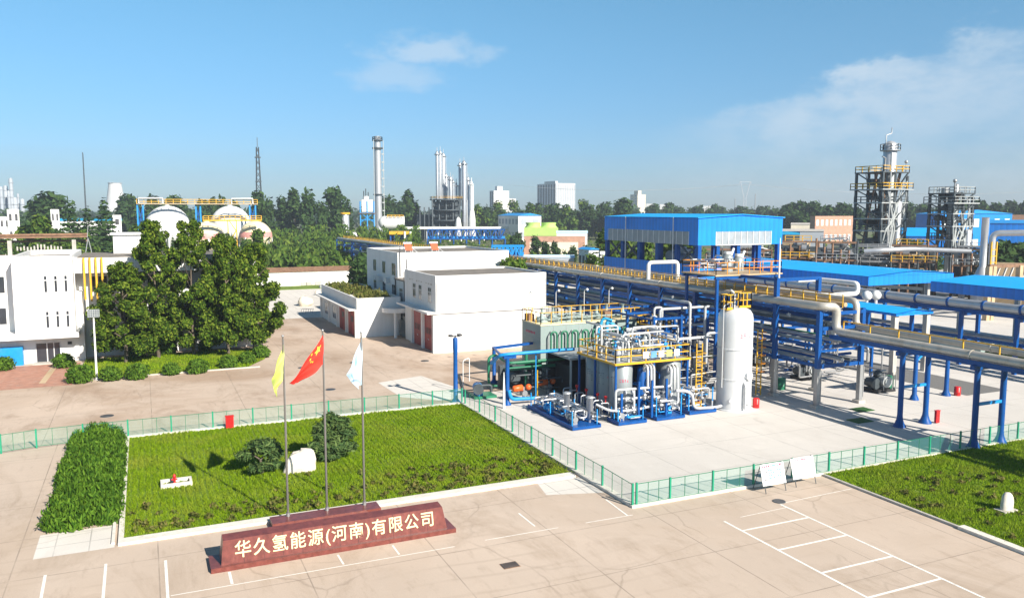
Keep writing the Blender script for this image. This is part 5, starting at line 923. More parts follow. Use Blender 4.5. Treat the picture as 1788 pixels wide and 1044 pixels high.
# blue machine hall
t = thing('machine_hall', 'tall blue clad machine hall with open middle and window bands', 'building', (82, 112, 0)); x0, x1, y0, y1 = 74.3, 90.2, 98.7, 125.5; xm = (x0 + x1) / 2
b = MB(); b.box(x0, x0 + .12, y0, y1, 12.9, 15); b.box(x0, x0 + .12, y0, y0 + 2.2, 10.9, 12.9); b.box(x0, x0 + .12, y1 - 1.4, y1, 10.9, 12.9); part(b, 'side_cladding', 'bluey', t); b = MB(); b.box(x1 - .12, x1, y0, y1, 10.9, 15); part(b, 'side_cladding', 'bluey', t); b = MB(); b.box(x0, x0 + .12, y0, y1, 0, 8.0); part(b, 'lower_cladding', 'bluey', t)
b = MB(); q = (x0 + .12, x1 - .12); b.box(*q, y0, y0 + .12, 12.9, 15); b.box(q[0], x0 + 3.2, y0, y0 + .12, 10.9, 12.9); b.box(x1 - 2.2, q[1], y0, y0 + .12, 10.9, 12.9); part(b, 'front_cladding', 'bluew', t); b = MB(); b.box(q[0], 82, y0, y0 + .12, 0, 7.6); part(b, 'lower_cladding', 'bluew', t); b = MB(); b.add([(x0, y0 + .05, 15), (xm, y0 + .05, 15.45), (x1, y0 + .05, 15), (x0, y1 - .05, 15), (xm, y1 - .05, 15.45), (x1, y1 - .05, 15)], [(0, 2, 1), (3, 4, 5)]); part(b, 'gable', 'bluew', t)
b = MB(); P = [(x0 - .25, y0 - .25, 15.0), (xm, y0 - .25, 15.5), (x1 + .25, y0 - .25, 15.0), (x0 - .25, y1 + .25, 15.0), (xm, y1 + .25, 15.5), (x1 + .25, y1 + .25, 15.0)]; b.add(P + [(a, c, z - .1) for a, c, z in P], [(0, 1, 4, 3), (1, 2, 5, 4), (6, 9, 10, 7), (7, 10, 11, 8), (0, 6, 7, 1), (1, 7, 8, 2)]); part(b, 'roof', 'blueroof', t)
b = MB(); b.box(x0 + .02, x0 + .1, y0 + 2.2, y1 - 1.4, 10.9, 12.9); o = part(b, 'window_band', 'panelw', t); 
for i in range(16): b = MB(); b.box(x0 - .05, x0 + .02, y0 + 2.2 + i * 1.55, y0 + 2.3 + i * 1.55, 10.9, 12.9); part(b, 'mullion', 'whitep', o)
b = MB(); b.box(x0 + 3.2, x1 - 2.2, y0 + .02, y0 + .1, 11.0, 12.9); o = part(b, 'window_band', 'panelw', t); 
for i in range(10): b = MB(); b.box(x0 + 3.2 + i * 1.16, x0 + 3.3 + i * 1.16, y0 - .05, y0 + .02, 10.98, 12.9); part(b, 'mullion', 'whitep', o)
b = MB(); b.box(x0 + 3.2, x1 - 2.2, y0 - .06, y0 + .02, 10.85, 10.97); part(b, 'sill', 'whitep', o)
for x in (x0 + .4, x1 - .5): 
    for y in [y0 + .4 + i * 5.2 for i in range(6)]: b = MB(); b.box(x - .3, x + .3, y - .35, y + .35, 0, 15); part(b, 'column', 'blue', t)
for x in (78.2, 82, 86): b = MB(); b.box(x - .3, x + .3, y0 + .2, y0 + .75, 0, 12); part(b, 'column', 'blue', t); b = MB(); b.box(x - .25, x + .25, y1 - .75, y1 - .2, 0, 15); part(b, 'column', 'blue', t)
for a, c in ((y0 + 16, y0 + 20.9), (y0 + 21.4, y0 + 26), (y0 + .8, y0 + 5.2)): b = MB(); b.bar((x0 + .5, a, 8.0), (x0 + .5, c, 11), .25); b.bar((x0 + .5, c, 8.0), (x0 + .5, a, 11), .25); part(b, 'cross_brace', 'dark', t)
b = MB(); b.box(x0 + 1, x1 - 1, y0 + 1, y1 - 1, 6.6, 6.8); part(b, 'floor', 'dark', t); b = MB(); [b.tube([(x0 - .25, y, 15), (x0 - .25, y, 6)], .09, 6) for y in (104.6, 118.2)]; part(b, 'downpipe', 'whitep', t)
for x, y, l in ((78, 108, 'grey machine inside the open floor of the blue hall, nearer the corner'), (83, 116, 'grey machine inside the open floor of the blue hall, farther back')): b = MB(); b.hcyl((x - 1.6, y, 8.2), (x + 2.2, y, 8.2), 1.1, 14); b.box(x - 1.5, x + 2, y - 1, y + 1, 6.8, 7.4); b.box(x + .2, x + 1.6, y - .6, y + .6, 9.2, 9.9); solo(b, 'machine', 'steel', l, 'machine', (x, y, 6.8))
# ---------------------------------------------------------------- steel process towers
def frame_tower(label, px, d, w, dp, levels, mats=('dark', 'yellow', 'deck'), cols=(), seed=0, rails='yellow'):
    x, y = far(px, d); g = random.Random(seed); t = thing('process_tower', label, 'tower', (x, y, 0)); X0, X1, Y0, Y1 = x - w / 2, x + w / 2, y - dp / 2, y + dp / 2; top = levels[0]
    for xx in (X0, x, X1):
        for yy in (Y0, Y1): b = MB(); b.box(xx - .22, xx + .22, yy - .22, yy + .22, 0, top - (0 if xx < X1 else .8)); part(b, 'column', mats[0], t)
    for i, z in enumerate(levels):
        b = MB(); e = .9 if i == 1 else .3; b.box(X0 - e, X1 + e, Y0 - e, Y1 + e, z - .22, z); part(b, 'platform', mats[2] if i else mats[0], t)
        b = MB(); b.rail([(X0 - e + .1, Y0 - e + .1, z), (X1 + e - .1, Y0 - e + .1, z), (X1 + e - .1, Y1 + e - .1, z), (X0 - e + .1, Y1 + e - .1, z)], 1.2, 1.7, .06, True, True); part(b, 'railing', rails if i < 2 else 'dark', t)
        if i + 1 < len(levels):
            b = MB(); zz = levels[i + 1]; b.bar((X0 + .4, Y0, zz + .1), (x - .4, Y0, z - .3), .2); b.bar((X1 - 3.2, Y0 - .4, zz + .1), (X1 - .3, Y0 - .4, z - .2), .35, .2); b.bar((X0, Y0 + .4, zz), (X0, Y1 - .4, z - .3), .2); part(b, 'brace', mats[0], t)
    for cx, cy, r, z0, z1, m in cols:
        b = MB(); b.lathe(x + cx, y + cy, [(r, z0), (r, z1 - r * .6), (r * .8, z1 - r * .25), (r * .3, z1)], 18); part(b, 'distillation_column', m, t)
    b = MB()
    for i in range(len(levels) - 1):
        for k in range(4): zz = levels[i + 1] + g.uniform(.9, 1.6); b.hcyl((g.uniform(X0, X1 - 2), g.uniform(Y0 + .5, Y1 - .5), zz), (g.uniform(X0 + 2, X1), g.uniform(Y0 + .5, Y1 - .5), zz), g.uniform(.3, .75), 10)
    part(b, 'vessel', 'dark', t); b = MB(); [b.tube([(g.uniform(X0, X1), Y0 - g.uniform(-2, .6), 0), (g.uniform(X0, X1), Y0 - .3, top * .5), (g.uniform(X0, X1), Y0 - .1, top * g.uniform(.6, 1.0))], g.uniform(.10, .24), 6, .4) for _ in range(11)]; part(b, 'pipe_run', 'grey', t)
    b = MB(); [b.tube([(g.uniform(X0, X1), g.uniform(Y0, Y1), levels[-1]), (g.uniform(X0, X1), g.uniform(Y0, Y1), top)], g.uniform(.08, .2), 6) for _ in range(12)]; part(b, 'riser', 'rust', t)
    return t, x, y
D1 = 190
t, x, y = frame_tower('tall dark steel process tower with a silver column and yellow railed top', 1537, D1, 7.0, 6.8, [hgt(307, D1), hgt(334, D1), hgt(355, D1), hgt(380, D1), hgt(399, D1), hgt(424, D1), hgt(447, D1)], cols=[(.7, -1.2, 1.35, 3, hgt(258, D1), 'alu'), (-.4, -2.5, .9, 2, hgt(308, D1), 'grey'), (4.7, 1.6, 1.0, 2, hgt(341, D1), 'whitep'), (1.5, -3.1, .75, 1, hgt(352, D1), 'alu'), (-2.4, -2.8, .8, 1, 9, 'steel')], seed=1)
b = MB(); zt = hgt(272, D1); b.cyl(x + .7, y - 1.2, zt - .2, zt, 2.0, 16); b.rail([(x + .7 + 1.9 * cos(a), y - 1.2 + 1.9 * sin(a), zt) for a in [i * pi / 4 for i in range(8)]], 1.2, 1.5, .06, True, True); b.tube([(x - .6, y - 1.2, zt), (x - .6, y - 1.2, zt + 3), (x + .9, y - 1.2, zt + 3.4), (x + .9, y - 1.2, zt + 4.6)], .1, 6); part(b, 'head_platform', 'steel', t)
b = MB(); b.tube([(x - 1.6, y - 3.6, 2), (x - 1.6, y - 3.6, hgt(277, D1))], .2, 8); b.tube([(x - 2.6, y - 3, hgt(307, D1)), (x - 2.6, y - 3, hgt(286, D1)), (x - 3.5, y - 3, hgt(284, D1))], .16, 6); b.tube([(x + 3.4, y - 3, hgt(307, D1)), (x + 3.4, y - 3, hgt(292, D1))], .12, 6); b.sphere(x + 3.4, y - 3, hgt(291, D1), .35, 8, 6); part(b, 'vent_stack', 'steel', t)
t, x, y = frame_tower('shorter dark steel process tower near the right edge with open platforms', 1660, D1, 5.6, 5.4, [hgt(341, D1), hgt(356, D1), hgt(372, D1), hgt(391, D1), hgt(412, D1), hgt(436, D1)], cols=[(-.6, -1, 1.0, 2, hgt(350, D1), 'grey'), (1.6, -2.8, .8, 1, hgt(396, D1), 'alu'), (2.6, 1, .5, 14, hgt(326, D1), 'steel')], seed=2, rails='grey')
b = MB(); b.cyl(x + .8, y, hgt(341, D1), hgt(322, D1), .15, 8); b.sphere(x + .8, y, hgt(322, D1), .4, 8, 6); b.cyl(x - 2, y, hgt(341, D1), hgt(333, D1), .7, 10); part(b, 'vent_stack', 'steel', t)
def jumble(label, px0, px1, d, ytop, seed, mats=('rust', 'steel', 'dark')):
    g = random.Random(seed); a = far(px0, d); c = far(px1, d); t = thing('process_unit', label, 'process unit', ((a[0] + c[0]) / 2, (a[1] + c[1]) / 2, 0), 'old process units before the steel towers'); zt = hgt(ytop, d); n = max(2, int((px1 - px0) / 14)); A = Vector((*a, 0)); Cc = Vector((*c, 0)); nrm = Vector((A.x, A.y, 0)).normalized(); L = lambda f, k, z: A.lerp(Cc, f) + nrm * k + Vector((0, 0, z))
    for i in range(n + 1):
        b = MB(); f = i / n; b.bar(L(f, 0, 0), L(f, 0, zt * g.uniform(.75, 1)), .28); part(b, 'frame_post', mats[g.choice((0, 0, 2))], t); b = MB(); b.bar(L(f, 9, 0), L(f, 9, zt * g.uniform(.75, 1)), .28); part(b, 'frame_post', mats[2], t)
    for k, z in ((0, .35), (0, .62), (5, .5), (5, .8), (9, .7), (0, .92)): b = MB(); b.bar(L(0, k, zt * z), L(1, k, zt * z), .22, .35); part(b, 'beam', mats[2] if k else mats[0], t)
    
    for mm, cnt in ((mats[1], n * 2), ('dark', n * 4), ('rust', n)):
        
        for f, k, z in [(g.uniform(0, .85), g.uniform(.5, 8), zt * g.uniform(.15, .9)) for _ in range(cnt)]: b = MB(); b.hcyl(L(f, k, z), L(f + g.uniform(.05, .16), k, z), g.uniform(.4, .9), 10); part(b, 'vessel', mm, t)
    b = MB(); [b.tube([L(f, k, 0), L(f, k, z)], g.uniform(.4, .8), 10) for f, k, z in [(g.uniform(0, 1), g.uniform(.5, 8), zt * g.uniform(.3, .85)) for _ in range(n * 2)]]; part(b, 'upright_tank', 'dark', t)
    b = MB(); b.bar(L(0, 6, zt * .3), L(1, 6, zt * .3), .6, zt * .55); b.bar(L(0, 8.5, zt * .75), L(1, 8.5, zt * .75), .4, .9); part(b, 'back_screen', 'dark', t)
    b = MB(); [b.tube([L(g.uniform(0, .6), k, z), L(g.uniform(.5, 1), k, z), L(g.uniform(.5, 1), k + 1, zt * g.uniform(.2, .95))], g.uniform(.1, .22), 6, .4) for k, z in [(g.uniform(-.6, 8), zt * g.uniform(.25, 1)) for _ in range(n * 3)]]; part(b, 'pipe_run', 'tan' if seed % 2 else 'steel', t)
    b = MB(); b.rail([L(0, -.3, zt * .62), L(1, -.3, zt * .62)], 1.2, 1.8, .06); b.rail([L(.1, 0, zt * .92), L(.8, 0, zt * .92)], 1.2, 1.8, .06); part(b, 'railing', 'yellow' if seed % 2 else 'steel', t)
jumble('rusty process unit of frames and vessels just right of the blue hall', 1366, 1432, 172, 412, 1); jumble('process unit with ochre stair frames left of the tall process tower', 1428, 1500, 165, 412, 2); jumble('dark process unit filling the space between both process towers', 1560, 1640, 172, 416, 3); jumble('dark process unit right of the shorter process tower', 1668, 1735, 170, 420, 4); jumble('dark process unit under the foot of the tall process tower', 1490, 1572, 178, 425, 6, ('dark', 'steel', 'dark')); jumble('process unit with pale vessels seen below the blue hall windows', 1235, 1350, 178, 428, 8, ('rust', 'alu', 'dark'))
b = MB(); q = [far(1512, 155), far(1545, 155), far(1590, 158), far(1700, 160)]; zz = (hgt(433, 155), hgt(431, 155), hgt(428, 158), hgt(430, 160)); b.tube([(*p, z) for p, z in zip(q, zz)], .42, 10, 3); solo(b, 'clad_pipe', 'alu', 'long pale pipe crossing before the feet of both process towers', 'pipe', (*q[0], zz[0]))
b = MB(); q = far(1722, 150); b.lathe(*q, [(1.5, 0), (1.5, 5), (.7, 7), (.55, 7.2), (.55, hgt(379, 150)), (.7, hgt(378, 150))], 16); solo(b, 'exhaust_stack', 'alu', 'silver exhaust stack right of the shorter process tower', 'stack', (*q, 0))
b = MB(); a, c = far(1736, 150), far(1830, 150); b.tube([(*a, 7), (*a, hgt(402, 150)), (*c, hgt(400, 150))], .48, 12, 1); solo(b, 'duct', 'alu', 'thick white duct running out at the right edge', 'duct', (*a, 7))
t = thing('ladder_frame', 'yellow ladder frame beside the silver exhaust stack', 'ladder', (*far(1735, 147), 0)); q = far(1735, 147); b = MB(); [b.bar((q[0] + i * 1.2, q[1], 0), (q[0] + i * 1.2, q[1], hgt(415, 147)), .2) for i in (0, 1)]; [b.bar((q[0], q[1], z), (q[0] + 1.2, q[1], z), .12) for z in range(2, 11)]; part(b, 'rungs', 'yellow', t)
t = thing('pipe_trestle', 'brown pipe trestle at the right edge behind the blue canopies', 'trestle', (*far(1760, 140), 0))
a, c = far(1733, 138), far(1850, 150); A, Cc = Vector((*a, 0)), Vector((*c, 0)); zz = hgt(452, 138)
b = MB(); [b.bar(A + Vector((0, 0, z)), Cc + Vector((0, 0, z)), .4, .5) for z in (zz, zz - 2.2)]; part(b, 'beam', 'rust', t); 
for f in (0, .06, .45, .9): b = MB(); b.bar(A.lerp(Cc, f), A.lerp(Cc, f) + Vector((0, 0, zz)), .7); part(b, 'post', 'tan', t)
b = MB(); [b.bar(A.lerp(Cc, f) + Vector((0, 0, zz - 2)), A.lerp(Cc, f + .06) + Vector((0, 0, zz - .2)), .2) for f in (.1, .2, .3, .5, .6, .7)]; part(b, 'web', 'conc', t)
b = MB(); a, c = far(1330, 150), far(1760, 150); A, Cc = Vector((*a, hgt(462, 150))), Vector((*c, hgt(474, 150))); b.bar(A, Cc, 1.2, .6); [b.bar(A.lerp(Cc, f), Vector((*A.lerp(Cc, f).xy, 0)), .5) for f in (.1, .3, .5, .7, .9)]; b.bar(A - Vector((0, 0, 2)), Cc - Vector((0, 0, 2)), .5); solo(b, 'pipe_gantry', 'dark', 'long low dark gantry behind the bright blue canopies', 'gantry', tuple(A))
# ---------------------------------------------------------------- middle distance
def facing(px0, px1, d, depth):
    a, c = Vector(far(px0, d)), Vector(far(px1, d)); n = ((a + c) / 2).normalized() * depth; return [tuple(a), tuple(c), tuple(c + n), tuple(a + n)]
def corner(px0, pxc, px1, d):
    """site-aligned plan whose near corner stands at column pxc, its -X face reaching to px0 and its -Y face to px1"""
    C = Vector(far(pxc, d)); d0 = sight(px0, 368); d1 = sight(px1, 368); L = C.x * d0.y / d0.x - C.y; Wd = C.y * d1.x / d1.y - C.x
    return [(C.x, C.y), (C.x + Wd, C.y), (C.x + Wd, C.y + L), (C.x, C.y + L)]
def cblock(name, label, cat, px0, pxc, px1, ytop, d, wall, roofm=None, rh=0, left=None, right=None, group=None, top=None):
    """left / right: (rows, columns, material) of windows, rows 0 = full height strips"""
    P = corner(px0, pxc, px1, d); z = hgt(ytop, d); t = thing(name, label, cat, (*P[0], 0), group); b = MB(); b.prism(P, 0, z); part(b, 'wall', wall, t)
    x0, y0 = P[0]; x1, y1 = P[2]
    if roofm: xm = (x0 + x1) / 2; e = .4; b = MB(); b.add([(x0 - e, y0 - e, z + .02), (x1 + e, y0 - e, z + .02), (x1 + e, y1 + e, z + .02), (x0 - e, y1 + e, z + .02), (xm, y0 - e, z + rh + .05), (xm, y1 + e, z + rh + .05)], [(0, 4, 5, 3), (1, 2, 5, 4), (0, 1, 4), (2, 3, 5), (0, 3, 2, 1)]); part(b, 'roof', roofm, t)
    for side, w in ((0, left), (1, right)):
        if not w: continue
        for r in range(max(1, w[0])):
            for k in range(w[1]):
                f0, f1 = (k + .25) / w[1], (k + .75) / w[1]; z0, z1 = (3, z - 1.5) if w[0] == 0 else (z * (r + .35) / w[0], z * (r + .75) / w[0]); b = MB()
                if side == 0: b.box(x0 - .12, x0, y0 + (y1 - y0) * f0, y0 + (y1 - y0) * f1, z0, z1)
                else: b.box(x0 + (x1 - x0) * f0, x0 + (x1 - x0) * f1, y0 - .12, y0, z0, z1)
                part(b, 'window' if w[0] else 'window_strip', w[2], t)
    if top: b = MB(); b.box(x0 + (x1 - x0) * top[0], x0 + (x1 - x0) * top[1], y0 + 1, y0 + (y1 - y0) * .6, z, z + top[2]); part(b, 'roof_box', wall, t)
    return t
def house(name, label, px0, px1, ytop, d, depth, wall='white', roofm=None, rh=0, wins=None, group=None, cat='building', side=None):
    P = facing(px0, px1, d, depth); z = hgt(ytop, d); c = ((P[0][0] + P[2][0]) / 2, (P[0][1] + P[2][1]) / 2, 0); t = thing(name, label, cat, c, group); b = MB(); b.prism(P, 0, z); part(b, 'wall', wall, t)
    if roofm:
        e = .5; cx, cy = c[:2]; Q = [(cx + (p - cx) * 1.03, cy + (q - cy) * 1.03) for p, q in P]; m0 = ((Q[0][0] + Q[3][0]) / 2, (Q[0][1] + Q[3][1]) / 2); m1 = ((Q[1][0] + Q[2][0]) / 2, (Q[1][1] + Q[2][1]) / 2)
        b = MB(); v = [(*q, z + .02) for q in Q] + [(*m0, z + rh + .05), (*m1, z + rh + .05)]; b.add(v, [(0, 1, 5, 4), (2, 3, 4, 5), (1, 2, 5), (3, 0, 4), (0, 3, 2, 1)]); part(b, 'roof', roofm, t)
    if wins:
        rows_, cols_, m = wins; A, B = Vector((*P[0], 0)), Vector((*P[1], 0)); n = Vector((P[0][0] - P[3][0], P[0][1] - P[3][1], 0)).normalized(); w = (B - A).length / cols_
        for r in range(rows_):
            for k in range(cols_):
                a = A + (B - A) * ((k + .28) / cols_) + n * .05; c2 = A + (B - A) * ((k + .72) / cols_) + n * .05; z0 = z * (r + .35) / rows_; z1 = z * (r + .75) / rows_
                b = MB(); b.extr([(a.x, a.y, z0), (c2.x, c2.y, z0), (c2.x, c2.y, z1), (a.x, a.y, z1)], -n * .1); part(b, 'window', m, t)
    return t
t = thing('pipe_trestle', 'rusty pipe trestle on concrete posts behind the office roof', 'trestle', (*far(70, 160), 0)); d = 160
A, Cc = Vector((*far(-30, d), 0)), Vector((*far(150, d), 0)); zt = hgt(408, d)
b = MB(); b.bar(A + Vector((0, 0, zt)), Cc + Vector((0, 0, zt)), 1.2, .3); b.bar(A + Vector((0, 1, zt - .7)), Cc + Vector((0, 1, zt - .7)), .4, .35); part(b, 'beam', 'rust', t); b = MB(); b.bar(A + Vector((0, 0, zt - 3.0)), Cc.lerp(A, .15) + Vector((0, 0, zt - 3.0)), .3, .25); b.tube([A + Vector((0, .8, zt + .35)), Cc + Vector((0, .8, zt + .35))], .22, 8); part(b, 'pipe_run', 'rust', t)
for px in (13, 126): b = MB(); p = Vector((*far(px, d - 1), 0)); b.bar(p, p + Vector((0, 0, zt - .5)), .6); part(b, 'post', 'conc', t)
b = MB(); g = random.Random(4); [b.bar(A.lerp(Cc, f) + Vector((0, 0, zt - 2.2)), A.lerp(Cc, f) + Vector((0, 0, zt - 1.3 + g.uniform(-.4, .2))), .22) for f in [.3 + i * .033 for i in range(14)]]; b.bar(A.lerp(Cc, .42) + Vector((0, 0, zt - 4.2)), A.lerp(Cc, .85) + Vector((0, 0, zt - 4.2)), .5, .4); part(b, 'rail_clutter', 'conc', t)
b = MB(); p = Vector((*far(151, d - 6), 0)); [b.bar(p + Vector((k, 0, 6)), p + Vector((0, 0, zt)), .12) for k in (-1, 1)]; b.bar(p + Vector((-.1, 0, zt)), p + Vector((.1, 0, zt + 2)), .1); [b.bar(p + Vector((k, 0, 0)), p + Vector((k, 0, 6)), .12) for k in (-1, 1)]; solo(b, 'lattice_stand', 'steel', 'thin steel A-frame stand right of the rusty trestle', 'stand', (p.x, p.y, 0))
house('store_building', 'white annex with two windows behind the rusty trestle', 88, 103, 366, 300, 8, 'white', None, 0, (3, 2, 'sill')); house('store_building', 'long low white building behind the dark conifers', 104, 211, 384, 300, 8, 'white', 'teal', .8); house('store_building', 'white tower building at the end of the long low white building', 196, 211, 375, 299, 8, 'white', None, 0, (3, 1, 'sill')); house('store_building', 'white building at the left edge before the far refinery', -30, 33, 377, 300, 8, 'white', None, 0, (3, 7, 'sill')); house('store_building', 'small white stair tower at the left edge', 12, 33, 366, 299, 8, 'white', None, 0, (3, 2, 'sill'))
# sphere tanks
def sphere_tank(px, ytop, rpx, d, label, m, band=False):
    x, y = far(px, d); r = rpx * d / 1430; zc = hgt(ytop, d) - r; t = thing('sphere_tank', label, 'tank', (x, y, 0), 'storage spheres behind the broadleaf trees'); b = MB(); b.sphere(x, y, zc, r, 32, 20); part(b, 'shell', m, t)
    for i in range(8): b = MB(); a = i * pi / 4; b.cyl(x + r * .96 * cos(a), y + r * .96 * sin(a), 0, zc, .35, 8); part(b, 'leg', 'whitep', t)
    if band: b = MB(); b.sphere(x, y, zc, r + .05, 32, 4, r + .05, -.02, .32); part(b, 'band', 'pinkband', t)
    b = MB(); b.cyl(x, y, zc + r - .2, zc + r + .3, .8, 10); part(b, 'top_hatch', 'whitep', t); return x, y, zc, r
sphere_tank(292, 360, 34.5, 330, 'white storage sphere at the back left of the four', 'white'); sphere_tank(402, 360, 32, 335, 'white storage sphere at the back right of the four', 'white'); sphere_tank(360, 386, 27, 282, 'pale storage sphere with a pink band, front left', 'creamtank', True); sphere_tank(445, 385, 26.5, 282, 'cream storage sphere, front right of the four', 'creamtank', True)
t = thing('access_bridge', 'long yellow railed access bridge on blue posts above the back spheres', 'bridge', (*far(345, 322), 0)); d = 322; zz = hgt(357, d); A, Cc = Vector((*far(239, d), zz)), Vector((*far(450, d), zz))
b = MB(); b.bar(A, Cc, 1.4, .35); part(b, 'deck', 'tan', t); b = MB(); b.rail([A, Cc], 1.6, 2.4, .09); part(b, 'railing', 'yellow', t)
for px in (240, 250, 342, 350, 436, 446): b = MB(); p = Vector((*far(px, d), 0)); b.bar(p, p + Vector((0, 0, zz)), .5); part(b, 'post', 'skyblue', t)
b = MB(); [b.bar(Vector((*far(p0, d), zz - 9)), Vector((*far(p1, d), zz - .4)), .35) for p0, p1 in ((240, 250), (342, 350), (436, 446), (250, 240), (350, 342), (446, 436))]; part(b, 'brace', 'blue', t)
b = MB(); b.tube([Vector((*far(243, d - 1), zz)), Vector((*far(243, d - 1), zz + 2)), Vector((*far(285, d - 1), zz + 2)), Vector((*far(285, d - 1), zz))], .25, 6); b.tube([Vector((*far(405, d - 1), zz)), Vector((*far(405, d - 1), zz + 2)), Vector((*far(442, d - 1), zz + 2)), Vector((*far(442, d - 1), zz))], .25, 6); part(b, 'pipe_loop', 'whitep', t)
t = thing('access_bridge', 'shorter yellow access bridge with a zigzag stair between the front spheres', 'bridge', (*far(405, 274), 0)); d = 274; zz = hgt(384, d); A, Cc = Vector((*far(354, d), zz)), Vector((*far(456, d), zz)); b = MB(); b.bar(A, Cc, 1.2, .5); b.rail([A, Cc], 1.4, 1.6, .09); part(b, 'deck', 'yellow', t); b = MB(); s0 = [Vector((*far(p, d - 1), zz * f)) for p, f in ((399, 1), (411, .75), (399, .5), (411, .28), (395, 0))]; [b.bar(p, q, .8, .3) for p, q in zip(s0, s0[1:])]; [b.bar(Vector((*far(p, d - 1), 0)), Vector((*far(p, d - 1), zz)), .3) for p in (397, 412)]; part(b, 'stair', 'yellow', t)
# chimney, lattice tower, masts, cooling tower
d = 420; x, y = far(661, d); zt = hgt(240, d); t = thing('chimney', 'tall slender silver chimney with ladder and ring platforms', 'chimney', (x, y, 0)); b = MB(); b.lathe(x, y, [(2.0, 0), (1.75, zt * .3), (1.6, zt)], 20); part(b, 'stack', 'alu', t)
b = MB(); [b.lathe(x, y, [(1.65, z), (2.6, z + .1), (2.6, z + .5), (1.65, z + .6)], 16) for z in (zt - 2.4, zt - 6, zt - 6.4, zt * .45)]; b.rail([(x + 2.5 * cos(a), y + 2.5 * sin(a), zt - 2) for a in [i * pi / 4 for i in range(8)]], 1.6, 3, .1, True, True); part(b, 'ring_platform', 'dark', t); b = MB(); [b.bar((x + k, y - 1.6, 2), (x + k, y - 1.6, zt - 2), .3) for k in (-2.4, 2.5)]; [b.bar((x + 1.6, y - 1.6, z), (x + 2.8, y - 1.6, z), .5, .6) for z in range(8, 48, 4)]; part(b, 'ladder', 'grey', t)
b = MB(); d = 500; x, y = far(453, d); zt = hgt(262, d); t = thing('lattice_tower', 'slim lattice telecom tower left of the chimney', 'tower', (x, y, 0))
for sx in (-1, 1):
    for sy in (-1, 1): b.bar((x + sx * 2.0, y + sy * 2.0, 0), (x + sx * .55, y + sy * .55, zt), .38)
for i in range(15):
    z0, z1 = zt * i / 15, zt * (i + 1) / 15; w0, w1 = 2.0 - 1.45 * i / 15, 2.0 - 1.45 * (i + 1) / 15
    for s_ in (-1, 1): b.bar((x - w0, y + s_ * w0, z0), (x + w1, y + s_ * w1, z1), .16); b.bar((x + w0, y + s_ * w0, z0), (x - w1, y + s_ * w1, z1), .16)
part(b, 'lattice', 'dark', t); b = MB(); b.bar((x, y, zt), (x, y, hgt(246, d)), .35); part(b, 'spire', 'dark', t); b = MB(); [b.cbox(x, y, z, 3.2, 3.2, .5) for z in (hgt(280, d), hgt(320, d))]; part(b, 'ring_platform', 'dark', t)
d = 480; x, y = far(150, d); b = MB(); b.lathe(x, y, [(.45, 0), (.25, hgt(278, d))], 8); b.cyl(x, y, 0, .5, 1, 8); solo(b, 'lightning_mast', 'dark', 'needle thin dark mast at the left of the skyline', 'mast', (x, y, 0))
d = 1250; x, y = far(203, d); zt = hgt(324, d); r = 8.4; t = thing('cooling_tower', 'white waisted cooling tower on the left skyline', 'cooling tower', (x, y, 0)); b = MB(); b.lathe(x, y, [(r * (.95 + 1.15 * (1 - i / 12) ** 1.2), zt * i / 12) for i in range(13)], 28); part(b, 'shell', 'towerw', t); b = MB(); b.lathe(x, y, [(r + .1, zt - 1), (r + .5, zt - .9), (r + .5, zt), (r - .6, zt + .01), (r - .6, zt - 3)], 28); part(b, 'rim', 'towerg', t)
# refinery columns in the middle of the skyline
d = 450; t = thing('column_cluster', 'cluster of tall silver distillation columns over a dark steel frame', 'process plant', (*far(782, d), 0))
for px, yt, w, yb, m in ((764, 264, 5.2, 348, 'colm'), (769.5, 262, 5, 348, 'colm'), (775, 266, 5.5, 348, 'colm'), (779, 302, 7, 420, 'colm'), (787, 308, 6, 352, 'colm'), (791, 312, 4, 352, 'colm'), (797, 318, 3.6, 420, 'colm'), (803.5, 282, 5, 360, 'colm'), (810.5, 280, 7.5, 400, 'colm'), (817.5, 308, 5, 420, 'colm'), (823.5, 316, 3.5, 420, 'whitep'), (812, 345, 5, 420, 'whitep')):
    x, y = far(px, d + (px * 7) % 9); r = w * d / 1430 / 2; zt = hgt(yt, d); z0 = max(0, hgt(yb, d)); b = MB(); b.lathe(x, y, [(r, z0), (r, zt - r), (r * .6, zt - .2), (.1, zt)], 14); b.lathe(x, y, [(r, zt - 2.2), (r + .7, zt - 2.1), (r + .7, zt - 1.6), (r, zt - 1.5)], 12); b.bar((x, y, zt), (x, y, zt + 2), .25); b.bar((x + r + .3, y - .5, z0), (x + r + .3, y - .5, zt - 1.5), .3); part(b, 'column', m, t)
for px, w, z1 in ((824, 12, hgt(368, d)), (800, 11, hgt(382, d))): b = MB(); x, y = far(px, d - 6); b.lathe(x, y, [(w * .16, 0), (w * .16, z1 * .7), (w * .1, z1), (.2, z1 + 1)], 16); part(b, 'base_drum', 'whitep', t)
for yt in (348, 366, 384): b = MB(); z = hgt(yt, d); b.cyl(*far(780, d + 4), z - .6, z, 9.2, 24); part(b, 'platform', 'dark', t)
for i in range(5): b = MB(); q = Vector((*far(755 + i * 12, d - 2), 0)); b.bar(q, q + Vector((0, 0, hgt(348, d))), .6); part(b, 'frame_post', 'dark', t); b = MB(); q2 = q + q.normalized() * 13; b.bar(q2, q2 + Vector((0, 0, hgt(348, d))), .6); part(b, 'frame_post', 'dark', t)
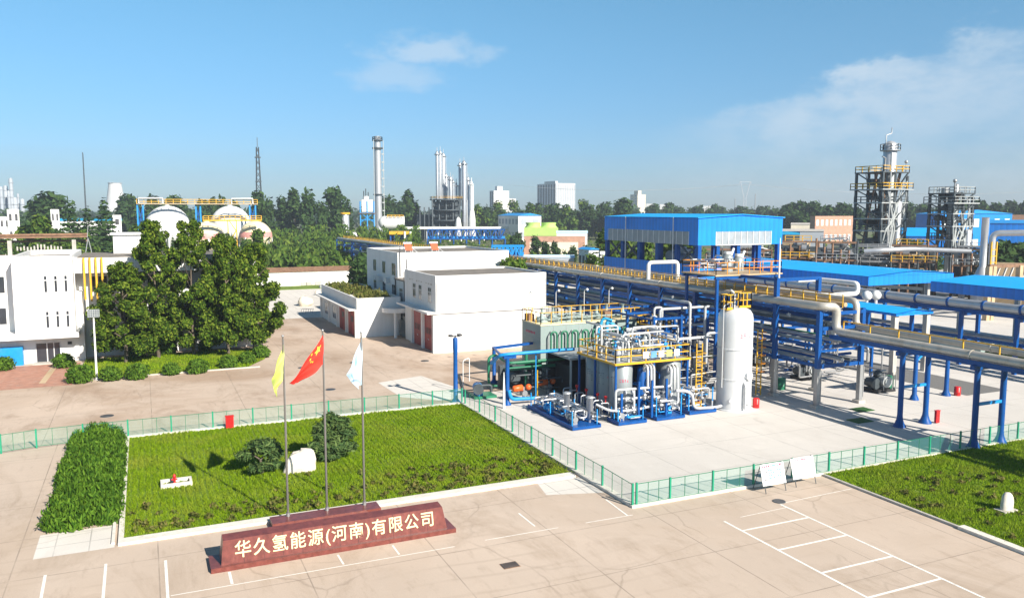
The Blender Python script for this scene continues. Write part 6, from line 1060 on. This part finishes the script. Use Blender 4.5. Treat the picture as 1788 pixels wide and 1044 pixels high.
b = MB(); [b.hcyl((*far(px, d), z), (*far(px + 6, d), z), 1.3, 10) for px in range(754, 802, 8) for z in (hgt(354, d), hgt(358, d), hgt(372, d), hgt(377, d), hgt(389, d), hgt(395, d))]; part(b, 'vessel', 'dark', t); b = MB(); b.prism(facing(757, 803, d + 3, 5), 0, hgt(352, d)); part(b, 'core', 'dark', t); b = MB(); q = far(780, d + 4); b.rail([(q[0] + 9 * cos(a), q[1] + 9 * sin(a), hgt(348, d)) for a in [i * pi / 8 for i in range(16)]], 1.4, 3, .08, True, True); part(b, 'railing', 'yellow', t)
b = MB(); b.prism(facing(728, 765, d + 10, 10), 0, hgt(375, d)); [b.bar((*far(p, d), 0), (*far(p, d), hgt(362, d)), .5) for p in (733, 741, 749)]; solo(b, 'process_unit', 'dark', 'dark low process unit left of the column cluster', 'process unit', (*far(745, d + 10), 0))
d = 400; x, y = far(642, d); t = thing('reactor_structure', 'white hopper on a light blue frame left of the tall chimney', 'process plant', (x, y, 0)); b = MB(); b.prism(facing(632, 651, d, 6), hgt(370, d), hgt(349, d)); b.cyl(x, y + 3, hgt(350, d), hgt(343, d), 1.4, 10); part(b, 'hopper', 'whitep', t); b = MB(); [b.bar((*far(p, d + k), 0), (*far(p, d + k), hgt(352, d)), .5) for p in (629, 641, 653) for k in (0, 7)]; [b.bar((*far(629, d), hgt(a, d)), (*far(653, d), hgt(c, d)), .35) for a, c in ((372, 372), (384, 384), (372, 388), (388, 372))]; part(b, 'frame', 'skyblue', t); b = MB(); [b.cyl(x + k, y + 3, hgt(349, d), hgt(h, d), .25, 6) for k, h in ((-1, 334), (0, 330), (1.2, 336))]; part(b, 'vent_pipe', 'dark', t); b = MB(); b.prism(facing(626, 657, d - 1, 9), hgt(373, d), hgt(372, d)); part(b, 'platform', 'rust', t)
d = 380; x, y = far(602, d); b = MB(); b.lathe(x, y, [(1.9, 0), (1.9, hgt(376, d)), (1.2, hgt(372, d))], 18); t = solo(b, 'silo', 'alu', 'grey silo with a yellow top ring left of the blue framed hopper', 'silo', (x, y, 0)); b = MB(); b.lathe(x, y, [(2.4, hgt(374, d)), (2.4, hgt(371, d))], 16); part(b, 'top_ring', 'yellow', t)
d = 380; b = MB(); x, y = far(617, d); b.lathe(x, y, [(1.6, 0), (1.6, 5), (.9, 6.2)], 14); solo(b, 'silo', 'whitep', 'small low white tank right of the grey silo', 'tank', (x, y, 0))
b = MB(); a, c = far(672, d), far(706, d); b.hcyl((*a, hgt(389, d)), (*c, hgt(389, d)), 3.1, 18); b.sphere(*a, hgt(389, d), 3.1, 16, 10); t = solo(b, 'storage_tank', 'whitep', 'big white horizontal tank right of the chimney foot', 'tank', (*a, 0)); b = MB(); b.rail([(*far(676, d - 3), hgt(380, d)), (*far(704, d - 3), hgt(380, d))], 1.2, 2, .1); part(b, 'railing', 'yellow', t)
b = MB(); a, c = far(700, 432), far(905, 432); b.extr([(*a, hgt(400, 432)), (*c, hgt(400, 432)), (*c, hgt(396, 432)), (*a, hgt(396, 432))], Vector(a).normalized().to_3d() * 3); [b.bar((*far(p, 433), 0), (*far(p, 433), hgt(397, 432)), .5) for p in range(705, 905, 20)]; solo(b, 'pipe_gantry', 'whitep', 'long white gantry line before the column cluster', 'gantry', (*a, 0))
def bluetruss(label, px0, px1, d, yt, yb, m='blue', n=16): 
    A, Cc = Vector((*far(px0, d), 0)), Vector((*far(px1, d), 0)); z1, z0 = hgt(yt, d), hgt(yb, d); t = thing('truss_bridge', label, 'pipe bridge', tuple((A + Cc) / 2)); Z = lambda z: Vector((0, 0, z)); off = A.normalized() * 3
    b = MB(); [b.bar(A + o + Z(z), Cc + o + Z(z), .5) for o in (Vector(), off) for z in (z1, z0)]; part(b, 'chord', m, t); b = MB()
    for i in range(n): p, q = A.lerp(Cc, i / n), A.lerp(Cc, (i + 1) / n); b.bar(p + Z(z0), p + Z(z1), .3); b.bar(p + Z(z0 if i % 2 else z1), q + Z(z1 if i % 2 else z0), .3); b.bar(p + off + Z(z0), q + off + Z(z1), .3)
    part(b, 'web', m, t); 
    for i in range(7):
        for k in (0, 1): b = MB(); b.bar(A.lerp(Cc, i / 6) + off * k, A.lerp(Cc, i / 6) + off * k + Z(z0), .5); part(b, 'post', m, t)
    b = MB(); b.bar(A + off * .5 + Z(z0 + .6), Cc + off * .5 + Z(z0 + .6), 1.6, 1.0); part(b, 'pipe_bundle', 'skyblue', t)
bluetruss('dark blue truss bridge in front of the column cluster', 746, 882, 360, 401, 417); bluetruss('light blue truss frame above the far end of the long rack', 858, 915, 215, 430, 448, 'skyblue', 8)
t = thing('transfer_tower', 'blue tower with a yellow railed top behind the solar heaters', 'tower', (*far(697, 290), 0)); d = 290; b = MB(); [b.bar((*far(p, d + k), 0), (*far(p, d + k), hgt(409, d)), .5) for p in (681, 688, 695, 702, 712) for k in (0, 6)]; b.prism(facing(681, 702, d + 1, 5), 4, hgt(411, d)); part(b, 'frame', 'blue', t); b = MB(); b.prism(facing(679, 714, d - 1, 8), hgt(409, d), hgt(404, d)); part(b, 'top_deck', 'yellow', t); b = MB(); 
for p in (706, 716): b = MB(); b.bar((*far(p, d - 1), 0), (*far(p, d - 1), hgt(404, d)), .6); part(b, 'white_post', 'whitep', t)
cblock('warehouse', 'grey and white warehouse with a blue roof right of the column cluster', 'building', 870, 905, 945, 377, 420, 'white', 'skyblue', 1.3, (2, 6, 'towerg'), (2, 2, 'towerg')); cblock('warehouse', 'white cabin with a blue roof and dark windows left of the blue hall', 'building', 1011, 1029, 1046, 436, 205, 'white', 'skyblue', .5, (1, 3, 'sill'), (1, 1, 'sill')); cblock('warehouse', 'low white block right behind the white cabin', 'building', 1044, 1049, 1068, 439, 214, 'white', None, 0, None, (1, 2, 'sill'))
t = thing('cooling_unit', 'lime green cooling tower with two round fan stacks', 'cooling tower', (*far(946, 350), 0)); d = 350; b = MB(); b.prism(facing(915, 975, d, 14), hgt(412, d), hgt(398, d)); part(b, 'casing', 'lime', t); b = MB(); b.prism(facing(918, 972, d + 2, 10), 0, hgt(412, d)); part(b, 'louvre', 'conc', t)
for px in (931, 958): b = MB(); x, y = far(px, d + 7); b.lathe(x, y, [(3.9, hgt(398, d)), (3.0, hgt(394, d)), (3.3, hgt(389, d))], 18); part(b, 'fan_stack', 'lime', t)
house('boundary_wall', 'pinkish brick wall and sheds below the lime green cooling tower', 915, 1022, 413, 300, 5, 'terra', None, 0, None, None, 'wall'); house('boundary_wall', 'cream lower wall in front of the pinkish brick wall', 925, 1010, 423, 285, 2, 'cream', None, 0, None, None, 'wall'); house('shed_building', 'long shed with a pale blue roof above the brick wall', 972, 1026, 407, 315, 10, 'white', 'flagblue', .8); house('shed_building', 'pale flat canopy roof before the white cabin', 915, 1003, 450, 190, 6, 'towerg', 'flagblue', .5)
# right background
cblock('warehouse', 'blue warehouse with bright square windows behind the shorter process tower', 'building', 1600, 1640, 1768, 373, 330, 'bluew', 'skyblue', 1.4, None, (2, 7, 'whitep')); house('warehouse', 'long low bright blue shed roof between the process towers', 1560, 1700, 408, 260, 20, 'bluew', 'blueroof', 2.2); house('warehouse', 'low blue shed right of the exhaust stack', 1730, 1800, 387, 300, 14, 'bluew', 'skyblue', 1); cblock('row_house', 'pink row building left of the tall process tower', 'building', 1415, 1424, 1496, 377, 400, 'terra', None, 0, None, (2, 9, 'whitep')); house('row_house', 'reddish roofed house at the right edge', 1766, 1800, 382, 380, 12, 'terra', 'rust', 2); house('shed_building', 'grey flat shed behind the rusty process unit', 1362, 1440, 402, 240, 12, 'towerg', 'conc', .5); house('shed_building', 'teal awning roof right of the blue hall', 1364, 1398, 408, 190, 8, 'dark', 'teal', .6); house('shed_building', 'pale shed low among the trees behind the blue hall', 1382, 1415, 391, 330, 10, 'cream', 'conc', .6)
house('boundary_wall', 'tan fence wall at the right edge behind the ladder frame', 1745, 1800, 446, 150, 1, 'tan', None, 0, None, None, 'wall')
# city on the skyline
def tower_block(label, px0, px1, yt, d, depth, wall, n, m='sill', top=None):
    t = house('high_rise', label, px0, px1, yt, d, depth, wall, None, 0, None, 'high rises on the skyline', 'high rise'); P = facing(px0, px1, d, depth); A, B = Vector((*P[0], 0)), Vector((*P[1], 0)); nn = A.normalized() * -.25; z = hgt(yt, d)
    for k in range(n): a, c = A.lerp(B, (k + .3) / n), A.lerp(B, (k + .7) / n); b = MB(); b.extr([a + nn + Vector((0, 0, 4)), c + nn + Vector((0, 0, 4)), c + nn + Vector((0, 0, z - 2)), a + nn + Vector((0, 0, z - 2))], nn * -.6); part(b, 'window_strip', m, t)
    b = MB(); a, c = A.lerp(B, .3), A.lerp(B, .65); b.prism(facing(px0 + (px1 - px0) * .3, px0 + (px1 - px0) * .65, d + depth * .3, depth * .4), z, z + (top or 3)); part(b, 'roof_box', wall, t)
cblock('high_rise', 'white high rise with a dark left edge and stepped roof', 'high rise', 855, 862, 889, 333, 1100, 'towerw', None, 0, (0, 2, 'sill'), (9, 5, 'cream'), 'high rises on the skyline', (.25, .6, 6)); cblock('high_rise', 'lower white wing right of the stepped high rise', 'high rise', 886, 889, 901, 347, 1112, 'towerw', None, 0, None, (6, 3, 'towerg'), 'high rises on the skyline'); cblock('high_rise', 'broad twin tower with a dark ribbed side and a paler striped front', 'high rise', 938, 970, 1004, 320, 1150, 'towerw', None, 0, (0, 7, 'sill'), (0, 11, 'towerg'), 'high rises on the skyline', (0, .12, 3)); cblock('high_rise', 'slim cream high rise with a shaded brown side above the blue hall', 'high rise', 1100, 1113, 1127, 340, 1100, 'cream', None, 0, (10, 2, 'towerg'), (10, 3, 'towerg'), 'high rises on the skyline', (.1, .5, 5))
for px0, px1, yt, l in ((1128, 1142, 356, 'tiny cream block on the skyline right of the slim pair'), (1152, 1172, 357, 'tiny pale block with red top on the skyline above the blue hall'), (1228, 1244, 360, 'tiny white block on the skyline above the hall roof ridge'), (1460, 1476, 368, 'tiny white house among the trees left of the tall process tower'), (1600, 1614, 372, 'small white house between the process towers'), (575, 594, 352, 'pale building behind the tall dark trees')): house('city_block', l, px0, px1, yt, 900, 12, 'towerw')
d = 950; x, y = far(1300, d); zt = hgt(319, d); t = thing('power_pylon', 'Y-shaped power pylon on the skyline right of the blue hall', 'pylon', (x, y, 0)); Rr = Vector((_rt.x, _rt.y, 0)); O = Vector((x, y, 0)); b = MB()
for s_ in (-1, 1): b.bar(O + Rr * s_ * 2.2, O + Rr * s_ * 1.2 + Vector((0, 0, zt * .62)), .6); b.bar(O + Rr * s_ * 1.2 + Vector((0, 0, zt * .62)), O + Rr * s_ * 5.5 + Vector((0, 0, zt)), .6); b.bar(O + Rr * s_ * 5.5 + Vector((0, 0, zt)), O + Rr * s_ * 7 + Vector((0, 0, zt - 2.5)), .4)
for i in range(6): b.bar(O + Rr * (-2 + .15 * i) + Vector((0, 0, zt * .1 * i)), O + Rr * (2 - .15 * i) + Vector((0, 0, zt * .1 * (i + 1))), .35)
b.bar(O - Rr * 5.8 + Vector((0, 0, zt - .5)), O + Rr * 5.8 + Vector((0, 0, zt - .5)), .5); part(b, 'lattice', 'towerg', t)
b = MB()
for k in (-6, 0, 6):
    for sgn, dd in ((-1, 260), (1, 420)):
        P0 = O + Rr * k + Vector((0, 0, zt - 3)); P1 = O + Rr * sgn * dd + O.normalized() * k * 2 + Vector((0, 0, zt - 4)); b.tube([P0.lerp(P1, f) - Vector((0, 0, 10 * 4 * f * (1 - f) * (dd / 400))) for f in [i / 10 for i in range(11)]], .09, 4, 0, False)
solo(b, 'power_line', 'towerg', 'thin power lines sagging away from the skyline pylon', 'cable', (x, y, zt - 3))
for px, yt, l in ((1283, 348, 'thin pole left of the power pylon'), (1318, 340, 'thin white pole right of the power pylon')): b = MB(); q = far(px, 700); b.cyl(*q, 0, hgt(yt, 700), .35, 6); b.cyl(*q, 0, 1, .8, 6); solo(b, 'skyline_pole', 'steel', l, 'pole', (*q, 0))
d = 950; t = thing('column_cluster', 'distant pale refinery columns at the left edge of the skyline', 'process plant', (*far(15, d), 0)); g = random.Random(8)
for px, yt, w in ((22, 319, 7), (12, 330, 8), (4, 332, 6), (33, 342, 4), (17, 338, 5), (40, 350, 8), (-4, 340, 8), (27, 348, 9)): b = MB(); q = far(px, d + g.uniform(0, 15)); b.lathe(*q, [(w * .25, 0), (w * .25, hgt(yt, d) - 1), (w * .12, hgt(yt, d))], 12); [b.lathe(*q, [(w * .32, z), (w * .32, z + .8)], 10) for z in range(8, int(hgt(yt, d)), 7)]; part(b, 'column', 'towerg', t)
# ---------------------------------------------------------------- trees of the middle and far distance
def crown(seed, h, r, n, s, kind, m, lo=.2):
    g = random.Random(seed); B = []
    for i in range(12):
        zz = g.random(); a = g.uniform(0, 6.3); k = {'round': sin(pi * min(1, .25 + .75 * zz)) , 'tall': .75 * sin(pi * (.2 + .7 * zz)), 'cone': 1.05 * (1 - zz) + .08}[kind]
        q = r * (.42 if kind != 'cone' else .2 + .3 * (1 - zz)); rr = max(0, r * k - q * .5) * g.uniform(.2, 1); B.append((rr * cos(a), rr * sin(a), h * (lo + (1 - lo) * .93 * zz), q, q, q * (1.0 if kind == 'round' else 1.3 if kind == 'tall' else .6)))
    if kind == 'cone': B = [(0, 0, h * (lo + (1 - lo) * .95 * i / 13), r * (1.05 - i / 13.5), r * (1.05 - i / 13.5), h * .035) for i in range(14)]
    me = leafmesh('far_crown', B, n, s, [m, 'bark'], seed, .4, .4, 0, 1.5); v = MB(); v.tube([(0, 0, 0), (0, 0, h * .5)], [.03 * h * .5, .012 * h], 6); 
    bm_v = [Vector(p) for p in v.v]; n0 = len(me.vertices); me2 = bpy.data.meshes.new('far_tree'); vv = [tuple(p.co) for p in me.vertices] + [tuple(p) for p in bm_v]; ff = [tuple(p.vertices) for p in me.polygons] + [tuple(i + n0 for i in f) for f in v.f]
    me2.from_pydata(vv, [], ff); me2.polygons.foreach_set('material_index', [0] * len(me.polygons) + [1] * len(v.f)); [me2.materials.append(x) for x in me.materials]; bpy.data.meshes.remove(me); return me2
FT = dict(tall=[crown(100 + i, 10, 2.9, 1100, .62, 'tall', 'leafd', .16) for i in range(3)], round=[crown(110 + i, 10, 4.2, 1200, .72, 'round', 'leafd', .14) for i in range(3)], mid=[crown(120 + i, 10, 3.6, 1100, .66, 'round', 'leafm', .1) for i in range(3)], cone=[crown(130, 10, 2.0, 3200, .30, 'cone', 'leafd', .06)])
def ftree(px, yt, d, kind, label, group, k=0, wx=1.0):
    s = hgt(yt, d) / 10; o = link('tree', FT[kind][k % len(FT[kind])], None, (*far(px, d), 0)); o.scale = (s * wx, s * wx, s); o.rotation_euler.z = px * 1.7; meta(o, label, 'tree', group); return o
gt = random.Random(17)
for i, (px, yt) in enumerate(((372, 352), (386, 347), (408, 349), (452, 340), (470, 348), (494, 341), (514, 337), (540, 335), (560, 350), (583, 333), (604, 350))): ftree(px, yt, 390 + gt.uniform(-15, 15), 'tall' if px not in (583,) else 'round', ORD[i] + ' tall dark tree counted from the spheres towards the silo', 'tall trees behind the thicket', i, .92)
for i, (px, yt) in enumerate(((672, 347), (684, 345), (698, 350), (712, 338), (725, 352))): ftree(px, yt, 470, 'tall', ORD[i] + ' tall dark tree counted from the chimney towards the column cluster', 'trees between chimney and columns', i, 1)
for i in range(26): px = 836 + i * 10.2 + gt.uniform(-3, 3); ftree(px, 357 + gt.uniform(-8, 9) - (6 if px > 1030 else 0), 480 + gt.uniform(-40, 60), 'round' if i % 3 else 'mid', 'dark tree of the belt below the skyline high rises', 'tree belt below the high rises', i)
for i in range(24): px = 1092 + i * 13 + gt.uniform(-4, 4); ftree(px, 362 + gt.uniform(-7, 3), 640 + gt.uniform(-60, 80), 'round', 'dark tree of the belt rising behind the blue hall roof', 'tree belt behind the blue hall', i)
for i in range(16): px = 1372 + i * 8.2 + gt.uniform(-3, 3); ftree(px, 360 + gt.uniform(-7, 5), 450 + gt.uniform(-30, 40), 'round', 'dark tree of the belt left of the tall process tower', 'tree belt left of the tall process tower', i)
for i in range(22): px = 1586 + i * 10 + gt.uniform(-3, 3); ftree(px, 360 + gt.uniform(-6, 5), 480 + gt.uniform(-30, 60), 'round', 'dark tree of the belt behind the blue warehouse at the right', 'tree belt at the right', i)
for i in range(11): px = 222 + i * 14 + gt.uniform(-4, 4); ftree(px, 352 + gt.uniform(-7, 5), 430 + gt.uniform(-20, 40), 'tall' if i % 2 else 'round', 'tree rising behind the yellow access bridge of the spheres', 'trees behind the spheres', i)
ftree(88, 339, 380, 'round', 'broad dark tree left of the needle thin mast', None, 1, 1.2); ftree(68, 352, 370, 'round', 'smaller dark tree at the left of the broad one', None, 0)
for i, (px, yt, l) in enumerate(((124, 347, 'leftmost dark conifer before the long low white building'), (152, 356, 'shorter dark conifer in the middle of the trio'), (181, 342, 'tallest dark conifer, right of the trio'))): ftree(px, yt, 265, 'cone', l, None, 0, 1.5)
for i in range(16): px = -12 + i * 17 + gt.uniform(-5, 5); ftree(px, (404 if 84 < px < 215 or px < 36 else 386) + gt.uniform(-6, 8), 235 + gt.uniform(-25, 40), 'mid' if i % 2 else 'round', 'bushy tree behind the rusty trestle and office roof', 'trees behind the rusty trestle', i)
for i in range(9): px = 215 + i * 30; ftree(px + gt.uniform(-8, 8), 409 + gt.uniform(-6, 6), 215 + gt.uniform(-15, 20), 'cone' if i % 2 else 'mid', 'tree standing before the front storage spheres', 'trees before the front spheres', i, .9)
for px, yt, d, l, w in ((633, 424, 160, 'dense dark tree left of the tall white block', 1.0), (648, 436, 150, 'smaller dark tree touching the tall white block', .9)): ftree(px, yt, d, 'round', l, None, 2, w)
for i, (px, yt, d) in enumerate(((836, 442, 128), (848, 438, 126), (862, 443, 122), (875, 446, 118), (888, 452, 115), (905, 458, 112), (812, 440, 140))): ftree(px, yt, d, 'mid', 'light green sapling growing between the white blocks and the long rack', 'saplings behind the white blocks', i, .9)
for i, (px, yt, d) in enumerate(((896, 414, 270), (934, 412, 262), (952, 420, 250), (968, 424, 245), (1000, 430, 235), (1018, 405, 330), (905, 408, 280))): ftree(px, yt, d, 'tall', 'small green tree before the pinkish brick wall', 'small trees before the brick wall', i, 1.25)
for i, (px, yt, d) in enumerate(((1752, 418, 160), (1766, 420, 165), (1780, 417, 160), (1795, 419, 165), (1600, 412, 215), (1618, 413, 218), (1580, 414, 215))): ftree(px, yt, d, 'round', 'dark bushy tree low between the process units at the right', 'bushy trees among the process units', i, 1.2)
for i, (px, yt, d) in enumerate(((1130, 410, 165), (1165, 408, 170), (1195, 412, 168), (1090, 408, 175), (1060, 402, 185))): ftree(px, yt, d, 'mid', 'green tree seen through the open middle of the blue hall', 'trees behind the blue hall', i, 1.1)
g3 = np.random.default_rng(3); tb = []
for _ in range(420):
    px = g3.uniform(425, 735); f = g3.random(); d = 195 + 150 * f; yt = 458 - 62 * f ** .8 + g3.uniform(-8, 6); x, y = far(px, d); h = max(2.2, hgt(yt, d)); q = g3.uniform(1.3, 2.2); tb.append((x, y, h - q, q, q, q * 1.3)); tb.append((x, y, h * .45, q, q, h * .4))
stuff('thicket', leafmesh('thicket', tb, 30000, .85, 'leafm', 9, .4, .45, .5, 1.9), 'dense thicket of young green trees beyond the white boundary wall', 'thicket')
tb = []
for _ in range(260): px = g3.uniform(-40, 430); d = g3.uniform(130, 215); x, y = far(px, d); h = hgt(g3.uniform(428, 446), d) * g3.uniform(.6, 1); q = 2; tb.append((x, y, h * .5, q, q, h * .5))
stuff('thicket', leafmesh('thicket', tb, 12000, .9, 'leafm', 10, .4, .5, .2, 1.6), 'green scrub behind the office and around the rusty trestle', 'thicket')
tb = []
for px in np.arange(-60, 1900, 5.): d = g3.uniform(750, 1300); x, y = far(px, d); h = hgt(g3.uniform(361, 369), d); tb.append((x, y, h * .45, 9, 9, h * .55))
stuff('far_wood', leafmesh('far_wood', tb, 16000, 3.6, 'leafd', 11, .4, .4), 'far wood along the whole skyline', 'wood')
tb = []
for _ in range(320): px = g3.uniform(700, 1800); d = g3.uniform(225, 430); x, y = far(px, d); q = g3.uniform(1.5, 3); tb.append((x, y, q * .6, q * 1.4, q * 1.4, q))
stuff('scrub', leafmesh('scrub', tb, 9000, 1.0, 'leafm', 12, .5, .5), 'low green scrub between the far works buildings', 'scrub')
hm = bpy.data.materials.new('haze_air'); hm.use_nodes = True; _n = hm.node_tree.nodes; _n.remove(_n['Principled BSDF'])
_v = _n.new('ShaderNodeVolumePrincipled'); _v.inputs['Color'].default_value = (.80, .88, 1, 1); _v.inputs['Density'].default_value = .00032; _v.inputs['Anisotropy'].default_value = .2
hm.node_tree.links.new(_v.outputs[0], _n['Material Output'].inputs['Volume']); M['haze'] = hm
b = MB(); b.box(-400, 1700, -30, 1500, -1.2, 75); meta(link('haze', b.mesh('haze', 'haze')), 'thin pale summer haze over the whole works', 'haze', kind='stuff')
